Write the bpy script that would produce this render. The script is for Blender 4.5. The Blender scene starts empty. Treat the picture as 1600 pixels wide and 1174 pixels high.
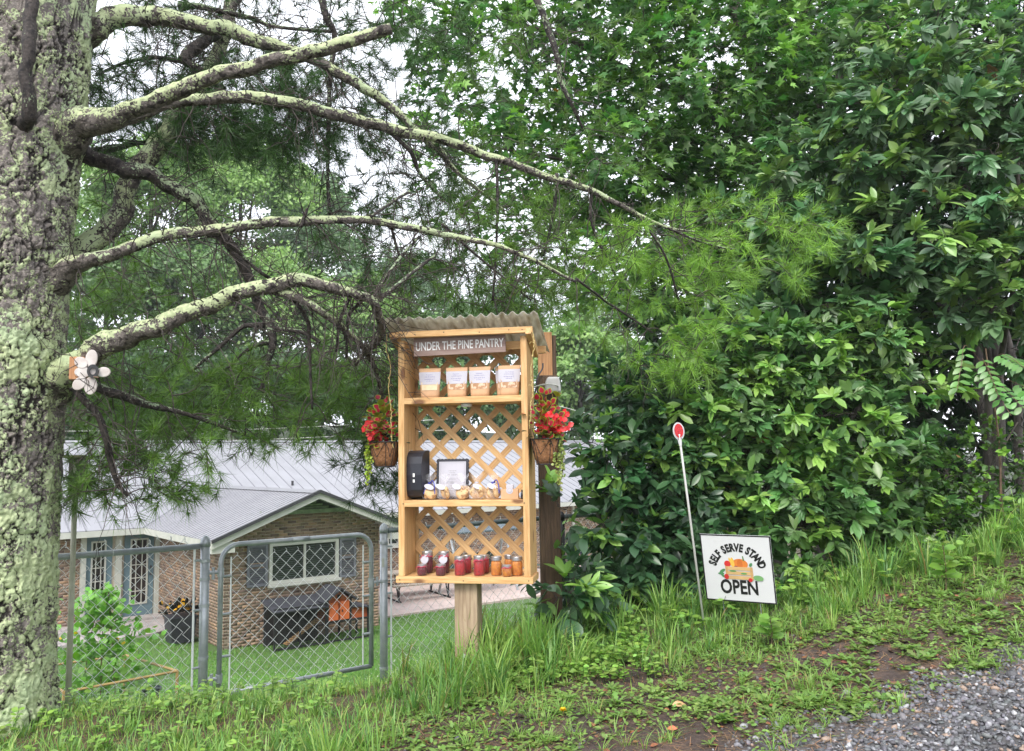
import bpy, math, random
import numpy as np
from mathutils import Vector, Matrix
rng = np.random.default_rng(11)
random.seed(5)
sc = bpy.context.scene
col = sc.collection
# ------------------------------------------------------------------ camera, sky, sun, exposure
FOC, HOR, ROLL = 1300.0, 715.0, 0.016
th = math.atan((HOR-587)/FOC)
CF = np.array([0, math.cos(th), math.sin(th)])
_r0 = np.array([1., 0, 0]); _u0 = np.array([0, -math.sin(th), math.cos(th)])
CR = math.cos(ROLL)*_r0 - math.sin(ROLL)*_u0
CU = math.cos(ROLL)*_u0 + math.sin(ROLL)*_r0
cd = bpy.data.cameras.new('camera'); cam = bpy.data.objects.new('camera', cd); col.objects.link(cam)
cam.matrix_world = Matrix(((CR[0], CU[0], -CF[0], 0), (CR[1], CU[1], -CF[1], 0), (CR[2], CU[2], -CF[2], 0), (0, 0, 0, 1)))
cd.sensor_fit = 'HORIZONTAL'; cd.sensor_width = 36; cd.lens = 36*FOC/1600; cd.clip_start = .05; cd.clip_end = 3000
sc.camera = cam
SUN_EL, SUN_AZ = math.radians(46), math.radians(200)      # azimuth clockwise from +Y: behind the camera, a little left
w = bpy.data.worlds.new('World'); sc.world = w; w.use_nodes = True
nt = w.node_tree; bg = nt.nodes['Background']
sky = nt.nodes.new('ShaderNodeTexSky'); sky.sky_type = 'NISHITA'; sky.sun_disc = False
sky.sun_elevation = SUN_EL; sky.sun_rotation = SUN_AZ; sky.air_density = 1.0; sky.dust_density = 3.0
tc = nt.nodes.new('ShaderNodeTexCoord'); mp = nt.nodes.new('ShaderNodeMapping'); mp.inputs['Scale'].default_value = (1, 1, 2.6)
cn = nt.nodes.new('ShaderNodeTexNoise'); cn.inputs['Scale'].default_value = 2.2; cn.inputs['Detail'].default_value = 6
cr = nt.nodes.new('ShaderNodeValToRGB')
cr.color_ramp.elements[0].position = .3; cr.color_ramp.elements[0].color = (8.2, 8.6, 9.6, 1)
cr.color_ramp.elements[1].position = .7; cr.color_ramp.elements[1].color = (10.8, 11.0, 11.6, 1)
mx = nt.nodes.new('ShaderNodeMix'); mx.data_type = 'RGBA'; mx.inputs[0].default_value = .88
nt.links.new(tc.outputs['Generated'], mp.inputs[0]); nt.links.new(mp.outputs[0], cn.inputs['Vector'])
nt.links.new(cn.outputs['Fac'], cr.inputs[0])
nt.links.new(sky.outputs[0], mx.inputs[6]); nt.links.new(cr.outputs[0], mx.inputs[7]); nt.links.new(mx.outputs[2], bg.inputs[0])
bg.inputs[1].default_value = .1
sl = bpy.data.lights.new('sun', 'SUN'); sun = bpy.data.objects.new('sun', sl); col.objects.link(sun)
sl.energy = 1.5; sl.angle = math.radians(22); sl.color = (1, .96, .9)
sd = Vector((math.sin(SUN_AZ)*math.cos(SUN_EL), math.cos(SUN_AZ)*math.cos(SUN_EL), math.sin(SUN_EL)))
sun.rotation_euler = sd.to_track_quat('Z', 'Y').to_euler()
sc.view_settings.view_transform = 'Standard'; sc.view_settings.look = 'None'
sc.view_settings.gamma = 1; sc.view_settings.use_curve_mapping = False
sc.view_settings.exposure = 1.18
sc.cycles.max_bounces = 6; sc.cycles.transparent_max_bounces = 12; sc.cycles.diffuse_bounces = 3
sc.cycles.glossy_bounces = 3; sc.cycles.transmission_bounces = 6

def ray(x, y): return CF + CR*(x-800)/FOC + CU*(587-y)/FOC
def P(x, y, D): d = ray(x, y); return d*D/d[1]
def Pz(x, y, z): d = ray(x, y); return d*z/d[2]

# ------------------------------------------------------------------ node materials
MATS = {}
def mat(name, c1, c2=None, rough=.6, nscale=8., detail=4., stretch=(1, 1, 1), bump=0., bscale=None, metal=0., attr=False,
        rnd=0., spec=.5, transl=0., alpha=1., coat=0., trans=0., lo=.35, hi=.65, ior=None, glow=False):
    if name in MATS: return MATS[name]
    m = bpy.data.materials.new(name); m.use_nodes = True; t = m.node_tree; N = t.nodes; Lk = t.links
    b = N['Principled BSDF']; out = N['Material Output']
    tcn = N.new('ShaderNodeTexCoord'); mpn = N.new('ShaderNodeMapping'); mpn.inputs['Scale'].default_value = stretch
    Lk.new(tcn.outputs['Object'], mpn.inputs[0])
    oi = N.new('ShaderNodeObjectInfo')
    if rnd:
        sc_ = N.new('ShaderNodeVectorMath'); sc_.operation = 'SCALE'; sc_.inputs[0].default_value = (7.3, 3.1, 5.7)
        Lk.new(oi.outputs['Random'], sc_.inputs['Scale'])
        sc2 = N.new('ShaderNodeVectorMath'); sc2.operation = 'SCALE'; sc2.inputs['Scale'].default_value = 3
        Lk.new(sc_.outputs[0], sc2.inputs[0]); Lk.new(sc2.outputs[0], mpn.inputs['Location'])
    no = N.new('ShaderNodeTexNoise'); no.inputs['Scale'].default_value = nscale; no.inputs['Detail'].default_value = detail
    Lk.new(mpn.outputs[0], no.inputs['Vector'])
    rp = N.new('ShaderNodeMapRange'); rp.inputs[1].default_value = lo; rp.inputs[2].default_value = hi
    Lk.new(no.outputs['Fac'], rp.inputs[0])
    mixn = N.new('ShaderNodeMix'); mixn.data_type = 'RGBA'
    c2 = c2 or tuple(x*.8 for x in c1)
    mixn.inputs[6].default_value = (*c1, 1); mixn.inputs[7].default_value = (*c2, 1)
    Lk.new(rp.outputs[0], mixn.inputs[0]); cur = mixn.outputs[2]
    if attr:
        at = N.new('ShaderNodeAttribute'); at.attribute_name = 'Col'
        mu = N.new('ShaderNodeMix'); mu.data_type = 'RGBA'; mu.blend_type = 'MULTIPLY'; mu.inputs[0].default_value = 1
        Lk.new(cur, mu.inputs[6]); Lk.new(at.outputs['Color'], mu.inputs[7]); cur = mu.outputs[2]
    if rnd:
        mr = N.new('ShaderNodeMapRange'); mr.inputs[3].default_value = 1-rnd; mr.inputs[4].default_value = 1+rnd
        Lk.new(oi.outputs['Random'], mr.inputs[0])
        hs = N.new('ShaderNodeHueSaturation'); Lk.new(mr.outputs[0], hs.inputs['Value']); Lk.new(cur, hs.inputs['Color']); cur = hs.outputs[0]
    Lk.new(cur, b.inputs['Base Color'])
    b.inputs['Roughness'].default_value = rough; b.inputs['Metallic'].default_value = metal
    b.inputs['Specular IOR Level'].default_value = spec
    b.inputs['Coat Weight'].default_value = coat; b.inputs['Coat Roughness'].default_value = .1
    b.inputs['Transmission Weight'].default_value = trans; b.inputs['Alpha'].default_value = alpha
    if ior: b.inputs['IOR'].default_value = ior
    if bump:
        n2 = N.new('ShaderNodeTexNoise'); n2.inputs['Scale'].default_value = bscale or nscale*2; n2.inputs['Detail'].default_value = 5
        Lk.new(mpn.outputs[0], n2.inputs['Vector'])
        bp = N.new('ShaderNodeBump'); bp.inputs['Strength'].default_value = bump; bp.inputs['Distance'].default_value = .01
        Lk.new(n2.outputs['Fac'], bp.inputs['Height']); Lk.new(bp.outputs[0], b.inputs['Normal'])
    if transl:
        tr = N.new('ShaderNodeBsdfTranslucent'); Lk.new(cur, tr.inputs['Color'])
        g = N.new('ShaderNodeHueSaturation'); g.inputs['Value'].default_value = 1.25; g.inputs['Saturation'].default_value = 1.15
        Lk.new(cur, g.inputs['Color']); Lk.new(g.outputs[0], tr.inputs['Color'])
        ms = N.new('ShaderNodeMixShader'); ms.inputs[0].default_value = transl
        Lk.new(b.outputs[0], ms.inputs[1]); Lk.new(tr.outputs[0], ms.inputs[2]); Lk.new(ms.outputs[0], out.inputs[0])
    MATS[name] = m; m['_n'] = 1
    return m

def lumber(name='pine_lumber', c1=(.66, .42, .19), c2=(.52, .29, .11), knot=(.2, .09, .035), kn=1.0, rough=.62, sat=.10):
    if name in MATS: return MATS[name]
    m = mat(name, c1, c2, rough=rough, nscale=9, detail=5, stretch=(.9, 9, 9), bump=.25, bscale=22, rnd=sat, lo=.38, hi=.68)
    t = m.node_tree; N = t.nodes; Lk = t.links; b = N['Principled BSDF']
    src = b.inputs['Base Color'].links[0].from_socket
    tcn = [n for n in N if n.type == 'TEX_COORD'][0]
    oi = [n for n in N if n.type == 'OBJECT_INFO'][0]
    # growth rings: wave stretched along the board, distorted
    mp2 = N.new('ShaderNodeMapping'); mp2.inputs['Scale'].default_value = (1.2, 26, 26)
    Lk.new(tcn.outputs['Object'], mp2.inputs[0])
    sc_ = N.new('ShaderNodeVectorMath'); sc_.operation = 'SCALE'; sc_.inputs[0].default_value = (17, 31, 11)
    Lk.new(oi.outputs['Random'], sc_.inputs['Scale']); Lk.new(sc_.outputs[0], mp2.inputs['Location'])
    nz = N.new('ShaderNodeTexNoise'); nz.inputs['Scale'].default_value = .8; nz.inputs['Detail'].default_value = 2; nz.inputs['Distortion'].default_value = .6
    Lk.new(mp2.outputs[0], nz.inputs['Vector'])
    si = N.new('ShaderNodeMath'); si.operation = 'MULTIPLY'; si.inputs[1].default_value = 40; Lk.new(nz.outputs['Fac'], si.inputs[0])
    s2 = N.new('ShaderNodeMath'); s2.operation = 'SINE'; Lk.new(si.outputs[0], s2.inputs[0])
    s3 = N.new('ShaderNodeMapRange'); s3.inputs[1].default_value = -.2; s3.inputs[2].default_value = 1.2; s3.inputs[4].default_value = .55
    Lk.new(s2.outputs[0], s3.inputs[0])
    mxa = N.new('ShaderNodeMix'); mxa.data_type = 'RGBA'; Lk.new(s3.outputs[0], mxa.inputs[0]); Lk.new(src, mxa.inputs[6])
    mxa.inputs[7].default_value = (c2[0]*.8, c2[1]*.74, c2[2]*.65, 1)
    # knots
    mp3 = N.new('ShaderNodeMapping'); mp3.inputs['Scale'].default_value = (3.0, 6.5, 6.5)
    Lk.new(tcn.outputs['Object'], mp3.inputs[0]); Lk.new(sc_.outputs[0], mp3.inputs['Location'])
    vo = N.new('ShaderNodeTexVoronoi'); vo.inputs['Scale'].default_value = 1.1; Lk.new(mp3.outputs[0], vo.inputs['Vector'])
    kr = N.new('ShaderNodeMapRange'); kr.inputs[1].default_value = .09; kr.inputs[2].default_value = .17; kr.inputs[3].default_value = kn; kr.inputs[4].default_value = 0
    Lk.new(vo.outputs['Distance'], kr.inputs[0])
    mxb = N.new('ShaderNodeMix'); mxb.data_type = 'RGBA'; Lk.new(kr.outputs[0], mxb.inputs[0]); Lk.new(mxa.outputs[2], mxb.inputs[6])
    mxb.inputs[7].default_value = (*knot, 1); Lk.new(mxb.outputs[2], b.inputs['Base Color'])
    return m

def barkmat(name, plate, dark, lichen, amount, useattr):
    m = bpy.data.materials.new(name); m.use_nodes = True; t = m.node_tree; N = t.nodes; Lk = t.links; b = N['Principled BSDF']
    tcn = N.new('ShaderNodeTexCoord')
    def noise(s, d=5, st=(1, 1, 1), dist=0.):
        mpn = N.new('ShaderNodeMapping'); mpn.inputs['Scale'].default_value = st; Lk.new(tcn.outputs['Object'], mpn.inputs[0])
        n = N.new('ShaderNodeTexNoise'); n.inputs['Scale'].default_value = s; n.inputs['Detail'].default_value = d; n.inputs['Distortion'].default_value = dist
        Lk.new(mpn.outputs[0], n.inputs['Vector']); return n.outputs['Fac']
    def rr(x, a, c, o0=0., o1=1.):
        n = N.new('ShaderNodeMapRange'); n.inputs[1].default_value = a; n.inputs[2].default_value = c
        n.inputs[3].default_value = o0; n.inputs[4].default_value = o1; Lk.new(x, n.inputs[0]); return n.outputs[0]
    def mixc(f, a, c):
        n = N.new('ShaderNodeMix'); n.data_type = 'RGBA'; Lk.new(f, n.inputs[0])
        for i, s in ((6, a), (7, c)):
            if isinstance(s, tuple): n.inputs[i].default_value = (*s, 1)
            else: Lk.new(s, n.inputs[i])
        return n.outputs[2]
    def ma(op, a, c):
        n = N.new('ShaderNodeMath'); n.operation = op
        for i, s in ((0, a), (1, c)):
            if isinstance(s, (int, float)): n.inputs[i].default_value = s
            else: Lk.new(s, n.inputs[i])
        return n.outputs[0]
    base = mixc(rr(noise(30, 6), .35, .65), plate, tuple(x*.55 for x in plate))
    base = mixc(rr(noise(90, 3), .5, .75), base, tuple(min(1, x*1.7) for x in plate))
    if useattr:
        at = N.new('ShaderNodeAttribute'); at.attribute_name = 'Col'; crk = at.outputs['Fac']
        base = mixc(rr(crk, .12, .50), dark, base)
    else:
        crk = rr(noise(26, 4, (1, 1, 1), .8), .36, .5); base = mixc(crk, dark, base)
    big = noise(2.6, 3); mid = noise(13, 4, (1, 1, 1), .5); fine = noise(75, 5)
    s = ma('ADD', ma('ADD', ma('MULTIPLY', big, .7), ma('MULTIPLY', mid, .75)), ma('MULTIPLY', fine, .7))
    geo = N.new('ShaderNodeNewGeometry'); sp = N.new('ShaderNodeSeparateXYZ'); Lk.new(geo.outputs['Normal'], sp.inputs[0])
    if not useattr: s = ma('ADD', s, ma('MULTIPLY', sp.outputs['Z'], .16))
    else:
        so = N.new('ShaderNodeSeparateXYZ'); Lk.new(tcn.outputs['Object'], so.inputs[0])
        s = ma('ADD', s, ma('MULTIPLY', rr(so.outputs['Z'], .0, 1.6, 1, 0), .09))
        s = ma('ADD', s, ma('MULTIPLY', sp.outputs['X'], .05))
    lm = rr(s, 1.17-amount, 1.20-amount)
    lm = ma('MULTIPLY', lm, rr(crk, .12, .34))
    lc = mixc(rr(noise(38, 3), .4, .6), lichen, tuple(x*.72 for x in lichen))
    lc = mixc(rr(noise(5, 2), .5, .7), lc, (lichen[0]*.9, lichen[1]*.95, lichen[2]*1.0))
    fin = mixc(lm, base, lc); Lk.new(fin, b.inputs['Base Color'])
    b.inputs['Roughness'].default_value = .72; b.inputs['Specular IOR Level'].default_value = .35
    bp = N.new('ShaderNodeBump'); bp.inputs['Strength'].default_value = .8; bp.inputs['Distance'].default_value = .008
    h = ma('ADD', ma('MULTIPLY', fine, .9), ma('MULTIPLY', lm, .45)); h = ma('ADD', h, ma('MULTIPLY', noise(22, 5), .8))
    Lk.new(h, bp.inputs['Height']); Lk.new(bp.outputs[0], b.inputs['Normal'])
    return m

# ------------------------------------------------------------------ mesh helpers
def meshnp(name, V, Fs, colr=None, smooth=False):
    V = np.asarray(V, np.float32).reshape(-1, 3)
    me = bpy.data.meshes.new(name)
    Fs = [np.asarray(f, np.int32) for f in Fs if len(f)]
    me.vertices.add(len(V)); me.vertices.foreach_set('co', V.ravel())
    nl = sum(f.size for f in Fs); nf = sum(len(f) for f in Fs)
    me.loops.add(nl); me.polygons.add(nf)
    me.loops.foreach_set('vertex_index', np.concatenate([f.ravel() for f in Fs]))
    st = []; o = 0
    for f in Fs:
        st.append(o+np.arange(len(f))*f.shape[1]); o += f.size
    me.polygons.foreach_set('loop_start', np.concatenate(st).astype(np.int32))
    me.update(calc_edges=True)
    if smooth: me.polygons.foreach_set('use_smooth', np.ones(nf, bool))
    if colr is not None:
        ca = me.color_attributes.new('Col', 'FLOAT_COLOR', 'POINT')
        c4 = np.ones((len(V), 4), np.float32); c4[:, :3] = np.asarray(colr, np.float32).reshape(-1, 3); ca.data.foreach_set('color', c4.ravel())
    return me

def link(name, me, m=None, parent=None, loc=None, rot=None, kind=None, label=None, bevel=0):
    o = bpy.data.objects.new(name, me); col.objects.link(o)
    if m is not None and me is not None and len(me.materials) == 0: me.materials.append(m)
    if parent is not None: o.parent = parent
    if loc is not None: o.location = loc
    if rot is not None: o.rotation_euler = rot
    if kind: o['kind'] = kind
    if label: o['label'] = label
    if bevel:
        bv = o.modifiers.new('bevel', 'BEVEL'); bv.width = bevel; bv.segments = 2; bv.limit_method = 'ANGLE'
    return o

def empty(name, loc, rz, label, cat, group=None, rot=None):
    o = bpy.data.objects.new(name, None); col.objects.link(o); o.location = loc; o.empty_display_size = .1
    o.rotation_euler = rot if rot else (0, 0, rz)
    o['label'] = label; o['category'] = cat
    if group: o['group'] = group
    return o
def tag(o, label, cat, group=None):
    o['label'] = label; o['category'] = cat
    if group: o['group'] = group
    return o

class MB:
    def __init__(s): s.V = []; s.F = []; s.n = 0
    def add(s, V, F):
        V = np.asarray(V, float); s.V.append(V); s.F += [tuple(int(i)+s.n for i in f) for f in F]; s.n += len(V); return s
    def box(s, c, d, R=None):
        v = np.array([[x, y, z] for x in (-.5, .5) for y in (-.5, .5) for z in (-.5, .5)])*np.array(d)
        if R is not None: v = v@np.array(R).T
        return s.add(v+np.array(c), [(0, 1, 3, 2), (4, 6, 7, 5), (0, 4, 5, 1), (2, 3, 7, 6), (0, 2, 6, 4), (1, 5, 7, 3)])
    def tube(s, pts, r, n=8, cap=True):
        V, F = tube(pts, r, n); s.add(V, F)
        if cap:
            k = len(V); s.F.append(tuple(s.n-k+i for i in range(n))[::-1]); s.F.append(tuple(s.n-n+i for i in range(n)))
        return s
    def lathe(s, prof, n=20, c=(0, 0, 0)):
        a = np.arange(n)*2*math.pi/n
        V = []
        for r, z in prof: V += [[r*math.cos(t)+c[0], r*math.sin(t)+c[1], z+c[2]] for t in a]
        F = [(i*n+j, i*n+(j+1) % n, (i+1)*n+(j+1) % n, (i+1)*n+j) for i in range(len(prof)-1) for j in range(n)]
        F.append(tuple(range(n))[::-1]); F.append(tuple((len(prof)-1)*n+j for j in range(n)))
        return s.add(V, F)
    def prism(s, poly, thick, M=None):
        """poly in XZ plane, extruded along +Y by thick"""
        k = len(poly); V = np.array([[x, 0, z] for x, z in poly]+[[x, thick, z] for x, z in poly])
        if M is not None: V = V@np.array(M)[:3, :3].T+np.array(M)[:3, 3]
        F = [tuple(range(k)), tuple(range(k, 2*k))[::-1]]+[((i+1) % k, i, i+k, (i+1) % k+k) for i in range(k)]
        return s.add(V, F)
    def poly(s, pts): return s.add(pts, [tuple(range(len(pts)))])
    def mesh(s, name, smooth=False):
        me = bpy.data.meshes.new(name); me.from_pydata(np.concatenate(s.V).tolist(), [], s.F); me.update()
        if smooth: me.polygons.foreach_set('use_smooth', [True]*len(me.polygons))
        return me
    def obj(s, name, m, parent=None, smooth=False, **k): return link(name, s.mesh(name, smooth), m, parent, **k)

def tube(pts, r, n=8):
    pts = np.asarray(pts, float); k = len(pts); r = np.broadcast_to(np.asarray(r, float), (k,))
    T = np.gradient(pts, axis=0); T /= np.linalg.norm(T, axis=1, keepdims=True)+1e-12
    ref = np.array([0, 0, 1.]) if abs(T[0][2]) < .9 else np.array([1., 0, 0])
    A = np.cross(T[0], ref); A /= np.linalg.norm(A); V = np.empty((k, n, 3)); a = np.arange(n)*2*math.pi/n
    for i in range(k):
        A = A-T[i]*(A@T[i]); A /= np.linalg.norm(A)+1e-12; B = np.cross(T[i], A)
        V[i] = pts[i]+r[i]*(np.cos(a)[:, None]*A+np.sin(a)[:, None]*B)
    i, j = np.meshgrid(np.arange(k-1), np.arange(n), indexing='ij')
    F = np.stack([i*n+j, i*n+(j+1) % n, (i+1)*n+(j+1) % n, (i+1)*n+j], -1).reshape(-1, 4)
    return V.reshape(-1, 3), F
def smooth_path(pts, sub=6):
    """Catmull-Rom"""
    p = np.asarray(pts, float); p = np.vstack([2*p[0]-p[1], p, 2*p[-1]-p[-2]]); out = []
    for i in range(1, len(p)-2):
        for t in np.linspace(0, 1, sub, endpoint=False):
            a, b, c, d = p[i-1], p[i], p[i+1], p[i+2]
            out.append(.5*((2*b)+(-a+c)*t+(2*a-5*b+4*c-d)*t*t+(-a+3*b-3*c+d)*t**3))
    out.append(p[-2]); return np.array(out)

def vnoise(p, seed=0):
    p = np.asarray(p, float); i = np.floor(p).astype(np.int64); f = p-i; f = f*f*(3-2*f)
    def h(a):
        n = (a[..., 0]*73856093 ^ a[..., 1]*19349663 ^ a[..., 2]*83492791 ^ (seed*2654435)) & 0x7fffffff
        n = (n*1103515245+12345) & 0x7fffffff; n = ((n >> 7)*1103515245+n) & 0x7fffffff; return (n % 65536)/65536.
    r = 0
    for dx in (0, 1):
        for dy in (0, 1):
            for dz in (0, 1):
                wt = (f[..., 0] if dx else 1-f[..., 0])*(f[..., 1] if dy else 1-f[..., 1])*(f[..., 2] if dz else 1-f[..., 2])
                r = r+wt*h(i+np.array([dx, dy, dz]))
    return r
def fbm(p, o=4, seed=0):
    p = np.asarray(p, float); s = 0; a = .5
    for k in range(o): s = s+a*vnoise(p*2**k, seed+k); a *= .5
    return s/(1-.5**o)

def unit(v): return v/(np.linalg.norm(v, axis=-1, keepdims=True)+1e-12)

def leaves(T, F, p, ax, nm, size, width=1., colr=None, curl=0.):
    """instances of a leaf template as arrays. T: x along, y across, z normal"""
    p = np.asarray(p, float); N = len(p); ax = unit(ax); nm = nm-ax*(nm*ax).sum(1, keepdims=True); nm = unit(nm); sd_ = np.cross(nm, ax)
    size = np.broadcast_to(size, (N,))[:, None, None]; width = np.broadcast_to(width, (N,))[:, None, None]
    V = p[:, None]+size*(T[None, :, 0:1]*ax[:, None]+T[None, :, 1:2]*width*sd_[:, None]+T[None, :, 2:3]*nm[:, None])
    Fo = [(np.asarray(f)[None]+np.arange(N)[:, None, None]*len(T)).reshape(-1, len(f[0])) for f in F]
    C = None if colr is None else np.repeat(colr, len(T), axis=0)
    return V.reshape(-1, 3), Fo, C

class LB:
    """collects arrays of leaves/twigs"""
    def __init__(s): s.V = []; s.F = {}; s.C = []; s.n = 0
    def add(s, V, Fs, C):
        for f in Fs: s.F.setdefault(f.shape[1], []).append(f+s.n)
        s.V.append(V); s.C.append(C if C is not None else np.ones_like(V)); s.n += len(V)
    def obj(s, name, m, parent=None, origin=(0, 0, 0), smooth=False, **k):
        V = np.concatenate(s.V)-np.array(origin)
        me = meshnp(name, V, [np.concatenate(v) for v in s.F.values()], np.concatenate(s.C), smooth)
        return link(name, me, m, parent, **k)

def leaf_template(ws, cup=.12, droop=.15, lobes=None):
    """ws: half widths at even stations"""
    k = len(ws); V = []; F4 = []; F3 = []
    xs = np.linspace(0, 1, k)
    for i, wv in enumerate(ws):
        z = -droop*xs[i]**2
        if wv == 0: V.append([xs[i], 0, z])
        else: V += [[xs[i], wv, z+cup*wv*1.6], [xs[i], 0, z], [xs[i], -wv, z+cup*wv*1.6]]
    idx = 0; rows = []
    for wv in ws:
        if wv == 0: rows.append((idx,)); idx += 1
        else: rows.append((idx, idx+1, idx+2)); idx += 3
    for a, b in zip(rows[:-1], rows[1:]):
        if len(a) == 1: F3 += [(a[0], b[1], b[0]), (a[0], b[2], b[1])]
        elif len(b) == 1: F3 += [(a[0], a[1], b[0]), (a[1], a[2], b[0])]
        else: F4 += [(a[0], a[1], b[1], b[0]), (a[1], a[2], b[2], b[1])]
    return np.array(V), [F for F in (F4, F3) if F]
OV, OVF = leaf_template([0, .17, .27, .30, .2, 0])             # obovate
LA, LAF = leaf_template([0, .13, .17, .13, 0])                 # lanceolate
RD, RDF = leaf_template([0, .36, .44, .30, 0], cup=.1)         # round
def lobed():
    V = [OV*np.array([1, .8, 1])]; F = [[], []]; n = len(OV)
    for s in (-1, 1):
        c, q = math.cos(s*.62), math.sin(s*.62); M = OV*.66; V.append(np.stack([M[:, 0]*c-M[:, 1]*.75*q+.22, M[:, 0]*q+M[:, 1]*.75*c, M[:, 2]-.01], -1))
    for k in range(3):
        for i, fs in enumerate(OVF): F[i] += [tuple(a+k*n for a in f) for f in fs]
    return np.concatenate(V), F
SL, SLF = lobed()
DIA = np.array([[0, 0, 0], [.5, .38, .06], [1, 0, -.1], [.5, -.38, .06]]); DIAF = [[(0, 1, 2, 3)]]
def star_leaf():
    ang = [(-150, .28), (-112, .62), (-80, .36), (-52, .85), (-24, .42), (0, 1.0), (24, .42), (52, .85), (80, .36), (112, .62), (150, .28)]
    V = [[.33, 0, .03]]
    for a, r in ang:
        t = math.radians(a); V.append([.33+r*.62*math.cos(t), r*.62*math.sin(t), -.07*r])
    k = len(ang); F = [(0, i+1, i+2) for i in range(k-1)]+[(0, k, 1)]
    return np.array(V), [F]
MP, MPF = star_leaf()
def toothed():
    xs = np.linspace(0, 1, 8); V = [[0, 0, 0]]; up = []; dn = []
    prof = [.03, .10, .07, .17, .10, .22, .16, .0]
    for i in range(1, 8):
        V += [[xs[i]+(.04 if i % 2 else 0), prof[i], .03-.25*xs[i]**2+.2*xs[i]], [xs[i]+(.04 if i % 2 else 0), -prof[i], .03-.25*xs[i]**2+.2*xs[i]]]
    F3 = [(0, 2, 1)]; F4 = [(2*i-1, 2*i, 2*i+2, 2*i+1) for i in range(1, 7)]
    return np.array(V), [F4, F3]
TO, TOF = toothed()

def tint(n, base, var=.2, hue=.12, light=None, plight=0.):
    c = np.array(base)[None]*(1+rng.uniform(-var, var, (n, 1)))*(1+rng.uniform(-hue, hue, (n, 3)))
    if light is not None:
        k = rng.random(n) < plight; c[k] = np.array(light)*(1+rng.uniform(-var, var, (k.sum(), 1)))
    return c

LEAF = mat('leaf', (1, 1, 1), (.82, .86, .8), rough=.42, nscale=3, attr=True, transl=.33, spec=.5)
LEAFG = mat('glossy_leaf', (1, 1, 1), (.84, .88, .82), rough=.36, nscale=9, attr=True, transl=.26, spec=.62)
NEED = mat('pine_needle', (1, 1, 1), (.85, .9, .8), rough=.45, nscale=3, attr=True, transl=.3, spec=.4)
GRASS = mat('grass_blade', (1, 1, 1), (.85, .9, .8), rough=.42, nscale=4, attr=True, transl=.36, spec=.45)
TWIG = mat('twig_bark', (.075, .06, .05), (.035, .028, .024), rough=.8, nscale=30)
TWIGB = mat('brown_twig', (.20, .13, .08), (.1, .06, .04), rough=.7, nscale=30)
BARK = mat('grey_bark', (.12, .10, .085), (.05, .042, .036), rough=.85, nscale=9, stretch=(3, 3, .8), bump=.8, bscale=18)

# ------------------------------------------------------------------ terrain
def yc(x): return 4.75+.85*np.clip((x+.95)/1.05, 0, 1)+.16*np.maximum(x, 0)+.03*np.maximum(x, 0)**2*.3
def hgt(x, y):
    x = np.asarray(x, float); y = np.asarray(y, float)
    xc = np.clip(x, -9, 7); c = yc(xc); yy = np.minimum(y, c)
    near = -1.30+.055*xc+.022*np.maximum(xc, 0)**2*np.where(xc > 0, 1, 0)+.04*(np.clip(yy, -2, 20)-4)
    s = np.maximum(y-c, 0)
    drop = np.where(s < .5, .35*s*s, .0875+.35*(s-.5)); drop = np.where(s > 3.2, .0875+.35*2.7+.17*(s-3.2), drop)
    z = near-drop
    fl = -3.985; z = np.where(z < fl+.3, np.where(z > fl-.3, fl+(z-fl+.3)**2/1.2, fl), z)
    hill = np.clip(y-44, 0, 22)
    z = z+.30*hill*np.clip(1-(x+10)/90, .35, 1)
    z = z+.22*np.clip(-x-26, 0, 60)*np.clip((y-8)/20, 0, 1)
    return z
def Gp(px, py, d0=2.5, d1=60):
    """point where the ray through a pixel of the photograph meets the ground"""
    d = ray(px, py); d = d/d[1]; t = np.linspace(d0, d1, 6000); z = d[2]*t; g = hgt(d[0]*t, t)
    k = np.argmax(z < g); return np.array([d[0]*t[k], t[k], g[k]])
def front(x):   # front edge of the tall grass
    return np.interp(x, [-6, -3, -.9, -.5, 0, .6, 1.5, 2.6, 4, 7], [2.2, 2.6, 3.3, 4.35, 4.72, 5.0, 5.12, 5.75, 6.3, 7.2])
def road(x): return np.interp(x, [-8, -2, .6, .95, 2.65, 8], [.2, 2.0, 3.25, 3.62, 4.42, 7.3])

gx = np.concatenate([-np.geomspace(400, 5.2, 60), np.arange(-5, 6, .045), np.geomspace(6.1, 400, 60)])
gy = np.concatenate([-np.geomspace(300, .3, 30), np.arange(0, 2.6, .2), np.arange(2.6, 7.6, .045), np.arange(7.6, 26, .3), np.geomspace(26, 500, 60)])
X, Y = np.meshgrid(gx, gy)
Z = hgt(X, Y); det = np.exp(-np.maximum(np.hypot(X, Y-5)-5, 0)/4)
Z = Z+det*((fbm(np.stack([X*3, Y*3, X*0], -1), 4, 3)-.5)*.07+(fbm(np.stack([X*14, Y*14, X*0], -1), 3, 9)-.5)*.034)
i, j = np.meshgrid(np.arange(len(gy)-1), np.arange(len(gx)-1), indexing='ij'); w_ = len(gx)
F = np.stack([i*w_+j, i*w_+j+1, (i+1)*w_+j+1, (i+1)*w_+j], -1).reshape(-1, 4)
n1 = fbm(np.stack([X*1.7, Y*1.7, X*0+3], -1), 4, 21)
soil = np.array([.066, .046, .038]); lawn = np.array([.09, .17, .04]); duff = np.array([.05, .07, .03]); grit = np.array([.10, .098, .10])
C = np.empty(X.shape+(3,)); C[:] = soil
k2 = (fbm(np.stack([X*9, Y*9, X*0], -1), 3, 5) > .52)[..., None]; C = np.where(k2, np.array([.10, .066, .05]), C)
tallw = np.clip((Y-front(X)+.2)/.35, 0, 1)[..., None]; C = C*(1-tallw)+tallw*np.array([.085, .07, .035])
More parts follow.
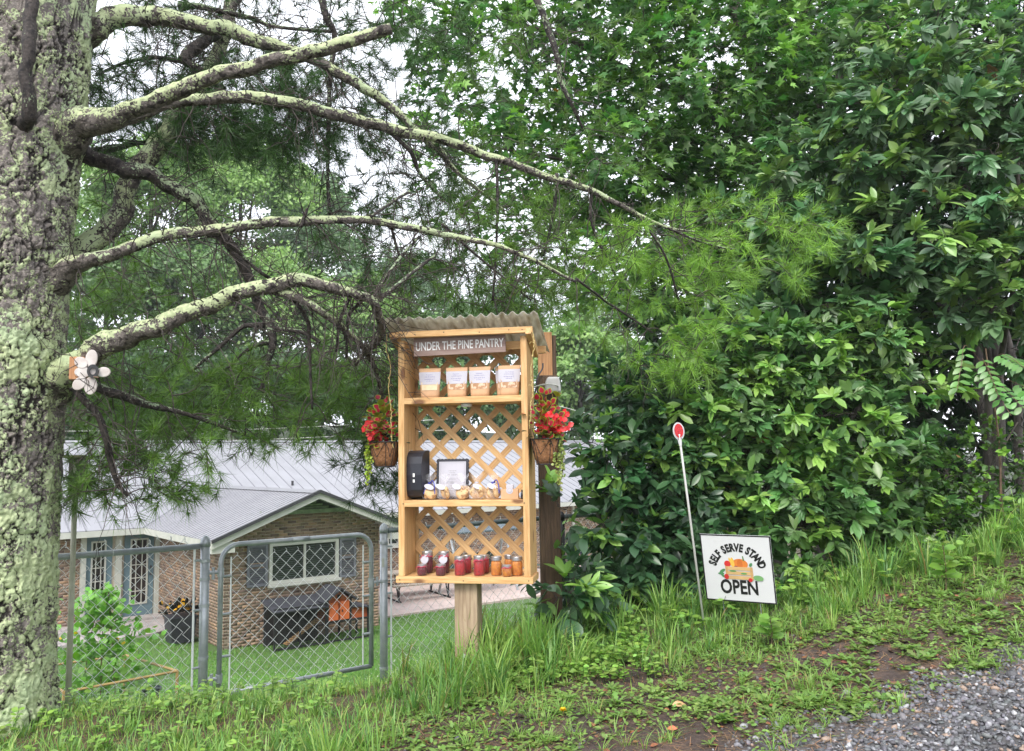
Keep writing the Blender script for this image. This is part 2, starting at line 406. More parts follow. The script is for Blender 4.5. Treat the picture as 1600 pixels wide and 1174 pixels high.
lw = np.clip((Y-yc(X)-.3)/.4, 0, 1)*np.clip((8-X)/2+np.clip((Y-12)/4, 0, 1)*0, 0, 1); C = C*(1-lw[..., None])+lw[..., None]*lawn*(.8+.5*n1[..., None])
fw = np.clip((Y-40)/4, 0, 1)[..., None]; C = C*(1-fw)+fw*duff*.8
rw = np.clip((road(X)-Y)/.25+(n1-.5)*2.5, 0, 1)[..., None]; C = C*(1-rw)+rw*grit
GROUND = mat('soil', (1, 1, 1), (.62, .6, .6), rough=.85, nscale=60, detail=6, attr=True, bump=1., bscale=70)
g = link('ground', meshnp('ground', np.stack([X, Y, Z], -1), [F], C.reshape(-1, 3), True), GROUND, kind='structure')
def gz(x, y):
    z = hgt(x, y); det = np.exp(-np.maximum(np.hypot(x, y-5)-5, 0)/4)
    q = np.stack([np.asarray(x, float), np.asarray(y, float), np.asarray(x, float)*0], -1)
    return z+det*((fbm(q*[3, 3, 1], 4, 3)-.5)*.07+(fbm(q*[14, 14, 1], 3, 9)-.5)*.034)
# ------------------------------------------------------------------ HOUSE
HA = .667; HC = np.array([-6.242, 18.188, -3.985]); HL, HS, HE, HM, HO, HER, HW = 3.739, 4.96, 2.36, .396, .66, .505, 5.879
hu = np.array([math.cos(HA), math.sin(HA), 0]); hv = np.array([-math.sin(HA), math.cos(HA), 0])
def h2w(u, v, z): return HC+hu*u+hv*v+np.array([0, 0, z])
def pix_v(px, py, v):
    """local (u,z) where the ray of a photo pixel meets the house plane v"""
    d = ray(px, py); t = (v+HC@hv)/(d@hv); p = d*t-HC; return p@hu, p[2]
house = empty('brick_house', tuple(HC), HA, 'low brick ranch house with white metal roof and gabled wing below the bank', 'house')
BRICKM = mat('brick', (.30, .20, .14), (.21, .15, .105), rough=.85, nscale=3, attr=True, bump=.3, bscale=60, rnd=.18)
MORT = mat('mortar', (.50, .42, .33), (.40, .34, .27), rough=.95, nscale=12, bump=.3)
WHITE = mat('white_trim', (.50, .50, .45), (.43, .44, .39), rough=.55, nscale=4)
CREAM = mat('cream_soffit', (.5, .49, .38), (.42, .42, .33), rough=.6, nscale=3)
ROOFM = mat('white_metal_roof', (.28, .28, .305), (.24, .24, .26), rough=.38, nscale=1.2, detail=6, metal=.0, spec=.5)
DARKT = mat('charcoal_metal', (.05, .05, .055), rough=.4, nscale=3)
GLASSD = mat('dark_window_glass', (.012, .015, .016), (.02, .024, .024), rough=.06, nscale=2, spec=.8)
SHUT = mat('grey_shutter', (.16, .165, .19), (.13, .135, .155), rough=.55, nscale=6)
TEAL = mat('blue_grey_door', (.13, .20, .235), (.10, .16, .19), rough=.5, nscale=4)
CONC = mat('concrete', (.42, .38, .37), (.3, .27, .26), rough=.85, nscale=5, detail=8, bump=.3, bscale=40)
bricks = []   # (u,v,z, along_u?, wallname)
walls = {}
def wallobj(name, u0, v0, du, dv, L, top, th=.1):
    """wall slab whose outer face is 6 mm behind the brick faces; du,dv = direction; outward normal = (dv,-du)"""
    nx, ny = dv, -du; m = MB(); pts = []
    pl = [(0, -.3), (L, -.3)]+[(s, z) for s, z in top[::-1]]
    k = len(pl); f = [[u0+du*s-nx*.006, v0+dv*s-ny*.006, z] for s, z in pl]; b = [[u0+du*s-nx*th, v0+dv*s-ny*th, z] for s, z in pl]
    m.add(f+b, [tuple(range(k)), tuple(range(k, 2*k))[::-1]]+[((q+1) % k, q, q+k, (q+1) % k+k) for q in range(k)])
    w = m.obj(name, MORT, house); walls[id(w)] = w; return w
def lay(w, u0, v0, du, dv, L, ztop, holes=()):
    nx, ny = dv, -du; ch = .0677; pitch = .203; z = .0; c = 0
    while True:
        zc = z+ch/2
        s = -(pitch/2)*(c % 2)
        while s < L:
            a, b2 = max(s, 0), min(s+.193, L)
            if b2-a > .04:
                mid = (a+b2)/2
                if zc+ch/2 <= ztop(mid):
                    segs = [(a, b2)]
                    for (h0, h1, z0, z1) in holes:
                        if z0-.01 < zc < z1+.01:
                            segs = [q for (x, y) in segs for q in ((x, min(y, h0)), (max(x, h1), y)) if q[1]-q[0] > .03]
                    for x, y in segs:
                        m_ = (x+y)/2; bricks.append((u0+du*m_-nx*.012, v0+dv*m_-ny*.012, zc, math.atan2(dv, du), y-x, w))
            s += pitch
        z += ch; c += 1
        if z > 4.2 or z > max(ztop(q) for q in (0, L/2, L)): break
gz_top = 2.62
def gable(s): return min(HE+HM*(min(s, HL-s)+HER)-.22, 3.0)
wf = wallobj('front_wall', 0, 0, 1, 0, HL, [(0, 2.38), (.95, 2.80), (HL-.95, 2.80), (HL, 2.38)])
WU0, WU1, WZ0, WZ1 = .977, 2.653, 1.268, 2.167
lay(wf, 0, 0, 1, 0, HL, lambda s: min(gable(s)+.12, 2.78), [(WU0-.02, WU1+.02, WZ0-.12, WZ1+.05)])
ws_ = wallobj('side_wall', 0, HS, 0, -1, HS, [(0, 2.36), (HS, 2.36)])
lay(ws_, 0, HS, 0, -1, HS, lambda s: 2.36)
D0u, _ = pix_v(125, 900, HS); D1u, _ = pix_v(247, 900, HS)
wm = wallobj('back_wall', -9, HS, 1, 0, 9, [(0, 2.36), (9, 2.36)])
lay(wm, -9, HS, 1, 0, 9, lambda s: 2.36, [(9+D0u, 9.5, -.1, 2.3)])
UR = 24.
wr = wallobj('right_wall', HL, HS, 1, 0, UR-HL, [(0, 2.36), (UR-HL, 2.36)])
RW0, rz1 = pix_v(603, 822, HS); RW1, rz0 = pix_v(624, 852, HS)
lay(wr, HL, HS, 1, 0, UR-HL, lambda s: 2.36, [(RW0-HL, RW1-HL, rz0, rz1)])
bricks.sort(key=lambda b: np.linalg.norm(h2w(b[0], b[1], b[2])-h2w(0, 0, 1.2)) + (3 if b[2] < .3 else 0) + (5 if b[5] is wm or b[5] is wr else 0))
def bcol(n):
    c = np.array([1, 1, 1.])*(1+rng.uniform(-.22, .22)); r = rng.random()
    if r < .15: c = c*np.array([1.25, 1.15, 1.0])
    elif r < .3: c = c*np.array([.62, .62, .72])
    return np.tile(c, (n, 1))
vari = []
for k in range(14):
    m = MB(); m.box((0, 0, 0), (.193, .024, .057)); v = np.concatenate(m.V)
    me = meshnp('brick', v, [np.array(m.F)], bcol(8)); me.materials.append(BRICKM); vari.append(me)
full = [b for b in bricks if b[4] > .18][:300]; fs = set(id(b) for b in full)
for b in full:
    o = link('brick', vari[rng.integers(14)], None, b[5]); o.location = (b[0], b[1], b[2]); o.rotation_euler = (0, 0, b[3]); o.scale = (b[4]/.193, 1, 1)
rest = {}
for b in bricks:
    if id(b) not in fs: rest.setdefault(b[5].name, []).append(b)
for wn, bl in rest.items():
    bb = np.array([b[:5] for b in bl], float); N = len(bb)
    base = np.array([[x, y, z] for x in (-.5, .5) for y in (-.5, .5) for z in (-.5, .5)])*[1, .024, .057]
    f = np.array([(0, 4, 5, 1), (2, 3, 7, 6), (0, 2, 6, 4), (1, 5, 7, 3), (0, 1, 3, 2), (4, 6, 7, 5)])
    x = base[None, :, 0]*bb[:, 4:5]; y = base[None, :, 1]; c, s = np.cos(bb[:, 3:4]), np.sin(bb[:, 3:4])
    V = np.stack([bb[:, 0:1]+x*c-y*s, bb[:, 1:2]+x*s+y*c, bb[:, 2:3]+base[None, :, 2]+0*x], -1)
    cc = np.repeat(np.array([bcol(1)[0] for _ in range(N)]), 8, 0)
    link('bricks', meshnp('bricks', V.reshape(-1, 3), [(f[None]+8*np.arange(N)[:, None, None]).reshape(-1, 4)], cc), BRICKM, bl[0][5], kind='stuff')
# window in the gable wall
def window(u0, u1, z0, z1, v, mull=True, name='window', fr=.07, blinds=True):
    m = MB()
    for c, d in ((((u0+u1)/2, v, z1-fr/2), (u1-u0, .09, fr)), (((u0+u1)/2, v, z0+fr/2), (u1-u0, .09, fr)),
                 ((u0+fr/2, v, (z0+z1)/2), (fr, .088, z1-z0-2*fr)), ((u1-fr/2, v, (z0+z1)/2), (fr, .088, z1-z0-2*fr))): m.box(c, d)
    wn = m.obj(name, WHITE, house)
    if mull: MB().box(((u0+u1)/2, v, (z0+z1)/2), (.05, .07, z1-z0-2*fr)).obj('mullion', WHITE, wn)
    MB().box(((u0+u1)/2, v-.065, z0-.03), (u1-u0+.06, .14, .055)).obj('sill', WHITE, wn)
    xs = [u0+fr, (u0+u1)/2-.025, (u0+u1)/2+.025, u1-fr] if mull else [u0+fr, u1-fr]
    for a, b in zip(xs[::2], xs[1::2]):
        MB().box(((a+b)/2, v+.02, (z0+z1)/2), (b-a, .006, z1-z0-2*fr)).obj('pane', GLASSD, wn)
        if blinds:
            bm_ = MB(); z = z0+fr+.03
            while z < z1-fr: bm_.box(((a+b)/2, v+.0125, z), (b-a-.01, .004, .012)); z += .045
            bm_.obj('blind', mat('blind', (.05, .06, .06), rough=.5), wn)
    return wn
window(WU0, WU1, WZ0, WZ1, -.02)
for a, b in ((WU0-.50, WU0-.03), (WU1+.03, WU1+.46)):
    z0, z1 = WZ0-.02, WZ1+.0; m = MB()
    for zz in (z0+.03, z1-.03, (z0+z1)/2): m.box(((a+b)/2, -.03, zz), (b-a, .035, .06))
    for uu in (a+.03, b-.03): m.box((uu, -.031, (z0+z1)/2), (.06, .035, z1-z0))
    s = m.obj('shutter', SHUT, house)
    z = z0+.08
    lv = MB().box((0, 0, 0), (b-a-.12, .012, .04), Matrix.Rotation(.6, 3, 'X')).mesh('louvre'); lv.materials.append(SHUT)
    while z < z1-.06:
        if abs(z-(z0+z1)/2) > .05: link('louvre', lv, None, s, loc=((a+b)/2, -.025, z))
        z += .042
# doors
dz0, dz1 = .12, 2.22
Q = [pix_v(x, 900, HS)[0] for x in (125, 131, 174, 180, 187, 193, 239, 247)]
jm = MB()
for uu, wd in ((Q[0]+.05, .12), ((Q[3]+Q[4])/2, Q[4]-Q[3]+.04), (Q[7]-.04, .12)): jm.box((uu, HS-.02, (dz0+dz1)/2), (wd, .16, dz1-dz0+.1))
jm.box(((Q[0]+Q[7])/2, HS-.021, dz1+.06), (Q[7]-Q[0]+.1, .16, .1))
dfr = jm.obj('door_frame', WHITE, house)
def door(u0, u1, cols_, knobs, nm):
    st = .14; m = MB(); z0, z1 = dz0, dz1+.0
    for c, d in (((u0+st/2, HS, (z0+z1)/2), (st, .05, z1-z0)), ((u1-st/2, HS, (z0+z1)/2), (st, .05, z1-z0)),
                 (((u0+u1)/2, HS, z1-.08), (u1-u0-2*st, .05, .16)), (((u0+u1)/2, HS, z0+.14), (u1-u0-2*st, .05, .28))): m.box(c, d)
    d_ = m.obj(nm, TEAL, house); a, b, c0, c1 = u0+st, u1-st, z0+.28, z1-.16
    MB().box(((a+b)/2, HS-.012, (c0+c1)/2), (b-a, .006, c1-c0)).obj('pane', mat('dim_door_glass', (.035, .026, .024), (.015, .014, .014), rough=.1, nscale=2.5), d_)
    mm = MB()
    for c, d in (((a+.02, HS-.03, (c0+c1)/2), (.04, .03, c1-c0)), ((b-.02, HS-.03, (c0+c1)/2), (.04, .03, c1-c0)),
                 (((a+b)/2, HS-.03, c0+.02), (b-a-.08, .03, .04)), (((a+b)/2, HS-.03, c1-.02), (b-a-.08, .03, .04))): mm.box(c, d)
    mm.obj('glass_frame', WHITE, d_)
    for q in range(1, cols_): MB().box((a+(b-a)*q/cols_, HS-.02, (c0+c1)/2), (.022, .02, c1-c0-.08)).obj('muntin', WHITE, d_)
    for q in range(1, 5): MB().box(((a+b)/2, HS-.0205, c0+(c1-c0)*q/5), (b-a-.08, .02, .022)).obj('muntin', WHITE, d_)
    if knobs:
        for zz in (1.02, 1.2): MB().lathe([(.03, 0), (.035, .02), (.02, .05)], 10).obj('knob', DARKT, d_, loc=(u1-.07, HS-.03, zz+z0), rot=(math.pi/2, 0, 0))
door(Q[1], Q[2], 3, False, 'door'); door(Q[5], Q[6], 3, True, 'door')
MB().box(((Q[4]+Q[7])/2, HS-.28, .05), (Q[7]-Q[4]+.25, .5, .14)).obj('door_step', CONC, house, bevel=.01)
window(RW0, RW1, rz0, rz1, HS-.02, mull=False, blinds=False)
# roofs: sheets, ribs, trims
pitch = math.atan(HM); b_ = HL/2+HER
zp = HE+HM*b_
def slab(m, pts, th=.03):
    p = np.array(pts, float); n = np.cross(p[1]-p[0], p[2]-p[0]); n /= np.linalg.norm(n); n = n if n[2] > 0 else -n; k = len(p)
    m.add(np.vstack([p+n*.004, p-n*th]), [tuple(range(k)), tuple(range(k, 2*k))[::-1]]+[((q+1) % k, q, q+k, (q+1) % k+k) for q in range(k)]); return m
RU0, RU1 = -9.6, UR+.5; v0 = HS-HER
rm = MB(); slab(rm, [(RU0, v0, HE), (RU1, v0, HE), (RU1, v0+HW, HE+HM*HW), (RU0, v0+HW, HE+HM*HW)])
slab(rm, [(RU0, v0+2*HW, HE), (RU0, v0+HW, HE+HM*HW), (RU1, v0+HW, HE+HM*HW), (RU1, v0+2*HW, HE)])
main = rm.obj('main_roof', ROOFM, house)
wg = MB(); slab(wg, [(-HER, -HO, HE), (-HER, v0, HE), (HL/2, v0+b_, zp), (HL/2, -HO, zp)]); slab(wg, [(HL+HER, -HO, HE), (HL/2, -HO, zp), (HL/2, v0+b_, zp), (HL+HER, v0, HE)])
wing = wg.obj('wing_roof', mat('grey_metal_roof', (.31, .31, .33), (.26, .26, .285), rough=.35, nscale=1.5, detail=6), house)
def rib(p0, p1, parent, m_):
    p0 = np.array(p0, float); p1 = np.array(p1, float); d = p1-p0; L = np.linalg.norm(d); d /= L
    up = np.array([0, 0, 1.]); s = np.cross(d, up); s /= np.linalg.norm(s); n = np.cross(s, d)
    a = [(-.02, .002), (-.008, .02), (.008, .02), (.02, .002)]
    V = [p+s*x+n*z for p in (p0, p1) for x, z in a]
    MB().add(V, [(0, 1, 5, 4), (1, 2, 6, 5), (2, 3, 7, 6), (3, 2, 1, 0), (4, 5, 6, 7)]).obj('rib', m_, parent)
RIBM = mat('roof_rib', (.19, .19, .21), rough=.4); RIBG = mat('roof_rib_grey', (.20, .20, .22), rough=.4)
u = -9.4
while u < RU1:
    vs = v0-.01
    if -HER < u < HL+HER: vs = v0+min(u+HER, HL+HER-u)
    rib((u, vs, HE+HM*(vs-v0)), (u, v0+HW, HE+HM*HW), main, RIBM); u += .36
v = -HO+.08
while v < v0+b_:
    us = -HER if v < v0 else -HER+(v-v0)
    rib((HL/2, v, zp), (us, v, HE+HM*(us+HER)), wing, RIBG); rib((HL/2, v, zp), (HL-us, v, HE+HM*(us+HER)), wing, RIBG); v += .2
for pa, pb, par in (((RU0, v0+HW, HE+HM*HW+.02), (RU1, v0+HW, HE+HM*HW+.02), main), ((HL/2, -HO, zp+.02), (HL/2, v0+b_, zp+.02), wing)):
    pa, pb = np.array(pa), np.array(pb); d = unit(pb-pa); s = np.array([d[1], -d[0], 0]); V = []
    for p in (pa, pb): V += [p+s*.16-[0, 0, .16*HM-.012], p+[0, 0, .012], p-s*.16-[0, 0, .16*HM-.012]]
    MB().add(V, [(0, 1, 4, 3), (1, 2, 5, 4)]).obj('ridge_cap', ROOFM, par)
    dm = MB(); L = np.linalg.norm(pb-pa); q = .1     # closure marks under the cap
# valleys
for sgn in (0, 1):
    fx = (lambda x: x) if sgn == 0 else (lambda x: HL-x)
    a = np.array([fx(-HER), v0, HE+.012]); b2 = np.array([HL/2, v0+b_, zp+.012]); d = unit(b2-a)
    MB().tube([a, b2], .018, 5).obj('valley_trim', RIBG, wing)
def board(m, a, b, hgt_, th, down=True):
    a = np.array(a, float); b = np.array(b, float); d = unit(b-a); s = np.cross(d, [0, 0, 1.]); s = unit(s)*th; dn = np.array([0, 0, -hgt_])
    V = [a, b, b+dn, a+dn, a+s, b+s, b+dn+s, a+dn+s]
    m.add(V, [(0, 1, 2, 3), (7, 6, 5, 4), (0, 4, 5, 1), (1, 5, 6, 2), (2, 6, 7, 3), (3, 7, 4, 0)]); return m
# rakes of the wing
for s in (-1, 1):
    e0 = (HL/2+s*(HL/2+HER), -HO-.002, HE-.005); pk = (HL/2, -HO-.002, zp-.005)
    board(MB(), e0, pk, .16, .03*(-s)).obj('rake_board', WHITE, wing)
    e1 = (e0[0]+s*.02, -HO-.04, HE+.03); p1 = (HL/2, -HO-.04, zp+.035); board(MB(), e1, p1, .07, .05*(-s)).obj('rake_trim', DARKT, wing)
    # soffit return box at the eave and underside
    MB().box((HL/2+s*(HL/2+HER/2), -HO/2, HE-.15), (HER-.02, HO-.04, .22)).obj('soffit_return', WHITE, wing)
    # underside of the rake overhang
    m = MB(); m.poly([(HL/2+s*(HL/2), -HO, HE+HM*HER-.10), (HL/2, -HO, zp-.10), (HL/2, 0, zp-.10), (HL/2+s*(HL/2), 0, HE+HM*HER-.10)]); m.obj('rake_soffit', WHITE, wing)
# gable vent: frieze board + louvres
GRN = mat('green_grey_louvre', (.30, .36, .24), (.2, .25, .16), rough=.7, nscale=8)
MB().box((HL/2, -.05, 2.83), (HL-1.5, .06, .09)).obj('frieze_board', GRN, house)
gb = MB(); gb.add([(.75, .01, 2.76), (HL-.75, .01, 2.76), (HL/2, .01, zp-.1)], [(0, 1, 2)]).obj('gable_panel', mat('dark_panel', (.05, .06, .04), rough=.8), house)
z = 2.91
while z < zp-.2:
    hw = (zp-.14-z)/HM-.1
    if hw > .05: MB().box((HL/2, -.03, z), (2*hw, .012, .05), Matrix.Rotation(.5, 3, 'X')).obj('louvre', GRN, house)
    z += .062
# eaves: fascia/gutter and soffit
board(MB(), (RU0, v0-.005, HE-.01), (-HER, v0-.005, HE-.01), .15, -.03).obj('fascia', WHITE, main)
board(MB(), (HL+HER, v0-.005, HE-.01), (RU1, v0-.005, HE-.01), .15, -.03).obj('fascia', WHITE, main)
board(MB(), (-HER-.005, v0, HE-.01), (-HER-.005, -HO, HE-.01), .15, -.03).obj('fascia', WHITE, wing)
MB().box(((RU0-HER)/2, v0+HER/2, HE-.12), (-HER-RU0, HER, .02)).obj('soffit', CREAM, main)
MB().box((-HER/2, (v0-HO)/2+.2, HE-.12), (HER-.02, v0+HO-.4, .02)).obj('soffit', CREAM, wing)
MB().box((D0u/2-.2, HS-.035, HE-.02), (-D0u+1.2, .03, .2)).obj('frieze_board', CREAM, house)
MB().box((RU1/2+HL/2, v0+HER/2, HE-.12), (RU1-HL-HER, HER, .02)).obj('soffit', CREAM, main)
for uu, vv in ((-9.02, HS+5.5), (UR+.02, HS+5.5)):   # end gables, closed walls
    MB().add([(uu, HS, -.2), (uu, HS+2*(HW-HER), -.2), (uu, HS+2*(HW-HER), 2.36), (uu, HS+HW-HER, HE+HM*HW-.06), (uu, HS, 2.36)], [(0, 1, 2, 3, 4)]).obj('end_wall', MORT, house)
MB().box((3.9, HS-.05, 1.3), (.07, .07, 2.2)).obj('downspout', WHITE, house)
_c = pix_v(895, 850, HS)[0]; MB().box((_c, HS-.05, 1.2), (.1, .08, 2.3)).obj('downspout', WHITE, house)
# roof vent pipe
uu, zz = pix_v(457, 757, v0+2.2); MB().tube([(uu, v0+2.2, HE+HM*2.2-.05), (uu, v0+2.2, HE+HM*2.2+.14)], .04, 8).obj('vent_pipe', DARKT, main)
# patios
def slabworld(name, pts, z0, z1):
    m = MB(); k = len(pts); m.add([(x, y, z1) for x, y in pts]+[(x, y, z0) for x, y in pts], [tuple(range(k)), tuple(range(k, 2*k))[::-1]]+[(q, q+k, (q+1) % k+k, (q+1) % k) for q in range(k)])
    return m.obj(name, CONC, None, kind='structure')
def hxy(u, v): p = h2w(u, v, 0); return (p[0], p[1])
slabworld('patio', [hxy(-5.2, HS-.01), hxy(-5.2, 2.6), hxy(-.75, 2.6), hxy(-.02, HS-1.9), hxy(-.02, HS-.01)], -4.3, -3.93)
PINKC = mat('pink_concrete', (.50, .40, .36), (.42, .33, .30), rough=.85, nscale=4, detail=7)
ps = slabworld('paved_terrace', [hxy(HL+.02, HS-.01), hxy(HL+.02, .75), hxy(13.5, .3), hxy(15.5, HS-.01)], -4.3, -3.93); ps.data.materials[0] = PINKC
# planter by the door
PLM = mat('dark_planter', (.035, .037, .05), (.022, .023, .03), rough=.5, nscale=6)
pb = Pz(281, 1002, -3.95); e = empty('square_planter', (pb[0], pb[1], -3.955), HA, 'dark square planter of black and yellow flowers beside the doors', 'planter')
MB().add([(x*s_, y*s_, z_) for z_, s_ in ((0, .24), (.55, .28)) for x, y in ((-1, -1), (1, -1), (1, 1), (-1, 1))], [(3, 2, 1, 0), (0, 1, 5, 4), (1, 2, 6, 5), (2, 3, 7, 6), (3, 0, 4, 7), (4, 5, 6, 7)]).obj('pot', PLM, e, bevel=.015)
MB().box((0, 0, .55), (.60, .60, .05)).obj('rim', PLM, e, bevel=.01)
lb = LB(); n = 260; p = rng.normal(0, 1, (n, 3))*[.15, .15, .07]+[0, 0, .68]; p[:, 2] = np.maximum(p[:, 2], .65)
lb.add(*leaves(OV, OVF, p, unit(p-[0, 0, .5]), rng.normal(0, .5, (n, 3))+[0, 0, 1], rng.uniform(.08, .15, n), 1., tint(n, (.012, .014, .012), .4)))
lb.obj('foliage', LEAF, e, kind='stuff')
lb = LB(); n = 34; p = rng.normal(0, 1, (n, 3))*[.15, .15, .04]+[0, -.05, .78]
lb.add(*leaves(RD, RDF, p, rng.normal(0, 1, (n, 3)), rng.normal(0, .5, (n, 3))+[0, -.5, 1], rng.uniform(.07, .11, n), 1., tint(n, (.8, .42, .02), .15, .05)))
lb.obj('yellow_petals', LEAF, e, kind='stuff')
# chicken coop
ORG = mat('orange_wood', (.50, .115, .03), (.38, .08, .022), rough=.6, nscale=5, stretch=(1, 1, .3), rnd=.1)
BLK = mat('black_frame', (.012, .012, .014), (.02, .02, .022), rough=.5)
FELT = mat('black_roof_felt', (.045, .047, .058), (.03, .031, .038), rough=.7, nscale=12)
c0 = Pz(415, 1012, -3.95)-hv*.42; c1 = Pz(563, 990, -3.95)-hv*.42; cd_ = c1-c0; CLn = np.linalg.norm(cd_[:2])
e = empty('chicken_coop', (c0[0], c0[1], -3.965), math.atan2(cd_[1], cd_[0]), 'orange and black wooden chicken coop with gabled roof and wire run against the gable wall', 'chicken coop')
k = CLn/2.35; dp = .60
def bx(c, d): return MB().box([q*k for q in c], [q*k for q in d])
fm = MB(); hR, hH, hN = .92, 1.02, .70
for x in (.02, .62, 1.26): 
    for y in (0, dp): fm.box((x*k, y, hR*k/2), (.04*k, .04, hR*k))
for z in (.02, hR-.02):
    for y in (0, dp): fm.box((.64*k, y, z*k), (1.2*k, .038, .04*k))
for x in (1.28, 1.86): 
    for y in (0, dp): fm.box((x*k, y, hH*k/2), (.042*k, .042, hH*k))
for x in (2.32,):
    for y in (0, dp): fm.box((x*k, y, .38*k), (.04*k, .04, .76*k))
for z in (.03, .47): fm.box((1.57*k, 0, z*k), (.54*k, .036, .04*k)); fm.box((2.09*k, 0, z*k), (.42*k, .036, .04*k))
fm.obj('frame', BLK, e)
wm_ = MB()
for x in np.arange(.04, 1.26, .035): wm_.box((x*k, 0, hR*k/2), (.008, .004, hR*k-.05))
for z in np.arange(.05, hR, .04): wm_.box((.64*k, -.001, z*k), (1.2*k, .004, .008))
wm_.obj('wire_mesh', BLK, e)
MB().box((.64*k, dp-.02, .45*k), (1.2*k, .012, .84*k)).obj('shade_backing', mat('painted_shade', (.018, .016, .016), rough=.8), e)  # black sheet added so the inside of the run reads as shade
slab(MB(), [(-.05*k, -.12, (hR-.06)*k), (1.27*k, -.12, (hR-.06)*k), (1.27*k, dp+.08, (hR+.12)*k), (-.05*k, dp+.08, (hR+.12)*k)], .025).obj('run_roof', FELT, e)
MB().box((.78*k, .25, .3*k), (.95*k, .22, .02), Matrix.Rotation(-.55, 3, 'Y')).obj('ramp', lumber(), e)
body = MB().box((1.57*k, dp/2+.012, .72*k), (.55*k, dp-.05, .48*k)); body.obj('hutch_wall', ORG, e)
MB().prism([(1.27*k, .96*k), (1.87*k, .96*k), (1.57*k, 1.17*k)], dp-.03, Matrix.Translation((0, .015, 0))).obj('gable', ORG, e)
MB().lathe([(.045, 0), (.045, .01)], 14).obj('vent_hole', BLK, e, loc=(1.57*k, .012, 1.03*k), rot=(math.pi/2, 0, 0))
for x in (1.43, 1.71):
    d_ = MB().box((x*k, -.015, .71*k), (.23*k, .02, .42*k)).obj('hutch_door', ORG, e, bevel=.004)
    MB().box(((x+(.07 if x < 1.5 else -.07))*k, -.032, .71*k), (.02, .02, .05)).obj('latch', BLK, d_)
for s in (-1, 1): slab(MB(), [(1.57*k, -.14, 1.25*k), ((1.57+s*.44)*k, -.14, .95*k), ((1.57+s*.44)*k, dp+.1, .95*k), (1.57*k, dp+.1, 1.25*k)], .03).obj('hutch_roof', FELT, e)
MB().box((2.09*k, dp/2, .6*k), (.44*k, dp-.05, .26*k)).obj('nest_box', ORG, e, bevel=.004)
slab(MB(), [(1.88*k, -.08, .80*k), (2.38*k, -.08, .73*k), (2.38*k, dp+.05, .73*k), (1.88*k, dp+.05, .80*k)], .025).obj('nest_roof', FELT, e)
# picnic table on the terrace
tp = Pz(648, 935, -3.93); e = empty('picnic_table', (tp[0], tp[1]+.2, -3.928), HA-.15, 'picnic table with weathered board top and black metal legs on the terrace', 'table')
for y in (-.28, -.14, 0, .14, .28): MB().box((0, y, .74), (1.9, .13, .035)).obj('board', lumber('weathered_lumber', (.36, .30, .24), (.26, .21, .17)), e)
for y in (-.62, .62): MB().box((0, y, .45), (1.9, .26, .04)).obj('bench', MATS['weathered_lumber'], e)
for x in (-.75, .75):
    m = MB()
    for a, b in (((x, -.3, .72), (x, -.62, .0)), ((x, .3, .72), (x, .62, 0)), ((x, -.7, .42), (x, .7, .42)), ((x, -.75, .02), (x, .75, .02)), ((x, -.62, .02), (x, -.62, .43)), ((x, .62, .02), (x, .62, .43))): m.tube([a, b], .022, 6)
    m.obj('leg_frame', BLK, e)
# light metal framed swing seen through the lattice
sp_ = Pz(745, 935, -3.93); e = empty('garden_swing', (sp_[0], sp_[1]+1.2, -3.928), HA, 'light metal framed garden swing with dark canopy on the terrace, seen through the lattice', 'swing')
GALV0 = mat('pale_metal', (.5, .52, .54), rough=.4, metal=.6)
for x in (-1.0, 1.0):
    m = MB(); m.tube([(x, -.6, 0), (x, 0, 1.75), (x, .6, 0)], .035, 8); m.obj('frame', GALV0, e)
MB().tube([(-1.05, 0, 1.75), (1.05, 0, 1.75)], .035, 8).obj('beam', GALV0, e)
MB().box((0, 0, 1.85), (2.3, 1.1, .06), Matrix.Rotation(.1, 3, 'X')).obj('canopy', mat('blue_grey_canvas', (.10, .13, .15), rough=.8), e, bevel=.02)
MB().box((0, 0, .55), (1.7, .5, .1)).obj('seat', mat('green_cushion', (.04, .06, .045), rough=.9), e, bevel=.03)
MB().box((0, .25, .85), (1.7, .1, .5)).obj('backrest', MATS['green_cushion'], e, bevel=.03)
for x in (-.85, .85): MB().tube([(x, 0, .55), (x, 0, 1.75)], .012, 5).obj('hanger', GALV0, e)
# hose coil hanging by the wall and a blue tarp
hp = P(890, 872, 11.5); e_ = MB()
for q in range(7):
    a = np.linspace(0, 2*math.pi, 26); r1, r2 = .16+.012*q*rng.uniform(.6, 1.3), .30+.02*rng.uniform(-1, 1)
    e_.tube(np.stack([r1*np.cos(a)+rng.normal(0, .01), .02*q-.07+0*a, r2*np.sin(a)*1.0-.05*np.abs(np.cos(a))], -1), .011, 6)
o = e_.obj('hose_coil', mat('dark_hose', (.05, .055, .10), rough=.4), smooth=True, loc=tuple(hp)); tag(o, 'dark blue hose coiled and hung up beyond the wooden utility post', 'hose')
hg = float(hgt(hp[0], hp[1])); 
e2 = empty('hose_post', (hp[0], hp[1]+.12, hg), 0, 'short wooden post the dark hose coil hangs on', 'post'); MB().box((0, 0, (hp[2]+.35-hg)/2), (.09, .09, hp[2]+.35-hg)).obj('post', MATS['weathered_lumber'], e2); MB().tube([(0, -.04, hp[2]+.27-hg), (0, -.16, hp[2]+.27-hg)], .01, 6).obj('hook', BLK, e2)
tp = Pz(906, 899, -3.5); 
n = 14; xs, ys = np.meshgrid(np.linspace(-.55, .55, n), np.linspace(-.4, .4, n)); zs = .25+.12*fbm(np.stack([xs*4, ys*4, xs*0], -1), 3, 8)-.5*np.maximum(np.hypot(xs, ys)-.35, 0)
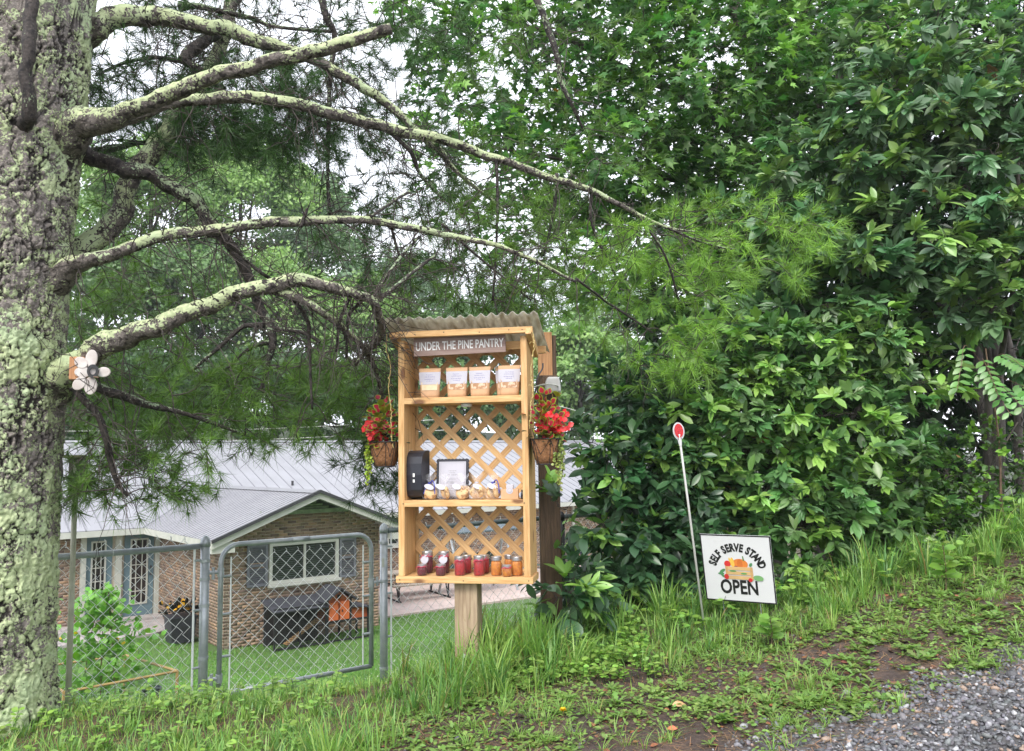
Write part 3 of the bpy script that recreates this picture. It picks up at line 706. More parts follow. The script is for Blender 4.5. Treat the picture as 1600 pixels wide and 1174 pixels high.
i, j = np.meshgrid(np.arange(n-1), np.arange(n-1), indexing='ij'); F = np.stack([i*n+j, i*n+j+1, (i+1)*n+j+1, (i+1)*n+j], -1).reshape(-1, 4)
tz = float(hgt(*Pz(906, 899, -3.5)[:2]))
o = link('blue_tarp', meshnp('blue_tarp', np.stack([xs, ys, zs], -1), [F], None, True), mat('pale_blue_tarp', (.25, .5, .62), (.18, .4, .55), rough=.45, nscale=6), loc=(tp[0], tp[1], tz)); tag(o, 'pale blue tarp lying crumpled in the yard below the hose coil', 'tarp')

# ------------------------------------------------------------------ CHAIN LINK FENCE along one straight line
fd = np.array([.787, .616, 0]); f0 = np.array([-2.235, 6.10, 0])
def fz(t): p = f0+fd*t; return float(gz(p[0], p[1]))
def fp(t, z): p = f0+fd*t; return (p[0], p[1], z)
GALV = mat('galvanised_steel', (.46, .49, .51), (.34, .37, .40), rough=.42, metal=.45, nscale=14, detail=6, rnd=.08)
WIREM = mat('galvanised_wire', (.82, .84, .84), (.72, .74, .74), rough=.55, metal=.0)
RTOP = -.60
def chain(name, t0, t1, zb, zt, parent, dz=.0):
    """woven zig zag wires between t0 and t1; zb, zt functions of t"""
    W, H = .0475, .0465; m = LB(); k = int((t1-t0)/W); nx = np.array([fd[1], -fd[0], 0])
    for q in range(k):
        ta = t0+W*q; tm = ta+W/2; z1 = zt(tm)+.02; z0 = zb(tm); n = int((z1-z0)/H)
        z1 = z0+n*H if n % 2 == 0 else z0+n*H
        pts = []
        for r in range(n+1):
            s = (r+q) % 2; pts.append(np.array(fp(ta+W*s, z0+r*H))+nx*(.003 if r % 2 else -.003))
        pts = np.array(pts); V, F = tube(pts, .0024, 4); m.add(V, [F], None)
        V, F = tube(np.array([pts[-1]-[0, 0, .01], pts[-1]+[.004, 0, .012], pts[-1]+[-.006, 0, .022]]), .0024, 4); m.add(V, [F], None)
    o = m.obj(name, WIREM, parent, origin=tuple(parent.location) if parent else (0, 0, 0)); return o
def post(t, top, r, label, name='gate_post', m_=None, group=None):
    zb = fz(t); e = empty(name, fp(t, zb), 0, label, 'post', group); h = top-zb; M_ = m_ or GALV
    MB().tube([(0, 0, -.15), (0, 0, h-.03)], r, 16).obj('tube', M_, e, smooth=True)
    MB().lathe([(r*1.12, h-.06), (r*1.14, h-.03), (r*.95, h-.005), (r*.5, h+.014), (.003, h+.02)], 16).obj('dome_cap', M_, e, smooth=True)
    return e, h
def band(e, z, r, name='band', t=None, L=.06, ang=math.atan2(.616, .787)):
    m = MB().lathe([(r*1.13, z-.011), (r*1.13, z+.011)], 14)
    return m.obj(name, GALV, e, smooth=False)
e, h = post(0, -.545, .032, 'left galvanised gate post with domed cap, carrying the gate hinges'); 
for z in (h-.16, h-.29, .75, .38, .15): band(e, z, .032)
gpl = e
e, h = post(1.46, -.545, .032, 'right galvanised gate post with domed cap and gate latch')
for z in (h-.14, h-.45, .35): band(e, z, .032)
MB().box((0, -.033, h-.30), (.02, .004, .07)).obj('white_tag', WHITE, e)
# left fence section
fe = empty('chain_link_fence', fp(-1.0, fz(-1.0)), 0, 'chain link fence running left from the gate behind the pine trunk', 'fence')
O = np.array(fe.location)
MB().tube(np.array([fp(-2.9, RTOP-.0), fp(-.04, RTOP)])-O, .021, 12).obj('top_rail', GALV, fe, smooth=True)
MB().tube(np.array([fp(-.075, fz(-.05)-.03), fp(-.075, RTOP+.02)])-O, .008, 6).obj('tension_bar', WIREM, fe)
for z in (-.7, -1.05, -1.45): MB().tube(np.array([fp(-.08, z), fp(0, z)])-O, .009, 6).obj('tie_band', GALV, fe)
chain('chain_link_mesh', -2.9, -.08, lambda t: fz(t)-.02, lambda t: RTOP+.06, fe)
for t in (-.62, -1.25, -1.9, -2.5):
    a = np.linspace(0, 2*math.pi, 9); c = np.array(fp(t, RTOP)); nx = np.array([fd[1], -fd[0], 0])
    MB().tube([c-O+nx*.024*math.cos(x)+np.array([0, 0, .024*math.sin(x)]) for x in a], .0022, 4, cap=False).obj('wire_tie', WIREM, fe)
lp = empty('line_post', fp(-2.9, fz(-2.9)), 0, 'thin galvanised line post at the left end of the chain link fence behind the trunk', 'post')
MB().tube([(0, 0, -.1), (0, 0, RTOP-fz(-2.9))], .024, 12).obj('tube', GALV, lp, smooth=True); MB().lathe([(.028, RTOP-fz(-2.9)-.02), (.02, RTOP-fz(-2.9)+.02)], 12).obj('cap', GALV, lp)
# gate
ge = empty('chain_link_gate', fp(.12, fz(.12)), 0, 'closed chain link gate with rounded tube frame between the two gate posts', 'gate')
O = np.array(ge.location); g0, g1, gt, gb_ = .115, 1.345, -.605, -1.66
def gtop(t): return gt+.0*t
R_ = .13; path = [fp(g0, gb_+.0), fp(g0, gt-R_)]
for a in np.linspace(math.pi, math.pi/2, 7)[1:]: path.append(fp(g0+R_+R_*math.cos(a), gt-R_+R_*math.sin(a)))
path += [fp((g0+g1)/2, gt)]
for a in np.linspace(math.pi/2, 0, 7): path.append(fp(g1-R_+R_*math.cos(a), gt-R_+R_*math.sin(a)))
path += [fp(g1, gb_)]
MB().tube(np.array(path)-O, .0185, 12).obj('frame', GALV, ge, smooth=True)
MB().tube(np.array([fp(g0, gb_+.0), fp(g1, gb_)])-O, .0185, 12).obj('bottom_rail', GALV, ge, smooth=True)
MB().tube(np.array([fp((g0+g1)/2-.07, gt), fp((g0+g1)/2+.07, gt)])-O, .0205, 12).obj('sleeve', GALV, ge, smooth=True)
for t in (g0+.075, g1-.075): MB().tube(np.array([fp(t, gb_+.02), fp(t, gt-.09)])-O, .006, 6).obj('tension_bar', WIREM, ge)
chain('chain_link_mesh', g0+.07, g1-.07, lambda t: gb_+.0, lambda t: gt-.075, ge)
for z in (-.83, -1.1, -1.4):
    for t, s in ((g0, 1), (g1, -1)): MB().tube(np.array([fp(t, z), fp(t+s*.08, z)])-O, .01, 6).obj('tie_band', GALV, ge)
for z in (-.80, -1.55):
    h_ = MB(); h_.tube(np.array([fp(.0, z+.01), fp(g0, z)])-O, .013, 8); h_.tube(np.array([fp(.06, z-.045), fp(.06, z+.04)])-O, .012, 8); h_.tube(np.array([fp(g0, z-.03), fp(g0, z+.03)])-O, .024, 10); h_.obj('hinge', GALV, ge)
lt = MB(); z = -1.0; lt.tube(np.array([fp(g1, z), fp(1.46, z)])-O, .011, 8); lt.tube(np.array([fp(g1, z-.035), fp(g1, z+.035)])-O, .025, 10); lt.tube(np.array([fp(1.40, z-.03), fp(1.40, z+.04)])-O, .011, 8); lt.obj('latch', GALV, ge)
# right fence section
fr = empty('chain_link_fence', fp(1.6, fz(1.6)), 0, 'chain link fence running right from the gate past the back of the stand', 'fence')
O = np.array(fr.location)
MB().tube(np.array([fp(1.5, RTOP+.01), fp(4.6, RTOP+.02)])-O, .021, 12).obj('top_rail', mat('dull_steel', (.16, .2, .2), (.09, .1, .1), rough=.5, metal=.5, nscale=9), fr, smooth=True)
MB().tube(np.array([fp(1.53, fz(1.5)-.03), fp(1.53, RTOP+.02)])-O, .008, 6).obj('tension_bar', WIREM, fr)
for z in (-.72, -1.1, -1.45): MB().tube(np.array([fp(1.46, z), fp(1.54, z)])-O, .009, 6).obj('tie_band', GALV, fr)
chain('chain_link_mesh', 1.54, 4.6, lambda t: fz(t)+.02, lambda t: RTOP+.045, fr)
post(3.42, -.55, .034, 'black terminal post of the chain link fence beside the wooden utility post', 'fence_post', BLK)
post(4.62, -.55, .03, 'dark end post of the chain link fence hidden in the shrubs', 'fence_post', BLK)
# loose wire end on the top rail
# ------------------------------------------------------------------ POLE with birdhouse left, and raised bed
bp_ = P(106, 1105, 5.55); bz = float(gz(bp_[0], bp_[1])); top = P(119, 718, 5.55)
POLEM = mat('mossy_grey_wood', (.33, .33, .24), (.22, .21, .16), rough=.85, nscale=12, stretch=(4, 4, 1), bump=.4)
e = empty('birdhouse_pole', (bp_[0], bp_[1], bz), 0, 'narrow weathered birdhouse on a tall pale pole beside the pine trunk', 'birdhouse')
tl = top-np.array([bp_[0], bp_[1], bz])
MB().tube([(0, 0, -.1), tuple(tl*.5), tuple(tl-[0, 0, .02])], [.019, .018, .016], 10).obj('pole', mat('pale_pole', (.56, .55, .45), (.38, .38, .28), rough=.7, nscale=9), e, smooth=True)
OLD = mat('old_grey_board', (.25, .22, .19), (.14, .12, .10), rough=.85, nscale=10, stretch=(5, 5, 1), bump=.4)
for c, d, nm in (((-.052, .045, -.16), (.016, .11, .32), 'side_board'), ((.052, .045, -.16), (.016, .11, .32), 'side_board'), ((0, .1, -.16), (.09, .014, .32), 'back_board'), ((0, .045, -.32), (.12, .11, .014), 'floor_board'), ((-.028, -.006, -.16), (.04, .012, .32), 'front_board'), ((.034, -.006, -.16), (.03, .012, .32), 'front_board')):
    MB().box(tl+np.array(c)*.72, np.array(d)*.74).obj(nm, OLD, e)
MB().box(tl+np.array([0, .02, .012]), (.145, .15, .014), Matrix.Rotation(-.12, 3, 'X')).obj('roof', mat('mossy_board', (.26, .25, .12), (.34, .30, .2), rough=.9, nscale=20), e)
# raised bed frame with netting
YW = mat('yellowed_wood', (.38, .26, .10), (.27, .18, .07), rough=.6, nscale=10)
pts = [Pz(100, 1082, -2.5), Pz(277, 1049, -2.5), Pz(196, 1024, -2.55), Pz(40, 1045, -2.55)]
gb0 = [float(gz(p[0], p[1])) for p in pts]
bo = pts[0]; e = empty('raised_bed', (bo[0], bo[1], gb0[0]), 0, 'low netted garden bed with yellowed wooden rails behind the left fence', 'garden bed'); O = np.array(e.location)
for q in range(4):
    a, b = pts[q], pts[(q+1) % 4]; MB().tube(np.array([a, b])-O, .016, 6).obj('rail', YW, e)
    MB().tube(np.array([a, [a[0], a[1], gb0[q]-.05]])-O, .018, 6).obj('stake', YW, e)
    mm = LB()
    L = np.linalg.norm(b-a)
    for s in np.arange(0, L, .05):
        p = a+(b-a)*s/L; zg = float(gz(p[0], p[1])); V, F = tube(np.array([p, [p[0], p[1], zg]]), .0012, 3); mm.add(V, [F], None)
    for f in np.arange(.05, 1, .1):
        pa = a*(1-f)+np.array([a[0], a[1], gb0[q]])*f; pb2 = b*(1-f)+np.array([b[0], b[1], gb0[(q+1) % 4]])*f; V, F = tube(np.array([pa, pb2]), .0012, 3); mm.add(V, [F], None)
    mm.obj('netting', mat('pale_net', (.35, .4, .38), rough=.6), e, origin=O, kind='stuff')
bw = Pz(232, 1068, -2.75); o = MB().lathe([(.09, 0), (.12, .22), (.125, .22), (.11, .2), (.08, .02)], 14).obj('garden_bucket', mat('navy_plastic', (.02, .03, .06), rough=.35), smooth=True, loc=(bw[0], bw[1]+.1, float(gz(bw[0], bw[1]+.1)))); tag(o, 'small dark navy bucket standing inside the netted garden bed', 'bucket')
# ------------------------------------------------------------------ PANTRY STAND
SA = -.166; SB = np.array([-.285, 5.13, float(gz(-.285, 5.13))]); SZ0 = -1.30-SB[2]
PINE = lumber(); PINEO = lumber('post_lumber', (.40, .30, .20), (.28, .20, .13), kn=.6, rough=.75)
st = empty('pantry_stand', tuple(SB), SA, 'open wooden pantry stand on a single post with lattice back and corrugated roof', 'stand')
def st2w(x, y, z): c, s = math.cos(SA), math.sin(SA); return np.array([SB[0]+c*x-s*y, SB[1]+s*x+c*y, SB[2]+z])
def zz(h): return h+SZ0
def lum(name, c, d, axis='x', parent=st, m_=PINE, bev=.0025, rot=None):
    """board built with its grain along local X"""
    if axis == 'x': dims, r = d, (0, 0, 0)
    elif axis == 'z': dims, r = (d[2], d[1], d[0]), (0, -math.pi/2, 0)
    else: dims, r = (d[1], d[0], d[2]), (0, 0, math.pi/2)
    o = MB().box((0, 0, 0), dims).obj(name, m_, parent, bevel=bev); o.location = c; o.rotation_euler = rot if rot else r; return o
W2, DF, DB = .40, -.118, .117
pst = lum('post', (.0, 0, zz(.128)), (.14, .14, .62+.25), 'z', m_=PINEO, bev=.006)
MB().tube([(-.012, -.07, zz(.135)), (-.012, -.09, zz(.14))], .012, 10).obj('bolt', WHITE, st)
for s in (-1, 1): lum('side_board', (s*(W2-.019), 0, zz(1.315)), (.038, .235, 1.424), 'z')
lum('bottom_shelf', (0, -.004, zz(.583)), (.83, .247, .038)); 
lum('middle_shelf', (0, 0, zz(1.032)), (.762, .233, .038)); lum('top_shelf', (0, 0, zz(1.652)), (.762, .233, .038))
lum('front_beam', (0, DF-.020, zz(2.058)), (.885, .038, .037)); lum('back_beam', (.03, DB+.05, zz(1.975)), (.90, .038, .045))
lum('cross_brace', (0, -.01, zz(1.985)), (.76, .03, .05))
for s in (-1, 1):
    o = lum('rafter', (s*(W2+.018-.0), .0, zz(2.0)), (.034, .34, .05), 'y'); o.rotation_euler = (0, .32, math.pi/2)
for x in (-.37, -.43):
    pass
# lattice: two crossing layers of slats clipped to the back opening
LX0, LX1, LZ0, LZ1 = -W2+.038, W2-.038, zz(.60), zz(1.99)
def clipline(c, s):
    """line z = s*x + c clipped to the opening"""
    x0, x1 = LX0, LX1
    xa, xb = sorted(((LZ0-c)/s, (LZ1-c)/s)); x0 = max(x0, xa); x1 = min(x1, xb)
    return (x0, x1) if x1-x0 > .03 else None
LATM = lumber('lattice_lumber', (.60, .39, .18), (.50, .29, .12), kn=.5)
for s, y in ((1, DB+.014), (-1, DB+.006)):
    c = LZ0-1.2
    ph = .0 if s == 1 else .06
    while c < LZ1+1.2:
        r_ = clipline(c+ph, s)
        if r_:
            x0, x1 = r_; L = (x1-x0)*math.sqrt(2); xm = (x0+x1)/2
            w_, sl_ = .038, .019   # trimmed ends cut square to the frame
            o = MB().add([(-L/2+q*abs(w_/2)*1, yy, q*w_/2) for yy in (-.0035, .0035) for q in (-1, 1)]+[(L/2+q*0, yy, q*w_/2) for yy in (-.0035, .0035) for q in (-1, 1)], [(0, 1, 5, 4), (2, 6, 7, 3), (0, 4, 6, 2), (1, 3, 7, 5), (0, 2, 3, 1), (4, 5, 7, 6)]).obj('lattice_slat', LATM, st)
            o.location = (xm, y, s*xm+c+ph); o.rotation_euler = (0, -s*math.pi/4, 0)
        c += .156
lum('lattice_rail', (0, DB+.014, zz(.60)), (.76, .02, .03)); 
for s in (-1, 1): lum('lattice_stile', (s*(W2-.025), DB+.03, zz(1.3)), (.05, .02, 1.42), 'z')
# roof sheet
nx_ = 260; ny_ = 10; xs = np.linspace(-.485, .485, nx_); ys = np.linspace(-.215, .33, ny_)
Xs, Ys = np.meshgrid(xs, ys); Zs = zz(2.118)-.30*(Ys+.12)+(.0085+.002*np.sin(Xs*5))*np.sin(Xs*2*math.pi/.0635)+.004*np.sin(Xs*9+Ys*6)
i, j = np.meshgrid(np.arange(ny_-1), np.arange(nx_-1), indexing='ij'); F = np.stack([i*nx_+j, i*nx_+j+1, (i+1)*nx_+j+1, (i+1)*nx_+j], -1).reshape(-1, 4)
PV = mat('weathered_plastic', (.66, .63, .56), (.34, .30, .22), rough=.35, nscale=7, detail=7, stretch=(6, 1.2, 1), transl=.35, alpha=.93, lo=.4, hi=.7)
rf = link('roof_sheet', meshnp('roof_sheet', np.stack([Xs, Ys, Zs], -1), [F], None, True), PV, st)
sd_ = rf.modifiers.new('thick', 'SOLIDIFY'); sd_.thickness = .0025
for x in np.linspace(-.42, .42, 6): MB().lathe([(.006, 0), (.005, .004)], 8, (x, DF-.02, zz(2.128))).obj('screw', GALV, rf)
for x, y_, z_ in [(s*(W2-.019), DF-.0395, 2.058) for s in (-1, 1)]+[(s*(W2-.03), DF-.0005, h) for s in (-1, 1) for h in (1.032,)]+[(-.1, DF-.0395, 2.062), (.12, DF-.0395, 2.053), (.3, DF-.0395, 2.06), (-.28, DF-.0395, 2.056), (-.39, -.1285, .583), (.39, -.1285, .583), (.0, -.1285, .58)]:
    MB().lathe([(.0038, 0), (.0038, .0012)], 8).obj('screw', mat('dull_screw', (.12, .09, .06), rough=.5, metal=.6), st, loc=(x, y_, zz(z_)), rot=(math.pi/2, 0, 0))
for x, z_, L_, w_ in ((-W2+.032, 1.42, .16, .0035), (-W2+.036, 1.30, .09, .002)):
    MB().add([(0, 0, -L_/2), (.0, w_, -L_*.1), (0, 0, L_/2), (0, -w_*.6, L_*.15)], [(0, 1, 2, 3)]).obj('wood_split', mat('split_shadow', (.07, .035, .015), rough=.9), st, loc=(-W2+.0385, -.04+x*0, zz(z_)))
# puck light
MB().lathe([(.03, 0), (.034, .012), (.034, .018)], 18, (.015, -.06, zz(1.612))).obj('puck_light', WHITE, st)
# text helper
def text_mesh(name, s, size, extrude=.0006, bold=0., sx=1., align='CENTER'):
    cu = bpy.data.curves.new(name, 'FONT'); cu.body = s; cu.size = size; cu.extrude = extrude; cu.align_x = align; cu.align_y = 'CENTER'; cu.offset = bold; cu.resolution_u = 3
    o = bpy.data.objects.new(name, cu); col.objects.link(o); dg = bpy.context.evaluated_depsgraph_get(); dg.update()
    me = bpy.data.meshes.new_from_object(o.evaluated_get(dg)); me.name = name; bpy.data.objects.remove(o)
    co = np.empty(len(me.vertices)*3, np.float32); me.vertices.foreach_get('co', co); co = co.reshape(-1, 3); co[:, 0] *= sx; me.vertices.foreach_set('co', co.ravel()); me.materials.clear(); return me
RX = math.pi/2
# name board
SIGNM = mat('printed_plank', (.20, .125, .10), (.31, .225, .195), rough=.6, nscale=10, detail=8, stretch=(.7, 14, 14), lo=.3, hi=.7)
sb = MB().box((0, 0, 0), (.575, .009, .118)).obj('name_board', SIGNM, st); sb.location = (-.02, DF+.03, zz(2.000-.008)); sb.rotation_euler = (0, -.014, 0)
for z in (-.02, .02): MB().box((0, -.0048, z), (.575, .0016, .0016)).obj('plank_line', mat('dark_line', (.12, .07, .055)), sb)
WT = mat('white_letter', (.8, .8, .78), rough=.6)
link('lettering', text_mesh('lettering', 'UNDER THE PINE PANTRY', .074, bold=.0009, sx=.63), WT, sb, loc=(0, -.0058, -.004), rot=(RX, 0, 0))
# ------------------------------------------------------------------ goods
def item(name, x, y, z, label, cat, rz=0., group=None):
    p = st2w(x, y, zz(z)); return empty(name, tuple(p), SA+rz, label, cat, group)
KRAFT = mat('kraft_paper', (.56, .35, .20), (.50, .31, .17), rough=.8, nscale=20)
PAPER = mat('white_paper', (.50, .49, .54), (.46, .45, .50), rough=.75)
INK = mat('lilac_ink', (.30, .28, .50), rough=.8); INKG = mat('grey_ink', (.35, .34, .36), rough=.8)
def X_of(px, py, y):   # local x on the stand for a photo pixel at local depth y
    d = ray(px, py); n = np.array([-math.sin(SA), math.cos(SA), 0]); t = (SB@n+y)/(d@n); p = d*t-SB; return p@np.array([math.cos(SA), math.sin(SA), 0]), p[2]-SZ0
def pouch(px, lab, fill, dx=0., wide=.128, turn=0.):
    x, _ = X_of(px, 600, -.03); e = item('snack_pouch', x, -.03+dx, 1.672, lab, 'pouch', turn, 'kraft pouches on the top shelf'); e.scale = (1.07, 1.07, 1.08)
    def sect(z): t = z/.172; return (.108+.022*t, .055*(1-t)**.8+.004)
    m = MB(); zs = np.linspace(0, .172, 9); V = []
    for z in zs:
        w, d = sect(z); a = np.linspace(0, 2*math.pi, 16, endpoint=False); V += [[w/2*np.sign(math.cos(q))*abs(math.cos(q))**.5, d/2*math.sin(q), z] for q in a]
    F = [(i*16+j, i*16+(j+1) % 16, (i+1)*16+(j+1) % 16, (i+1)*16+j) for i in range(8) for j in range(16)]+[tuple(range(16))[::-1], tuple(128+j for j in range(16))]
    m.add(V, F).obj('bag', KRAFT, e, smooth=True)
    def panel(nm, z0, z1, wf, mm, off=.0015, n=6):
        V = []
        for z in (z0, (z0+z1)/2, z1):
            w, d = sect(z); V += [[wf*w/2*c, -d/2*math.sqrt(max(0, 1-(abs(c)*wf)**4*.9))-off, z] for c in np.linspace(-1, 1, n)]
        return MB().add(V, [(i*n+j, i*n+j+1, (i+1)*n+j+1, (i+1)*n+j) for i in range(2) for j in range(n-1)]).obj(nm, mm, e, smooth=True)
    panel('window', .045, .09, .80, fill); l = panel('label', .078, .15, 1.0, PAPER, .003)
    m = MB()
    for z, ww in ((.134, .04), (.122, .055), (.108, .06), (.097, .035)):
        q = -ww/2
        while q < ww/2:
            s = rng.uniform(.003, .009); w, d = sect(z); m.box((q+s/2, -d/2-.0045, z+rng.uniform(-.001, .001)), (s, .0006, .0028)); q += s+rng.uniform(.002, .005)
    m.obj('handwriting', INK, e)
CREAMF = mat('cream_filling', (.72, .58, .38), (.66, .50, .3), rough=.6, nscale=30)
NUT = mat('nut_filling', (.36, .19, .09), (.62, .46, .32), rough=.5, nscale=70, detail=3, lo=.45, hi=.55)
pouch(672, 'leftmost kraft pouch on the top shelf with a plain cream window', CREAMF, turn=.05)
pouch(714, 'kraft pouch of nuts with white label, second from the left on the top shelf', NUT)
pouch(750, 'kraft pouch of nuts with white label, third from the left on the top shelf', NUT, turn=-.05)
pouch(797, 'rightmost kraft pouch of nuts on the top shelf, standing in front of another pouch', NUT, -.02)
pouch(789, 'kraft pouch half hidden behind the rightmost one on the top shelf', NUT, .055, turn=.1)
# lock box
LBM = mat('black_box_metal', (.016, .018, .028), (.01, .011, .017), rough=.38, spec=.6)
e = item('cash_box', -.318, -.015, 1.052, 'tall black metal lock box with sloping lid on the left of the middle shelf', 'box', -.18)
pf = [(-.05, .0), (.045, .02), (.062, .06), (.068, .15), (.066, .22), (.055, .262), (.03, .288), (-.01, .30), (-.05, .30)]
MB().prism([(x, z) for x, z in pf], .125, Matrix(((0, 1, 0, -.055), (-1, 0, 0, 0), (0, 0, 1, 0), (0, 0, 0, 1)))).obj('body', LBM, e, bevel=.004)
MB().box((.02, -.0725, .15), (.012, .002, .022)).obj('white_mark', WT, e); MB().box((.02, -.0725, .115), (.012, .002, .018)).obj('white_mark', WT, e)
MB().box((-.056, .0, .19), (.004, .08, .004)).obj('seam', DARKT, e)
for y in (-.03, .0): MB().lathe([(.004, 0), (.004, .003)], 8, (-.03, y, .30)).obj('rivet', WT, e)
# framed notice
x, _ = X_of(706, 760, .03); e = item('framed_notice', x, .035, 1.052, 'white notice in a black scalloped frame leaning on the middle shelf', 'picture frame')
hw, hh = .100, .122; pl = []
def edge(x0, z0, x1, z1, n):
    for q in range(n):
        t = q/n; b = .0045*math.sin(2*math.pi*(t*n/2)); nx1, nz1 = -(z1-z0), (x1-x0); L = math.hypot(nx1, nz1)
        for r in range(3):
            tt = (q+r/3)/n; b = .004*abs(math.sin(math.pi*tt*n)); pl.append((x0+(x1-x0)*tt-nx1/L*b, z0+(z1-z0)*tt-nz1/L*b))
edge(-hw, 0, hw, 0, 9); edge(hw, 0, hw, 2*hh, 11); edge(hw, 2*hh, -hw, 2*hh, 9); edge(-hw, 2*hh, -hw, 0, 11)
TI = Matrix.Rotation(-.10, 4, 'X')
f_ = MB().prism(pl, .012, TI).obj('frame', mat('black_frame_paint', (.018, .018, .026), rough=.4), e)
pp = MB().box((0, -.0015, hh), (2*hw-.03, .002, 2*hh-.03), None); o = pp.obj('paper', PAPER, e); o.matrix_basis = TI
m = MB()
for c, d in (((0, .236-.014), (.15, .0015)), ((0, .022), (.15, .0015)), ((-.075, hh), (.0015, .2)), ((.075, hh), (.0015, .2))): m.box((c[0], -.0031, c[1]), (d[0], .0006, d[1]))
for z, ww, hgt2 in ((.172, .05, .005), (.160, .035, .005), (.147, .06, .006), (.126, .07, .0025), (.119, .05, .0025), (.108, .062, .003), (.098, .03, .012), (.08, .08, .0025), (.072, .07, .0025), (.064, .08, .0025), (.05, .04, .0025)):
    q = -ww/2
    while q < ww/2:
        s = min(rng.uniform(.003, .01), ww/2-q+.001); m.box((q+s/2, -.0031, z), (s, .0006, hgt2)); q += s+rng.uniform(.002, .004)
o = m.obj('print', INKG, e); o.matrix_basis = TI
# cookie bags
COOK = mat('cookie', (.62, .43, .23), (.30, .16, .07), rough=.8, nscale=34, detail=4, lo=.52, hi=.62, bump=.3)
CELLO = bpy.data.materials.new('cellophane'); CELLO.use_nodes = True; b = CELLO.node_tree.nodes['Principled BSDF']
b.inputs['Base Color'].default_value = (.9, .9, .95, 1); b.inputs['Roughness'].default_value = .12; b.inputs['Alpha'].default_value = .13; b.inputs['Specular IOR Level'].default_value = .9
BLUE = mat('blue_ribbon', (.03, .04, .36), rough=.45); 
def cookies(px, lab, ribbon, w=.105, h=.085, tagx=0., dy=-.03):
    x, _ = X_of(px, 770, dy); e = item('cookie_bag', x, dy, 1.052, lab, 'cookie bag', rng.uniform(-.3, .3), 'bags of cookies on the middle shelf')
    for q in range(4):
        r = .037*w/.105; zc = .012+q*.017; ox = rng.uniform(-.006, .006)
        a_ = MB().lathe([(r*.4, -.012), (r*.85, -.010), (r, -.003), (r*.97, .004), (r*.7, .011), (r*.2, .013)], 16)
        o = a_.obj('cookie', COOK, e, smooth=True); o.location = (ox+(-1)**q*.010, -.030+.017*q, .041+rng.uniform(-.002, .004)); o.rotation_euler = (RX-.25+rng.uniform(-.12, .12), rng.uniform(-.15, .15), rng.uniform(0, 6))
    a = np.linspace(0, 2*math.pi, 26, endpoint=False); prof = [(.030, .001), (.046, .008), (.050, .035), (.046, .065), (.03, .085), (.011, .098), (.010, .103), (.020, .118), (.032, .135), (.038, .150)]
    V = []
    for k_, (r, z) in enumerate(prof):
        V += [[(r*w/.105)*(1+.10*math.sin(7*q+k_)+.05*math.sin(11*q))*math.cos(q), (r)*.85*(1+.10*math.sin(5*q+k_*2))*math.sin(q), z+(.01*math.sin(3*q) if k_ == 9 else 0)] for q in a]
    MB().add(V, [(i*26+j, i*26+(j+1) % 26, (i+1)*26+(j+1) % 26, (i+1)*26+j) for i in range(9) for j in range(26)]).obj('wrapper', CELLO, e)
    rb = BLUE if ribbon else PAPER
    m = MB().lathe([(.0125, .096), (.0125, .104)], 12)
    if ribbon:
        for s in (-1, 1): m.tube(smooth_path([(0, -.012, .1), (s*.018, -.02, .115 if s > 0 else .08), (s*.03, -.03, .088 if s > 0 else .05), (s*.034, -.036, .035)], 4), .0035, 4)
    m.obj('ribbon', rb, e)
    tg = MB().prism([(.024*math.cos(q)*1.25, .017*math.sin(q)) for q in np.linspace(0, 2*math.pi, 18, endpoint=False)], .001).obj('tag', PAPER, e); tg.location = (tagx, -.046, .078); tg.rotation_euler = (-.5, .35, 0)
cookies(672, 'cookie bag with blue ribbon next to the black lock box', True, tagx=.0)
cookies(696, 'clear bag of cookies in front of the left half of the framed notice', False, tagx=-.02)
cookies(723, 'clear bag of cookies in front of the right edge of the framed notice', False, w=.115, tagx=-.02)
cookies(745, 'clear bag of cookies with a large oval white tag right of the framed notice', False, tagx=.0)
cookies(771, 'cookie bag with blue ribbon next to the small kraft box', True, tagx=-.01)
x, _ = X_of(797, 777, -.03); e = item('kraft_box', x, -.03, 1.052, 'small kraft box with round white sticker at the right of the middle shelf', 'box', .1)
MB().box((0, 0, .03), (.105, .07, .06)).obj('carton', KRAFT, e, bevel=.002)
MB().lathe([(.021, 0), (.021, .0015)], 20).obj('sticker', PAPER, e, loc=(0, -.0355, .052), rot=(RX, 0, 0)); MB().lathe([(.013, 0), (.013, .001)], 18).obj('sticker_ring', INKG, e, loc=(0, -.0372, .052), rot=(RX, 0, 0)); MB().lathe([(.0115, 0), (.0115, .001)], 18).obj('sticker_centre', PAPER, e, loc=(0, -.0378, .052), rot=(RX, 0, 0))
m = MB().box((0, .0, .0735), (.045, .03, .025)); m.obj('closure_tab', PAPER, e, bevel=.004)
x, _ = X_of(816, 778, -.05); e = item('small_bottle', x, -.05, 1.052, 'tiny black bottle beside the kraft box', 'bottle'); MB().lathe([(.009, 0), (.009, .036), (.005, .04), (.005, .046)], 12).obj('body', LBM, e, smooth=True); MB().lathe([(.0062, .044), (.0062, .055)], 10).obj('cap', LBM, e)
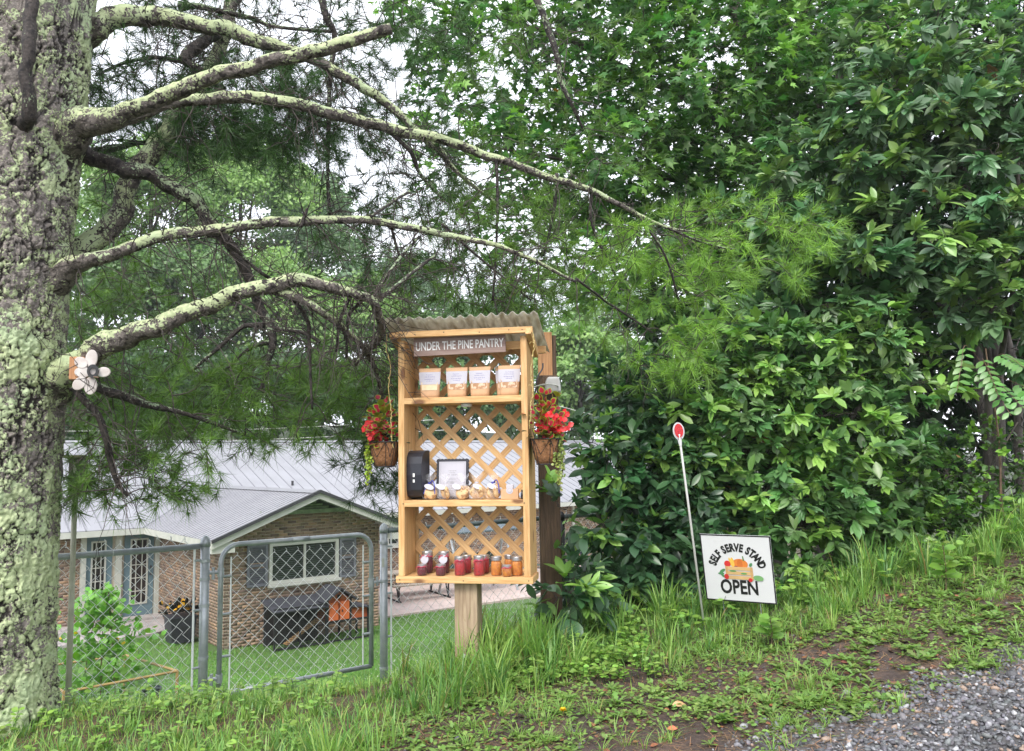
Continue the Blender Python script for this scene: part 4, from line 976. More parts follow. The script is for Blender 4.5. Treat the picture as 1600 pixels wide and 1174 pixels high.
# jars
def glassmat():
    m = bpy.data.materials.new('jar_glass'); m.use_nodes = True; b = m.node_tree.nodes['Principled BSDF']
    b.inputs['Base Color'].default_value = (.95, .97, .97, 1); b.inputs['Roughness'].default_value = .04; b.inputs['Alpha'].default_value = .04; b.inputs['Specular IOR Level'].default_value = .35; return m
JG = glassmat()
JAM = {'dark': mat('dark_berry_jam', (.13, .003, .012), (.06, .002, .007), rough=.25, spec=.2, nscale=30, coat=.15), 'red': mat('red_jam', (.34, .008, .012), (.20, .005, .009), rough=.3, spec=.2, nscale=60, coat=.15, lo=.45, hi=.6),
       'amber': mat('amber_jelly', (.55, .20, .015), (.36, .10, .008), rough=.25, spec=.2, nscale=50, coat=.15)}
LID = mat('silver_lid', (.55, .54, .55), (.42, .42, .43), rough=.3, metal=.85); RIB = mat('pink_ribbon', (.6, .06, .12), rough=.6)
def jar(px, y, r, h, kind, lab, tagr=0, rib_=False, grp=None):
    x, _ = X_of(px, 885, y); e = item('jam_jar', x, y, .602, lab, 'jar', rng.uniform(-.2, .2), grp)
    k = h
    MB().lathe([(r*.82, .003), (r*.93, .008), (r*.94, k*.62), (r*.86, k*.72), (r*.80, k*.76)], 24).obj('contents', JAM[kind], e, smooth=True)
    MB().lathe([(r*.86, 0), (r, .006), (r*1.0, k*.66), (r*.90, k*.76), (r*.86, k*.80)], 24).obj('glass', JG, e, smooth=True)
    MB().lathe([(r*.92, k*.80), (r*.95, k*.81), (r*.95, k*.97), (r*.88, k)], 24).obj('lid', LID, e, smooth=False)
    if rib_ or tagr:
        m = MB().lathe([(r*.93, k*.755), (r*.96, k*.775), (r*.93, k*.795)], 20); 
        m.tube(smooth_path([(0, -r*.95, k*.77), (-.012, -r*1.2, k*.85), (-.03, -r*1.1, k*.68)], 4), .0022, 4); m.tube(smooth_path([(0, -r*.95, k*.77), (.014, -r*1.2, k*.8), (.03, -r*1.1, k*.92)], 4), .0022, 4); m.obj('ribbon', RIB, e)
    if tagr: MB().lathe([(tagr, 0), (tagr, .0012)], 24).obj('tag', PAPER, e, loc=(-.002, -r-.004, k*.66), rot=(RX-.15, 0, 0))
jar(668, .035, .036, .132, 'dark', 'tall dark jam jar with round white tag at the left, behind the leftmost small jar', .026, True)
jar(694, .035, .036, .132, 'dark', 'tall dark jam jar with round white tag, second from the left', .026, True)
jar(659.5, -.075, .031, .068, 'dark', 'leftmost small dark jam jar, at the front of the bottom shelf', 0, True)
jar(688.5, -.075, .031, .068, 'dark', 'small dark jam jar in front of the second tall jar', 0, True)
jar(729, .04, .032, .11, 'red', 'red jam jar half hidden behind the left one of the two front red jars', 0, True)
jar(718.5, -.06, .034, .113, 'red', 'left one of the two front red jam jars in the middle of the bottom shelf', 0, True)
jar(757, .04, .032, .11, 'red', 'red jam jar half hidden behind the right one of the two front red jars', 0, True)
jar(748.5, -.06, .034, .116, 'red', 'right one of the two front red jam jars in the middle of the bottom shelf', 0, True)
jar(775.5, -.05, .034, .112, 'amber', 'left amber jelly jar on the bottom shelf', 0, False)
jar(796, .04, .032, .112, 'amber', 'amber jelly jar at the back between the two front amber jars', 0, False)
jar(808, -.05, .034, .112, 'amber', 'rightmost amber jelly jar on the bottom shelf', 0, False)
jar(792, -.098, .028, .068, 'amber', 'small amber jar with red ribbon at the front edge between the amber jars', 0, True)
# twine / light strings
TWN = mat('warm_twine', (.55, .42, .16), rough=.7)
def string(pts, lab, blobs=6):
    P_ = smooth_path([st2w(*p) for p in pts], 8); P_ = P_+rng.normal(0, .0022, P_.shape); m = MB().tube(P_, .0028, 5)
    for q in np.linspace(4, len(P_)-5, blobs).astype(int): m.box(P_[q]+rng.normal(0, .004, 3), (.008, .006, .010))
    for q in np.linspace(6, len(P_)-8, 3).astype(int):
        s = rng.uniform(-1, 1, 3)*[.03, .005, .03]; m.tube([P_[q], P_[q]+s*.6+[0, 0, .01], P_[q]+s], .0018, 4)
    o = m.obj('light_string', TWN); tag(o, lab, 'string'); return o
string([(-.455, -.16, zz(2.07)), (-.46, -.165, zz(1.98)), (-.44, -.15, zz(1.87)), (-.45, -.15, zz(1.72)), (-.435, -.15, zz(1.60)), (-.435, -.15, zz(1.50)), (-.425, -.14, zz(1.37))], 'pale wire string hanging down the left side of the stand')
string([(.445, -.16, zz(2.04)), (.452, -.165, zz(1.95)), (.430, -.15, zz(1.83)), (.438, -.15, zz(1.70)), (.425, -.15, zz(1.62)), (.422, -.15, zz(1.55)), (.41, -.13, zz(1.47))], 'pale wire string hanging down the right side of the stand')
# hanging baskets
COIR = mat('coir', (.30, .14, .06), (.19, .085, .035), rough=.95, nscale=60, detail=6, bump=.8, bscale=120)
def basket(side, lab, lab2):
    bx0 = st2w(side*(.408+.092), -.045+(-.02 if side < 0 else 0), zz(1.255)); e = empty('hanging_basket', tuple(bx0), SA, lab, 'planter basket')
    m = MB(); n = 12; V = []
    for z, r in ((0, .055), (.05, .07), (.10, .082), (.15, .09)):
        V += [[r*np.sign(math.cos(a))*abs(math.cos(a))**.6, r*np.sign(math.sin(a))*abs(math.sin(a))**.6*1.1, z+rng.normal(0, .002)] for a in np.arange(n*2)*math.pi/n]
    k = n*2; m.add(V, [(i*k+j, i*k+(j+1) % k, (i+1)*k+(j+1) % k, (i+1)*k+j) for i in range(3) for j in range(k)]+[tuple(range(k))[::-1]]); m.obj('coir_liner', COIR, e, smooth=True)
    MB().box((0, 0, .146), (.15, .17, .01)).obj('potting_soil', mat('potting_soil', (.03, .02, .015), rough=.95, nscale=60, bump=.6), e)
    m = MB(); q = .62
    def pt(a, z): r = .055+.035*min(z/.15, 1)+.004; return (r*np.sign(math.cos(a))*abs(math.cos(a))**.6, r*np.sign(math.sin(a))*abs(math.sin(a))**.6*1.1, z)
    for z in (.002, .152): m.tube([pt(a, z) for a in np.linspace(0, 2*math.pi, 33)], .003, 5, cap=False)
    for a in np.arange(8)*math.pi/4+.2:
        m.tube([pt(a, .15), pt(a+.02, .08), pt(a, 0)], .0018, 4); m.tube([pt(a, .15), pt(a+.2, .11), pt(a+.39, .06)], .0018, 4); m.tube([pt(a+.785, .15), pt(a+.6, .11), pt(a+.39, .06)], .0018, 4)
    m.obj('wire_frame', BLK, e)
    m = MB(); m.tube([(-side*.07, 0, .15), (-side*.083, 0, .22)], .003, 5); m.obj('hook', BLK, e)
    pe = empty('potted_plant', tuple(bx0+np.array([0, 0, .14])), SA, lab2, 'plant')
    # coleus leaves: red heart with yellow green rim (two nested leaves)
    n = 120; p = rng.normal(0, 1, (n, 3))*[.040, .045, .07]+[side*.01, -.02, .12]; p[:, 2] = np.clip(p[:, 2], .0, .30)
    ax = unit(p*[1, 1, .3]+rng.normal(0, .03, (n, 3))+[0, -.03, 0]); nm = rng.normal(0, .35, (n, 3))+[0, -.8, .9]; sz = rng.uniform(.036, .062, n)
    lb = LB(); lb.add(*leaves(RD, RDF, p, ax, nm, sz, 1., tint(n, (.30, .38, .05), .2)))
    lb.obj('leaf_rims', LEAF, pe, kind='stuff')
    lb = LB(); nn = unit(nm-ax*(nm*ax).sum(1, keepdims=True)); lb.add(*leaves(RD, RDF, p+ax*sz[:, None]*.09+nn*.002, ax, nm, sz*.80, .88, tint(n, (.42, .02, .05), .35, .15))); lb.obj('red_leaves', LEAF, pe, kind='stuff')
    n = 60; c = rng.normal(0, 1, (15, 3))*[.035, .025, .035]+([-.055, -.05, .06] if side < 0 else [.05, -.06, .10]); p = np.repeat(c, 4, 0)+rng.normal(0, .006, (n, 3))
    lb = LB(); lb.add(*leaves(RD, RDF, p, rng.normal(0, 1, (n, 3))*[1, .3, 1], rng.normal(0, .3, (n, 3))+[0, -1, .3], rng.uniform(.026, .038, n), 1.1, tint(n, (.80, .035, .04), .12, .05))); lb.obj('flowers', LEAF, pe, kind='stuff')
    lb = LB(); n = 60; p = rng.normal(0, 1, (n, 3))*[.04, .04, .03]+[0, -.02, .03]; lb.add(*leaves(OV, OVF, p, unit(p*[1, 1, .2])+0, rng.normal(0, .3, (n, 3))+[0, -.3, 1], rng.uniform(.03, .05, n), 1.1, tint(n, (.03, .045, .02), .3))); lb.obj('green_leaves', LEAF, pe, kind='stuff')
    m = MB(); lb = LB()
    strands = [(-.075, -.04, -.20), (-.085, -.05, -.15), (-.06, -.06, -.17), (-.095, -.03, -.11), (-.08, -.06, -.23)] if side < 0 else [(.06, -.05, -.25), (.08, -.03, -.18), (.045, -.07, -.14), (.09, -.05, -.22), (.07, -.02, -.12), (.075, -.06, -.28)]
    for (sx_, sy_, dz_) in strands:
        pth = smooth_path([(sx_*.5, sy_*.5, .02), (sx_*.95, sy_, .02), (sx_*1.15, sy_, dz_*.4), (sx_*1.2+rng.normal(0, .01), sy_, dz_)], 8); m.tube(pth, .0016, 4)
        idx = np.repeat(np.arange(4, len(pth)), 4); n = len(idx); q = pth[idx]+rng.normal(0, .004, (n, 3)); a = rng.normal(0, 1, (n, 3)); a[:, 2] -= .3
        lb.add(*leaves(RD, RDF, q, a, rng.normal(0, .4, (n, 3))+[0, -.8, .6], rng.uniform(.011, .02, n), 1.1, tint(n, (.38, .50, .05) if side < 0 else (.30, .36, .09), .25)))
    m.obj('stems', TWIGB, pe); lb.obj('trailing_leaves', LEAF, pe, kind='stuff')
basket(-1, 'coir lined wire basket on the left side of the stand', 'red coleus and begonias with long lime green trails in the left basket')
basket(1, 'coir lined wire basket on the right side of the stand', 'red coleus and begonias with yellow green trails in the right basket')
# ------------------------------------------------------------------ UTILITY POST behind the stand
up = P(858, 760, 5.75); uz = float(gz(up[0], up[1])); e = empty('utility_post', (up[0], up[1], uz), 0, 'rough brown wooden utility post with a grey box behind the right side of the stand', 'post')
RW_ = mat('rough_brown_wood', (.12, .075, .042), (.05, .032, .02), rough=.85, nscale=10, stretch=(7, 7, .6), bump=.7, bscale=26, lo=.3, hi=.7)
hb = P(858, 588, 5.75)[2]-uz; ht = P(858, 519, 5.75)[2]-uz
o = MB().box((0, 0, hb/2-.1), (.142, .15, hb+.2)).obj('lower_post', RW_, e, bevel=.006)
lum('upper_board', (-.01, .03, (hb+ht)/2), (.10, .06, ht-hb+.0), 'z', e, lumber('brown_board', (.42, .22, .09), (.3, .15, .06)), .003)
MB().box((.055, .05, (hb+ht)/2-.02), (.03, .05, ht-hb)).obj('side_board', RW_, e)
gx0 = P(863, 590, 5.65); m = MB(); 
m.prism([(-.055, -.0), (-.05, .07), (-.035, .105), (.04, .105), (.05, .07), (.055, 0)], .08); o = m.obj('insulator_box', mat('grey_plastic', (.42, .42, .40), (.33, .33, .31), rough=.5, nscale=9), e, bevel=.012); o.location = (gx0[0]-up[0], -.17, hb-.125+.0)
MB().tube(smooth_path([(-.10, -.09, hb-.085), (-.03, -.19, hb-.075), (.05, -.20, hb-.08), (.075, -.12, hb-.10)], 5), .006, 6).obj('strap_wire', WHITE, e)
MB().tube(smooth_path([(-.085, -.09, hb-.12), (-.07, -.10, hb-.02), (-.035, -.10, hb+.04), (-.03, -.10, hb+.08)], 5), .006, 6).obj('cable_clamp', DARKT, e)
MB().lathe([(.008, 0), (.006, .006)], 8).obj('bolt', WHITE, e, loc=(.035, -.08, hb-.19), rot=(RX, 0, 0))
for q, (pa, pb2) in enumerate((((870, 634), (1010, 655)), ((100, 674), (700, 655)), ((100, 690), (700, 672)), ((870, 655), (1010, 668)))):
    a = P(pa[0], pa[1], 31); b = P(pb2[0], pb2[1], 31+.0*q); mid = (a+b)/2-[0, 0, .15]
    o = MB().tube(smooth_path([a, mid, b], 10), .012, 4).obj('field_wire', WHITE); tag(o, ['single pale wire beyond the house just right of the utility post', 'upper pale wire strung beyond the house roof on the left', 'lower pale wire strung beyond the house roof on the left', 'lower pale wire beyond the house right of the utility post'][q], 'wire')
# ------------------------------------------------------------------ REFLECTOR STAKE
rb = P(1101, 978, 5.55); rz_ = float(gz(rb[0], rb[1])); rt = P(1060.5, 674, 5.45)
e = empty('reflector_stake', (rb[0], rb[1], rz_), 0, 'leaning white driveway stake with a red oval reflector beside the open sign', 'reflector'); tl = rt-np.array([rb[0], rb[1], rz_])
FG = mat('white_fibreglass', (.5, .5, .47), rough=.4)
MB().tube([tuple(-tl*.05), tuple(tl*.5), tuple(tl*.985)], .0075, 8).obj('rod', FG, e, smooth=True)
ov = lambda rx, rz, n=26: [(rx*math.cos(a), rz*math.sin(a)) for a in np.linspace(0, 2*math.pi, n, endpoint=False)]
hd = MB().prism(ov(.038, .058), .01).obj('holder', mat('white_plastic', (.55, .55, .55), rough=.4), e, bevel=.002); hd.location = tl; hd.rotation_euler = (0, -.10, .0)
rd = MB().prism(ov(.029, .046), .003).obj('red_lens', mat('red_lens', (.55, .015, .02), (.34, .01, .014), rough=.22, nscale=110, coat=.1, lo=.45, hi=.55), e); rd.location = tl+np.array([0, -.0035, .003]); rd.rotation_euler = (0, -.10, 0)
nk = MB().add([(-.014, 0, 0), (.014, 0, 0), (.014, .01, 0), (-.014, .01, 0), (-.008, 0, -.05), (.008, 0, -.05), (.008, .01, -.05), (-.008, .01, -.05)], [(0, 1, 2, 3), (7, 6, 5, 4), (0, 4, 5, 1), (1, 5, 6, 2), (2, 6, 7, 3), (3, 7, 4, 0)]).obj('neck', MATS['white_plastic'], e); nk.location = tl+np.array([.004, 0, -.048]); nk.rotation_euler = (0, -.10, 0)
# ------------------------------------------------------------------ YARD SIGN
sc_ = P(1152.5, 888.5, 5.45); e = empty('yard_sign', tuple(sc_), 0, 'tilted white square yard sign with vegetable crate picture stuck in the grass', 'sign', rot=(.22, .0, -.54))
SW, SH = .455, .445
MB().box((0, 0, 0), (SW, .005, SH)).obj('panel', mat('white_sign_panel', (.66, .66, .68), (.62, .62, .64), rough=.45, nscale=3), e)
BI = mat('black_ink', (.012, .012, .014), rough=.5); m = MB(); t_ = .008
for c, d in (((0, -SH/2+t_/2), (SW, t_)), ((0, SH/2-t_/2), (SW, t_)), ((-SW/2+t_/2, 0), (t_, SH-2*t_)), ((SW/2-t_/2, 0), (t_, SH-2*t_))): m.box((c[0], -.003, c[1]), (d[0], .0016, d[1]))
m.obj('border', BI, e)
s_ = 'SELF SERVE STAND'; n = len(s_); R_ = .166; wch = {'I': .5, ' ': .55, 'L': .82, 'E': .86, 'F': .82, 'A': 1.02, 'N': 1.05, 'D': 1.02, 'V': 1.02, 'R': 1.0, 'S': .95, 'T': .9}
tw = sum(wch[c] for c in s_); a0 = math.radians(75); acc = 0
lt_ = {c: text_mesh('letter', c, .070, bold=.0036, sx=.70) for c in set(s_) if c != ' '}
for c in s_:
    mid = acc+wch[c]/2; acc += wch[c]; a = a0-2*a0*mid/tw
    if c == ' ': continue
    link('letter', lt_[c], BI, e, loc=(R_*math.sin(-a), -.0036, -.028+R_*math.cos(a)*1.0), rot=(RX, -a, 0))
link('open_lettering', text_mesh('open_lettering', 'OPEN', .128, bold=.0036, sx=.74), BI, e, loc=(.0, -.0036, -.128), rot=(RX, 0, 0))
lay_ = [0]
def flat(name, poly, c, hi=0):
    lay_[0] += 1; k = lay_[0]; m = MB().prism(poly, .0004, Matrix.Translation((0, -.0034-.00045*k*.5, 0))); return m.obj(name, mat('print_'+name, c, rough=.6), e)
def ell(cx, cz, rx, rz, n=18, rot=0): return [(cx+rx*math.cos(a)*math.cos(rot)-rz*math.sin(a)*math.sin(rot), cz+rx*math.cos(a)*math.sin(rot)+rz*math.sin(a)*math.cos(rot)) for a in np.linspace(0, 2*math.pi, n, endpoint=False)]
flat('leaf', ell(-.10, -.02, .022, .010, rot=.6), (.08, .25, .10)); flat('leaf', ell(-.11, -.038, .02, .008, rot=0), (.08, .25, .10)); flat('leaf', ell(-.098, -.052, .018, .008, rot=-.7), (.08, .25, .10))
flat('pumpkin', ell(.018, .03, .052, .036), (.72, .22, .04)); flat('pumpkin_rib', ell(.018, .03, .018, .035), (.62, .16, .03)); flat('corn', ell(-.028, .038, .011, .036, rot=.1), (.8, .5, .08)); flat('corn', ell(-.042, .045, .007, .028, rot=.25), (.72, .40, .06))
flat('tomato', ell(-.062, .03, .021, .021), (.6, .03, .03)); flat('pumpkin_stem', [(.04, .055), (.05, .055), (.044, .085), (.038, .085)], (.10, .22, .05)); flat('beet', ell(-.008, .006, .016, .013), (.25, .03, .07)); flat('leaf', ell(.088, .03, .014, .009, rot=1.0), (.08, .3, .12))
for z in (.002, -.028, -.058): flat('crate_slat', [(-.078, z+.011), (.098, z+.011), (.098, z-.012), (-.078, z-.012)], (.68, .44, .20))
flat('crate_post', [(-.078, .014), (-.062, .014), (-.062, -.072), (-.078, -.072)], (.60, .36, .15)); flat('crate_post', [(.082, .014), (.098, .014), (.098, -.072), (.082, -.072)], (.60, .36, .15))
flat('peas', ell(.04, -.030, .02, .006), (.12, .34, .10)); flat('peas', ell(-.03, -.016, .022, .005), (.12, .34, .10)); flat('cucumber', ell(.13, -.055, .032, .018, rot=-.1), (.20, .42, .16)); flat('tomato', ell(-.075, -.055, .015, .018), (.5, .03, .04)); flat('tomato', ell(.078, -.07, .013, .013), (.6, .04, .03))
for x in (-.12, .12): MB().tube([(x, .006, -SH/2+.1), (x, .006, -SH/2-.16)], .003, 6).obj('stake_wire', GALV, e)
# ------------------------------------------------------------------ FLOWER BIRDHOUSE on the trunk
fc = P(146, 581, 4.55); e = empty('flower_birdhouse', tuple(fc), .35, 'white wooden flower ornament on a small birdhouse block fixed to the pine trunk', 'birdhouse')
PW = mat('white_painted_wood', (.66, .62, .58), (.52, .45, .41), rough=.6, nscale=14, rnd=.06)
lum('block', (-.085, .10, .02), (.075, .17, .125), 'z', e, lumber('cedar_block', (.50, .26, .12), (.38, .18, .08)), .003)
for k_, (x, z, a, rx, rz) in enumerate(((-.012, .072, .1, .030, .050), (-.062, .048, -.9, .030, .036), (-.052, -.004, 1.57, .030, .042), (-.066, -.066, .7, .030, .042), (-.012, -.078, .05, .032, .05), (.05, -.002, 1.45, .028, .036))):
    o = MB().prism(ov(rx, rz, 22), .022).obj('petal', PW, e, bevel=.004); o.location = (x, -.005-.003*(k_ % 2), z); o.rotation_euler = (0, a, 0)
m = MB()
for r0, r1 in ((.017, .034),):
    n = 24; V = []
    for y in (-.03, -.012):
        for r in (r0, r1): V += [[r*math.cos(a)*.85, y, r*math.sin(a)*1.1] for a in np.arange(n)*2*math.pi/n]
    m.add(V, [(j, (j+1) % n, n+(j+1) % n, n+j) for j in range(n)]+[(n+j, n+(j+1) % n, 3*n+(j+1) % n, 3*n+j) for j in range(n)]+[(2*n+j, 2*n+(j+1) % n, (j+1) % n, j) for j in range(n)]+[(2*n+j, 3*n+j, 3*n+(j+1) % n, 2*n+(j+1) % n) for j in range(n)])
m.obj('centre_ring', mat('black_ring', (.03, .03, .032), rough=.5), e)
MB().prism(ov(.017, .02), .004, Matrix.Translation((0, -.014, 0))).obj('centre_disc', PW, e)
MB().tube([(.0, -.02, -.03), (.035, -.07, -.038)], .004, 6).obj('perch', TWIGB, e)
# ------------------------------------------------------------------ PINE TREE
def voro(U, Vv, seed=0):
    iu = np.floor(U).astype(int); iv = np.floor(Vv).astype(int); d1 = np.full(U.shape, 9.); d2 = np.full(U.shape, 9.); idm = np.zeros(U.shape)
    def h(a, b, s):
        n = (a*374761393+b*668265263+s*982451653) & 0x7fffffff; n = ((n ^ (n >> 13))*1274126177) & 0x7fffffff; return ((n ^ (n >> 16)) & 0xffff)/65536.
    for du in (-1, 0, 1):
        for dv in (-1, 0, 1):
            a, b = iu+du, iv+dv; px = a+.1+.8*h(a, b, 1+seed); py = b+.1+.8*h(a, b, 2+seed); d = np.hypot(U-px, Vv-py)
            cl = d < d1; d2 = np.where(cl, d1, np.minimum(d2, d)); idm = np.where(cl, h(a, b, 3+seed), idm); d1 = np.where(cl, d, d1)
    return d1, d2, idm
TB = P(-34, 1118, 4.85); TBZ = float(gz(TB[0], TB[1]))-.12; pine_o = np.array([TB[0], TB[1], TBZ])
pine = empty('pine_tree', tuple(pine_o), 0, 'large lichen covered pine with spreading limbs at the left edge', 'pine tree')
BK1 = barkmat('pine_trunk_bark', (.20, .175, .155), (.022, .017, .014), (.47, .54, .30), .10, True)
BK2 = barkmat('pine_limb_bark', (.14, .12, .105), (.022, .017, .014), (.43, .49, .27), .14, False)
BK3 = barkmat('dark_limb_bark', (.055, .045, .04), (.012, .01, .01), (.30, .37, .22), -.02, False)
cpx = [(-38, 1135, .43), (-33, 1090, .385), (-28, 1000, .36), (-22, 850, .352), (-12, 700, .35), (-4, 550, .348), (6, 400, .345), (22, 250, .35), (36, 120, .34), (52, 0, .33), (68, -150, .31), (80, -320, .29), (98, -560, .25), (120, -900, .18)]
cp = np.array([P(a, b, 4.85) for a, b, r in cpx]); cp[0, 2] = TBZ; cr_ = np.array([c[2] for c in cpx])
path = smooth_path(cp, 8); zc = path[:, 2]; zg = np.concatenate([np.arange(TBZ, 2.6, .0075), np.arange(2.6, zc[-1], .08)])
cx = np.interp(zg, zc, path[:, 0]); cy = np.interp(zg, zc, path[:, 1]); rr0 = np.interp(zg, cp[:, 2], cr_)
na = 330; th_ = np.linspace(0, 2*math.pi, na, endpoint=False); TH, ZG = np.meshgrid(th_, zg)
U_ = TH*.36/.034; V_ = ZG/.062
wz = np.stack([U_*.6, V_*.9, U_*0], -1); U2 = U_+2.4*(fbm(wz, 5, 4)-.5); V2 = V_+2.4*(fbm(wz+7, 5, 5)-.5); pres = np.clip((fbm(np.stack([np.cos(TH)*3, np.sin(TH)*3, ZG*5], -1), 3, 77)-.40)*5, .38, 1)
d1, d2, idm = voro(U2, V2); edge_ = d2-d1; plate = np.clip(edge_/.20, 0, 1)
d1b, d2b, idb = voro(U2*2.3, V2*2.1, 7); pb_ = np.clip((d2b-d1b)/.3, 0, 1)
fine_ = fbm(np.stack([np.cos(TH)*14, np.sin(TH)*14, ZG*30], -1), 4, 9)
low = fbm(np.stack([np.cos(TH)*1.3, np.sin(TH)*1.3, ZG*1.3], -1), 3, 2)
RR = -.018*(1-np.clip((lambda a, b: (b-a)/.20)(*voro(TH*.36/.12+1.5*(fbm(wz*.5, 4, 14)-.5), ZG/.42+1.2*(fbm(wz*.5+9, 4, 15)-.5), 3)[:2]), 0, 1))+rr0[:, None]*(1+.10*(low-.5))+.017*plate*(.4+1.0*idm)*(.4+.6*pres)+.003*pb_+.018*(fine_-.5)
VV = np.stack([cx[:, None]+RR*np.cos(TH), cy[:, None]+RR*np.sin(TH), ZG], -1)-pine_o
n_, k_ = VV.shape[:2]; i, j = np.meshgrid(np.arange(n_-1), np.arange(k_), indexing='ij')
F = np.stack([i*k_+j, i*k_+(j+1) % k_, (i+1)*k_+(j+1) % k_, (i+1)*k_+j], -1).reshape(-1, 4)
d1c, d2c, _i = voro(TH*.36/.12+1.5*(fbm(wz*.5, 4, 14)-.5), ZG/.42+1.2*(fbm(wz*.5+9, 4, 15)-.5), 3); fis = np.clip((d2c-d1c)/.16, 0, 1)**.8
cc = fis[..., None]*np.clip(1-(1-np.clip(edge_/.42, 0, 1)*(.6+.4*pb_))*pres-.25*(fine_ < .36), 0, 1)[..., None]*np.ones(3)
link('trunk', meshnp('trunk', VV, [F], cc.reshape(-1, 3), True), BK1, pine)
nodes = []      # attach points for twigs
def limb(pts, name='branch', m_=BK2, n=20, rough=.12, sub=10, attach=True, parent=pine, o_=None):
    """pts: (px,py,D,r_px)"""
    q = np.array([list(P(a, b, D))+[r*D/FOC*(.80 if r < 26 else .95)] for a, b, D, r in pts]); s = smooth_path(q, sub); c, r = s[:, :3], np.maximum(s[:, 3], .002)
    V, F = tube(c, 1., n); V = V.reshape(len(c), n, 3); d = V-c[:, None]
    nz_ = fbm(V*14+50, 4, 6)-.5; lowf = fbm(c*3+20, 2, 3)-.5; V = c[:, None]+d*(r[:, None, None]*(1+.25*lowf[:, None, None]))*(1+rough*2.6*nz_[..., None]+rough*2.2*(fbm(V*55+9, 2, 16)-.5)[..., None])
    V = V+np.stack([fbm(c*6, 2, 8), fbm(c*6+30, 2, 9), fbm(c*6+60, 3, 10)], -1)[:, None]*r[:, None, None]*1.5-r[:, None, None]*.75
    V = V.reshape(-1, 3)-(pine_o if o_ is None else o_)
    me = meshnp(name, V, [F, np.arange(n)[None, ::-1], (len(c)-1)*n+np.arange(n)[None]], None, True)
    o = link(name, me, m_, parent)
    if attach:
        for k in range(int(len(c)*.12), len(c), 2): nodes.append(c[k])
    return c, r
L = {}
L['L1'] = limb([(50, 262, 4.9, 50), (92, 228, 4.84, 38), (128, 203, 4.74, 26), (190, 182, 4.6, 19), (270, 145, 4.55, 17), (340, 118, 4.5, 15), (400, 104, 4.45, 14), (470, 86, 4.4, 13), (545, 65, 4.4, 12), (612, 47, 4.4, 10.5)], n=28, sub=14, attach=False)
L['L2'] = limb([(120, 212, 4.85, 14), (200, 185, 4.85, 12), (270, 163, 4.9, 12), (340, 153, 4.95, 12), (400, 152, 5.0, 12), (470, 163, 5.1, 12), (540, 184, 5.2, 11.5), (600, 197, 5.3, 11), (680, 215, 5.4, 9.5), (760, 243, 5.5, 8), (850, 275, 5.6, 7), (930, 300, 5.75, 6), (1000, 338, 5.9, 4.5), (1040, 355, 6.05, 3), (1085, 362, 6.2, 1.5)], n=24, sub=12)
L['L0'] = limb([(90, 60, 5.0, 38), (150, 40, 5.0, 24), (230, 26, 5.1, 20), (300, 33, 5.15, 16), (380, 53, 5.2, 14), (440, 74, 5.3, 12), (500, 98, 5.35, 11), (560, 132, 5.4, 10), (610, 168, 5.5, 8.5), (650, 205, 5.6, 8), (690, 240, 5.7, 7), (720, 275, 5.8, 4), (790, 330, 6.0, 3)], n=24, sub=12)
L['L3'] = limb([(90, 215, 5.0, 26), (135, 246, 4.98, 16), (190, 262, 5.0, 16), (240, 276, 5.1, 15), (290, 305, 5.2, 14), (325, 345, 5.3, 13), (352, 375, 5.35, 11), (378, 410, 5.4, 10), (395, 445, 5.45, 9), (405, 485, 5.5, 9), (425, 530, 5.5, 8), (418, 570, 5.5, 5), (406, 610, 5.5, 3)], m_=BK3, n=20)
L['L4'] = limb([(45, 470, 5.0, 40), (85, 436, 4.85, 28), (122, 414, 4.76, 18), (180, 396, 4.75, 13), (250, 371, 4.8, 12), (310, 363, 4.8, 11), (380, 354, 4.85, 10.5), (450, 347, 4.9, 9.5), (540, 343, 5.0, 8), (620, 352, 5.1, 7.5), (700, 368, 5.2, 6), (780, 385, 5.3, 5), (830, 405, 5.4, 4), (900, 440, 5.6, 3)], n=22, sub=12)
L['L5'] = limb([(30, 650, 5.0, 40), (75, 606, 4.83, 32), (125, 565, 4.72, 25), (180, 535, 4.65, 22), (250, 503, 4.6, 20), (320, 477, 4.6, 17), (390, 455, 4.6, 15), (460, 440, 4.65, 14), (520, 450, 4.7, 11), (565, 462, 4.75, 9), (588, 474, 4.8, 9), (594, 505, 4.95, 8.5), (590, 530, 5.1, 7), (572, 550, 5.3, 5), (556, 570, 5.4, 3)], n=26, sub=14)
L['L5b'] = limb([(430, 452, 4.65, 9), (470, 468, 4.68, 8), (500, 487, 4.7, 7), (540, 517, 4.9, 6), (572, 552, 5.2, 5.5), (590, 590, 5.45, 4.5), (600, 640, 5.6, 3)], n=12)
L['S2'] = limb([(100, 420, 5.25, 26), (136, 385, 5.2, 24), (184, 340, 5.25, 21), (205, 292, 5.3, 19), (236, 238, 5.4, 20), (285, 185, 5.5, 19), (312, 150, 5.6, 15), (335, 95, 5.7, 14), (355, 40, 5.8, 13), (385, -60, 6.0, 12)], n=26, sub=12)
limb([(355, 35, 5.8, 11), (330, 60, 5.6, 12), (300, 80, 5.5, 12), (285, 97, 5.45, 11)], m_=BK3, n=14)
limb([(285, 95, 5.45, 8), (320, 118, 5.5, 8), (350, 140, 5.5, 6)], m_=BK3, n=12)
limb([(285, 97, 5.45, 5), (240, 90, 5.5, 4.5), (190, 100, 5.6, 3.5), (150, 118, 5.7, 2.5)], m_=BK3, n=8)
limb([(45, -120, 4.4, 15), (46, 0, 4.42, 13), (44, 100, 4.43, 13), (42, 175, 4.48, 14), (41, 195, 4.57, 14), (38, 232, 4.8, 15)], m_=BK3, n=18, attach=False)
limb([(280, 8, 5.6, 9), (330, 15, 5.6, 6), (390, 28, 5.7, 5), (430, 42, 5.7, 4), (520, 50, 5.8, 3)], m_=BK3, n=10)
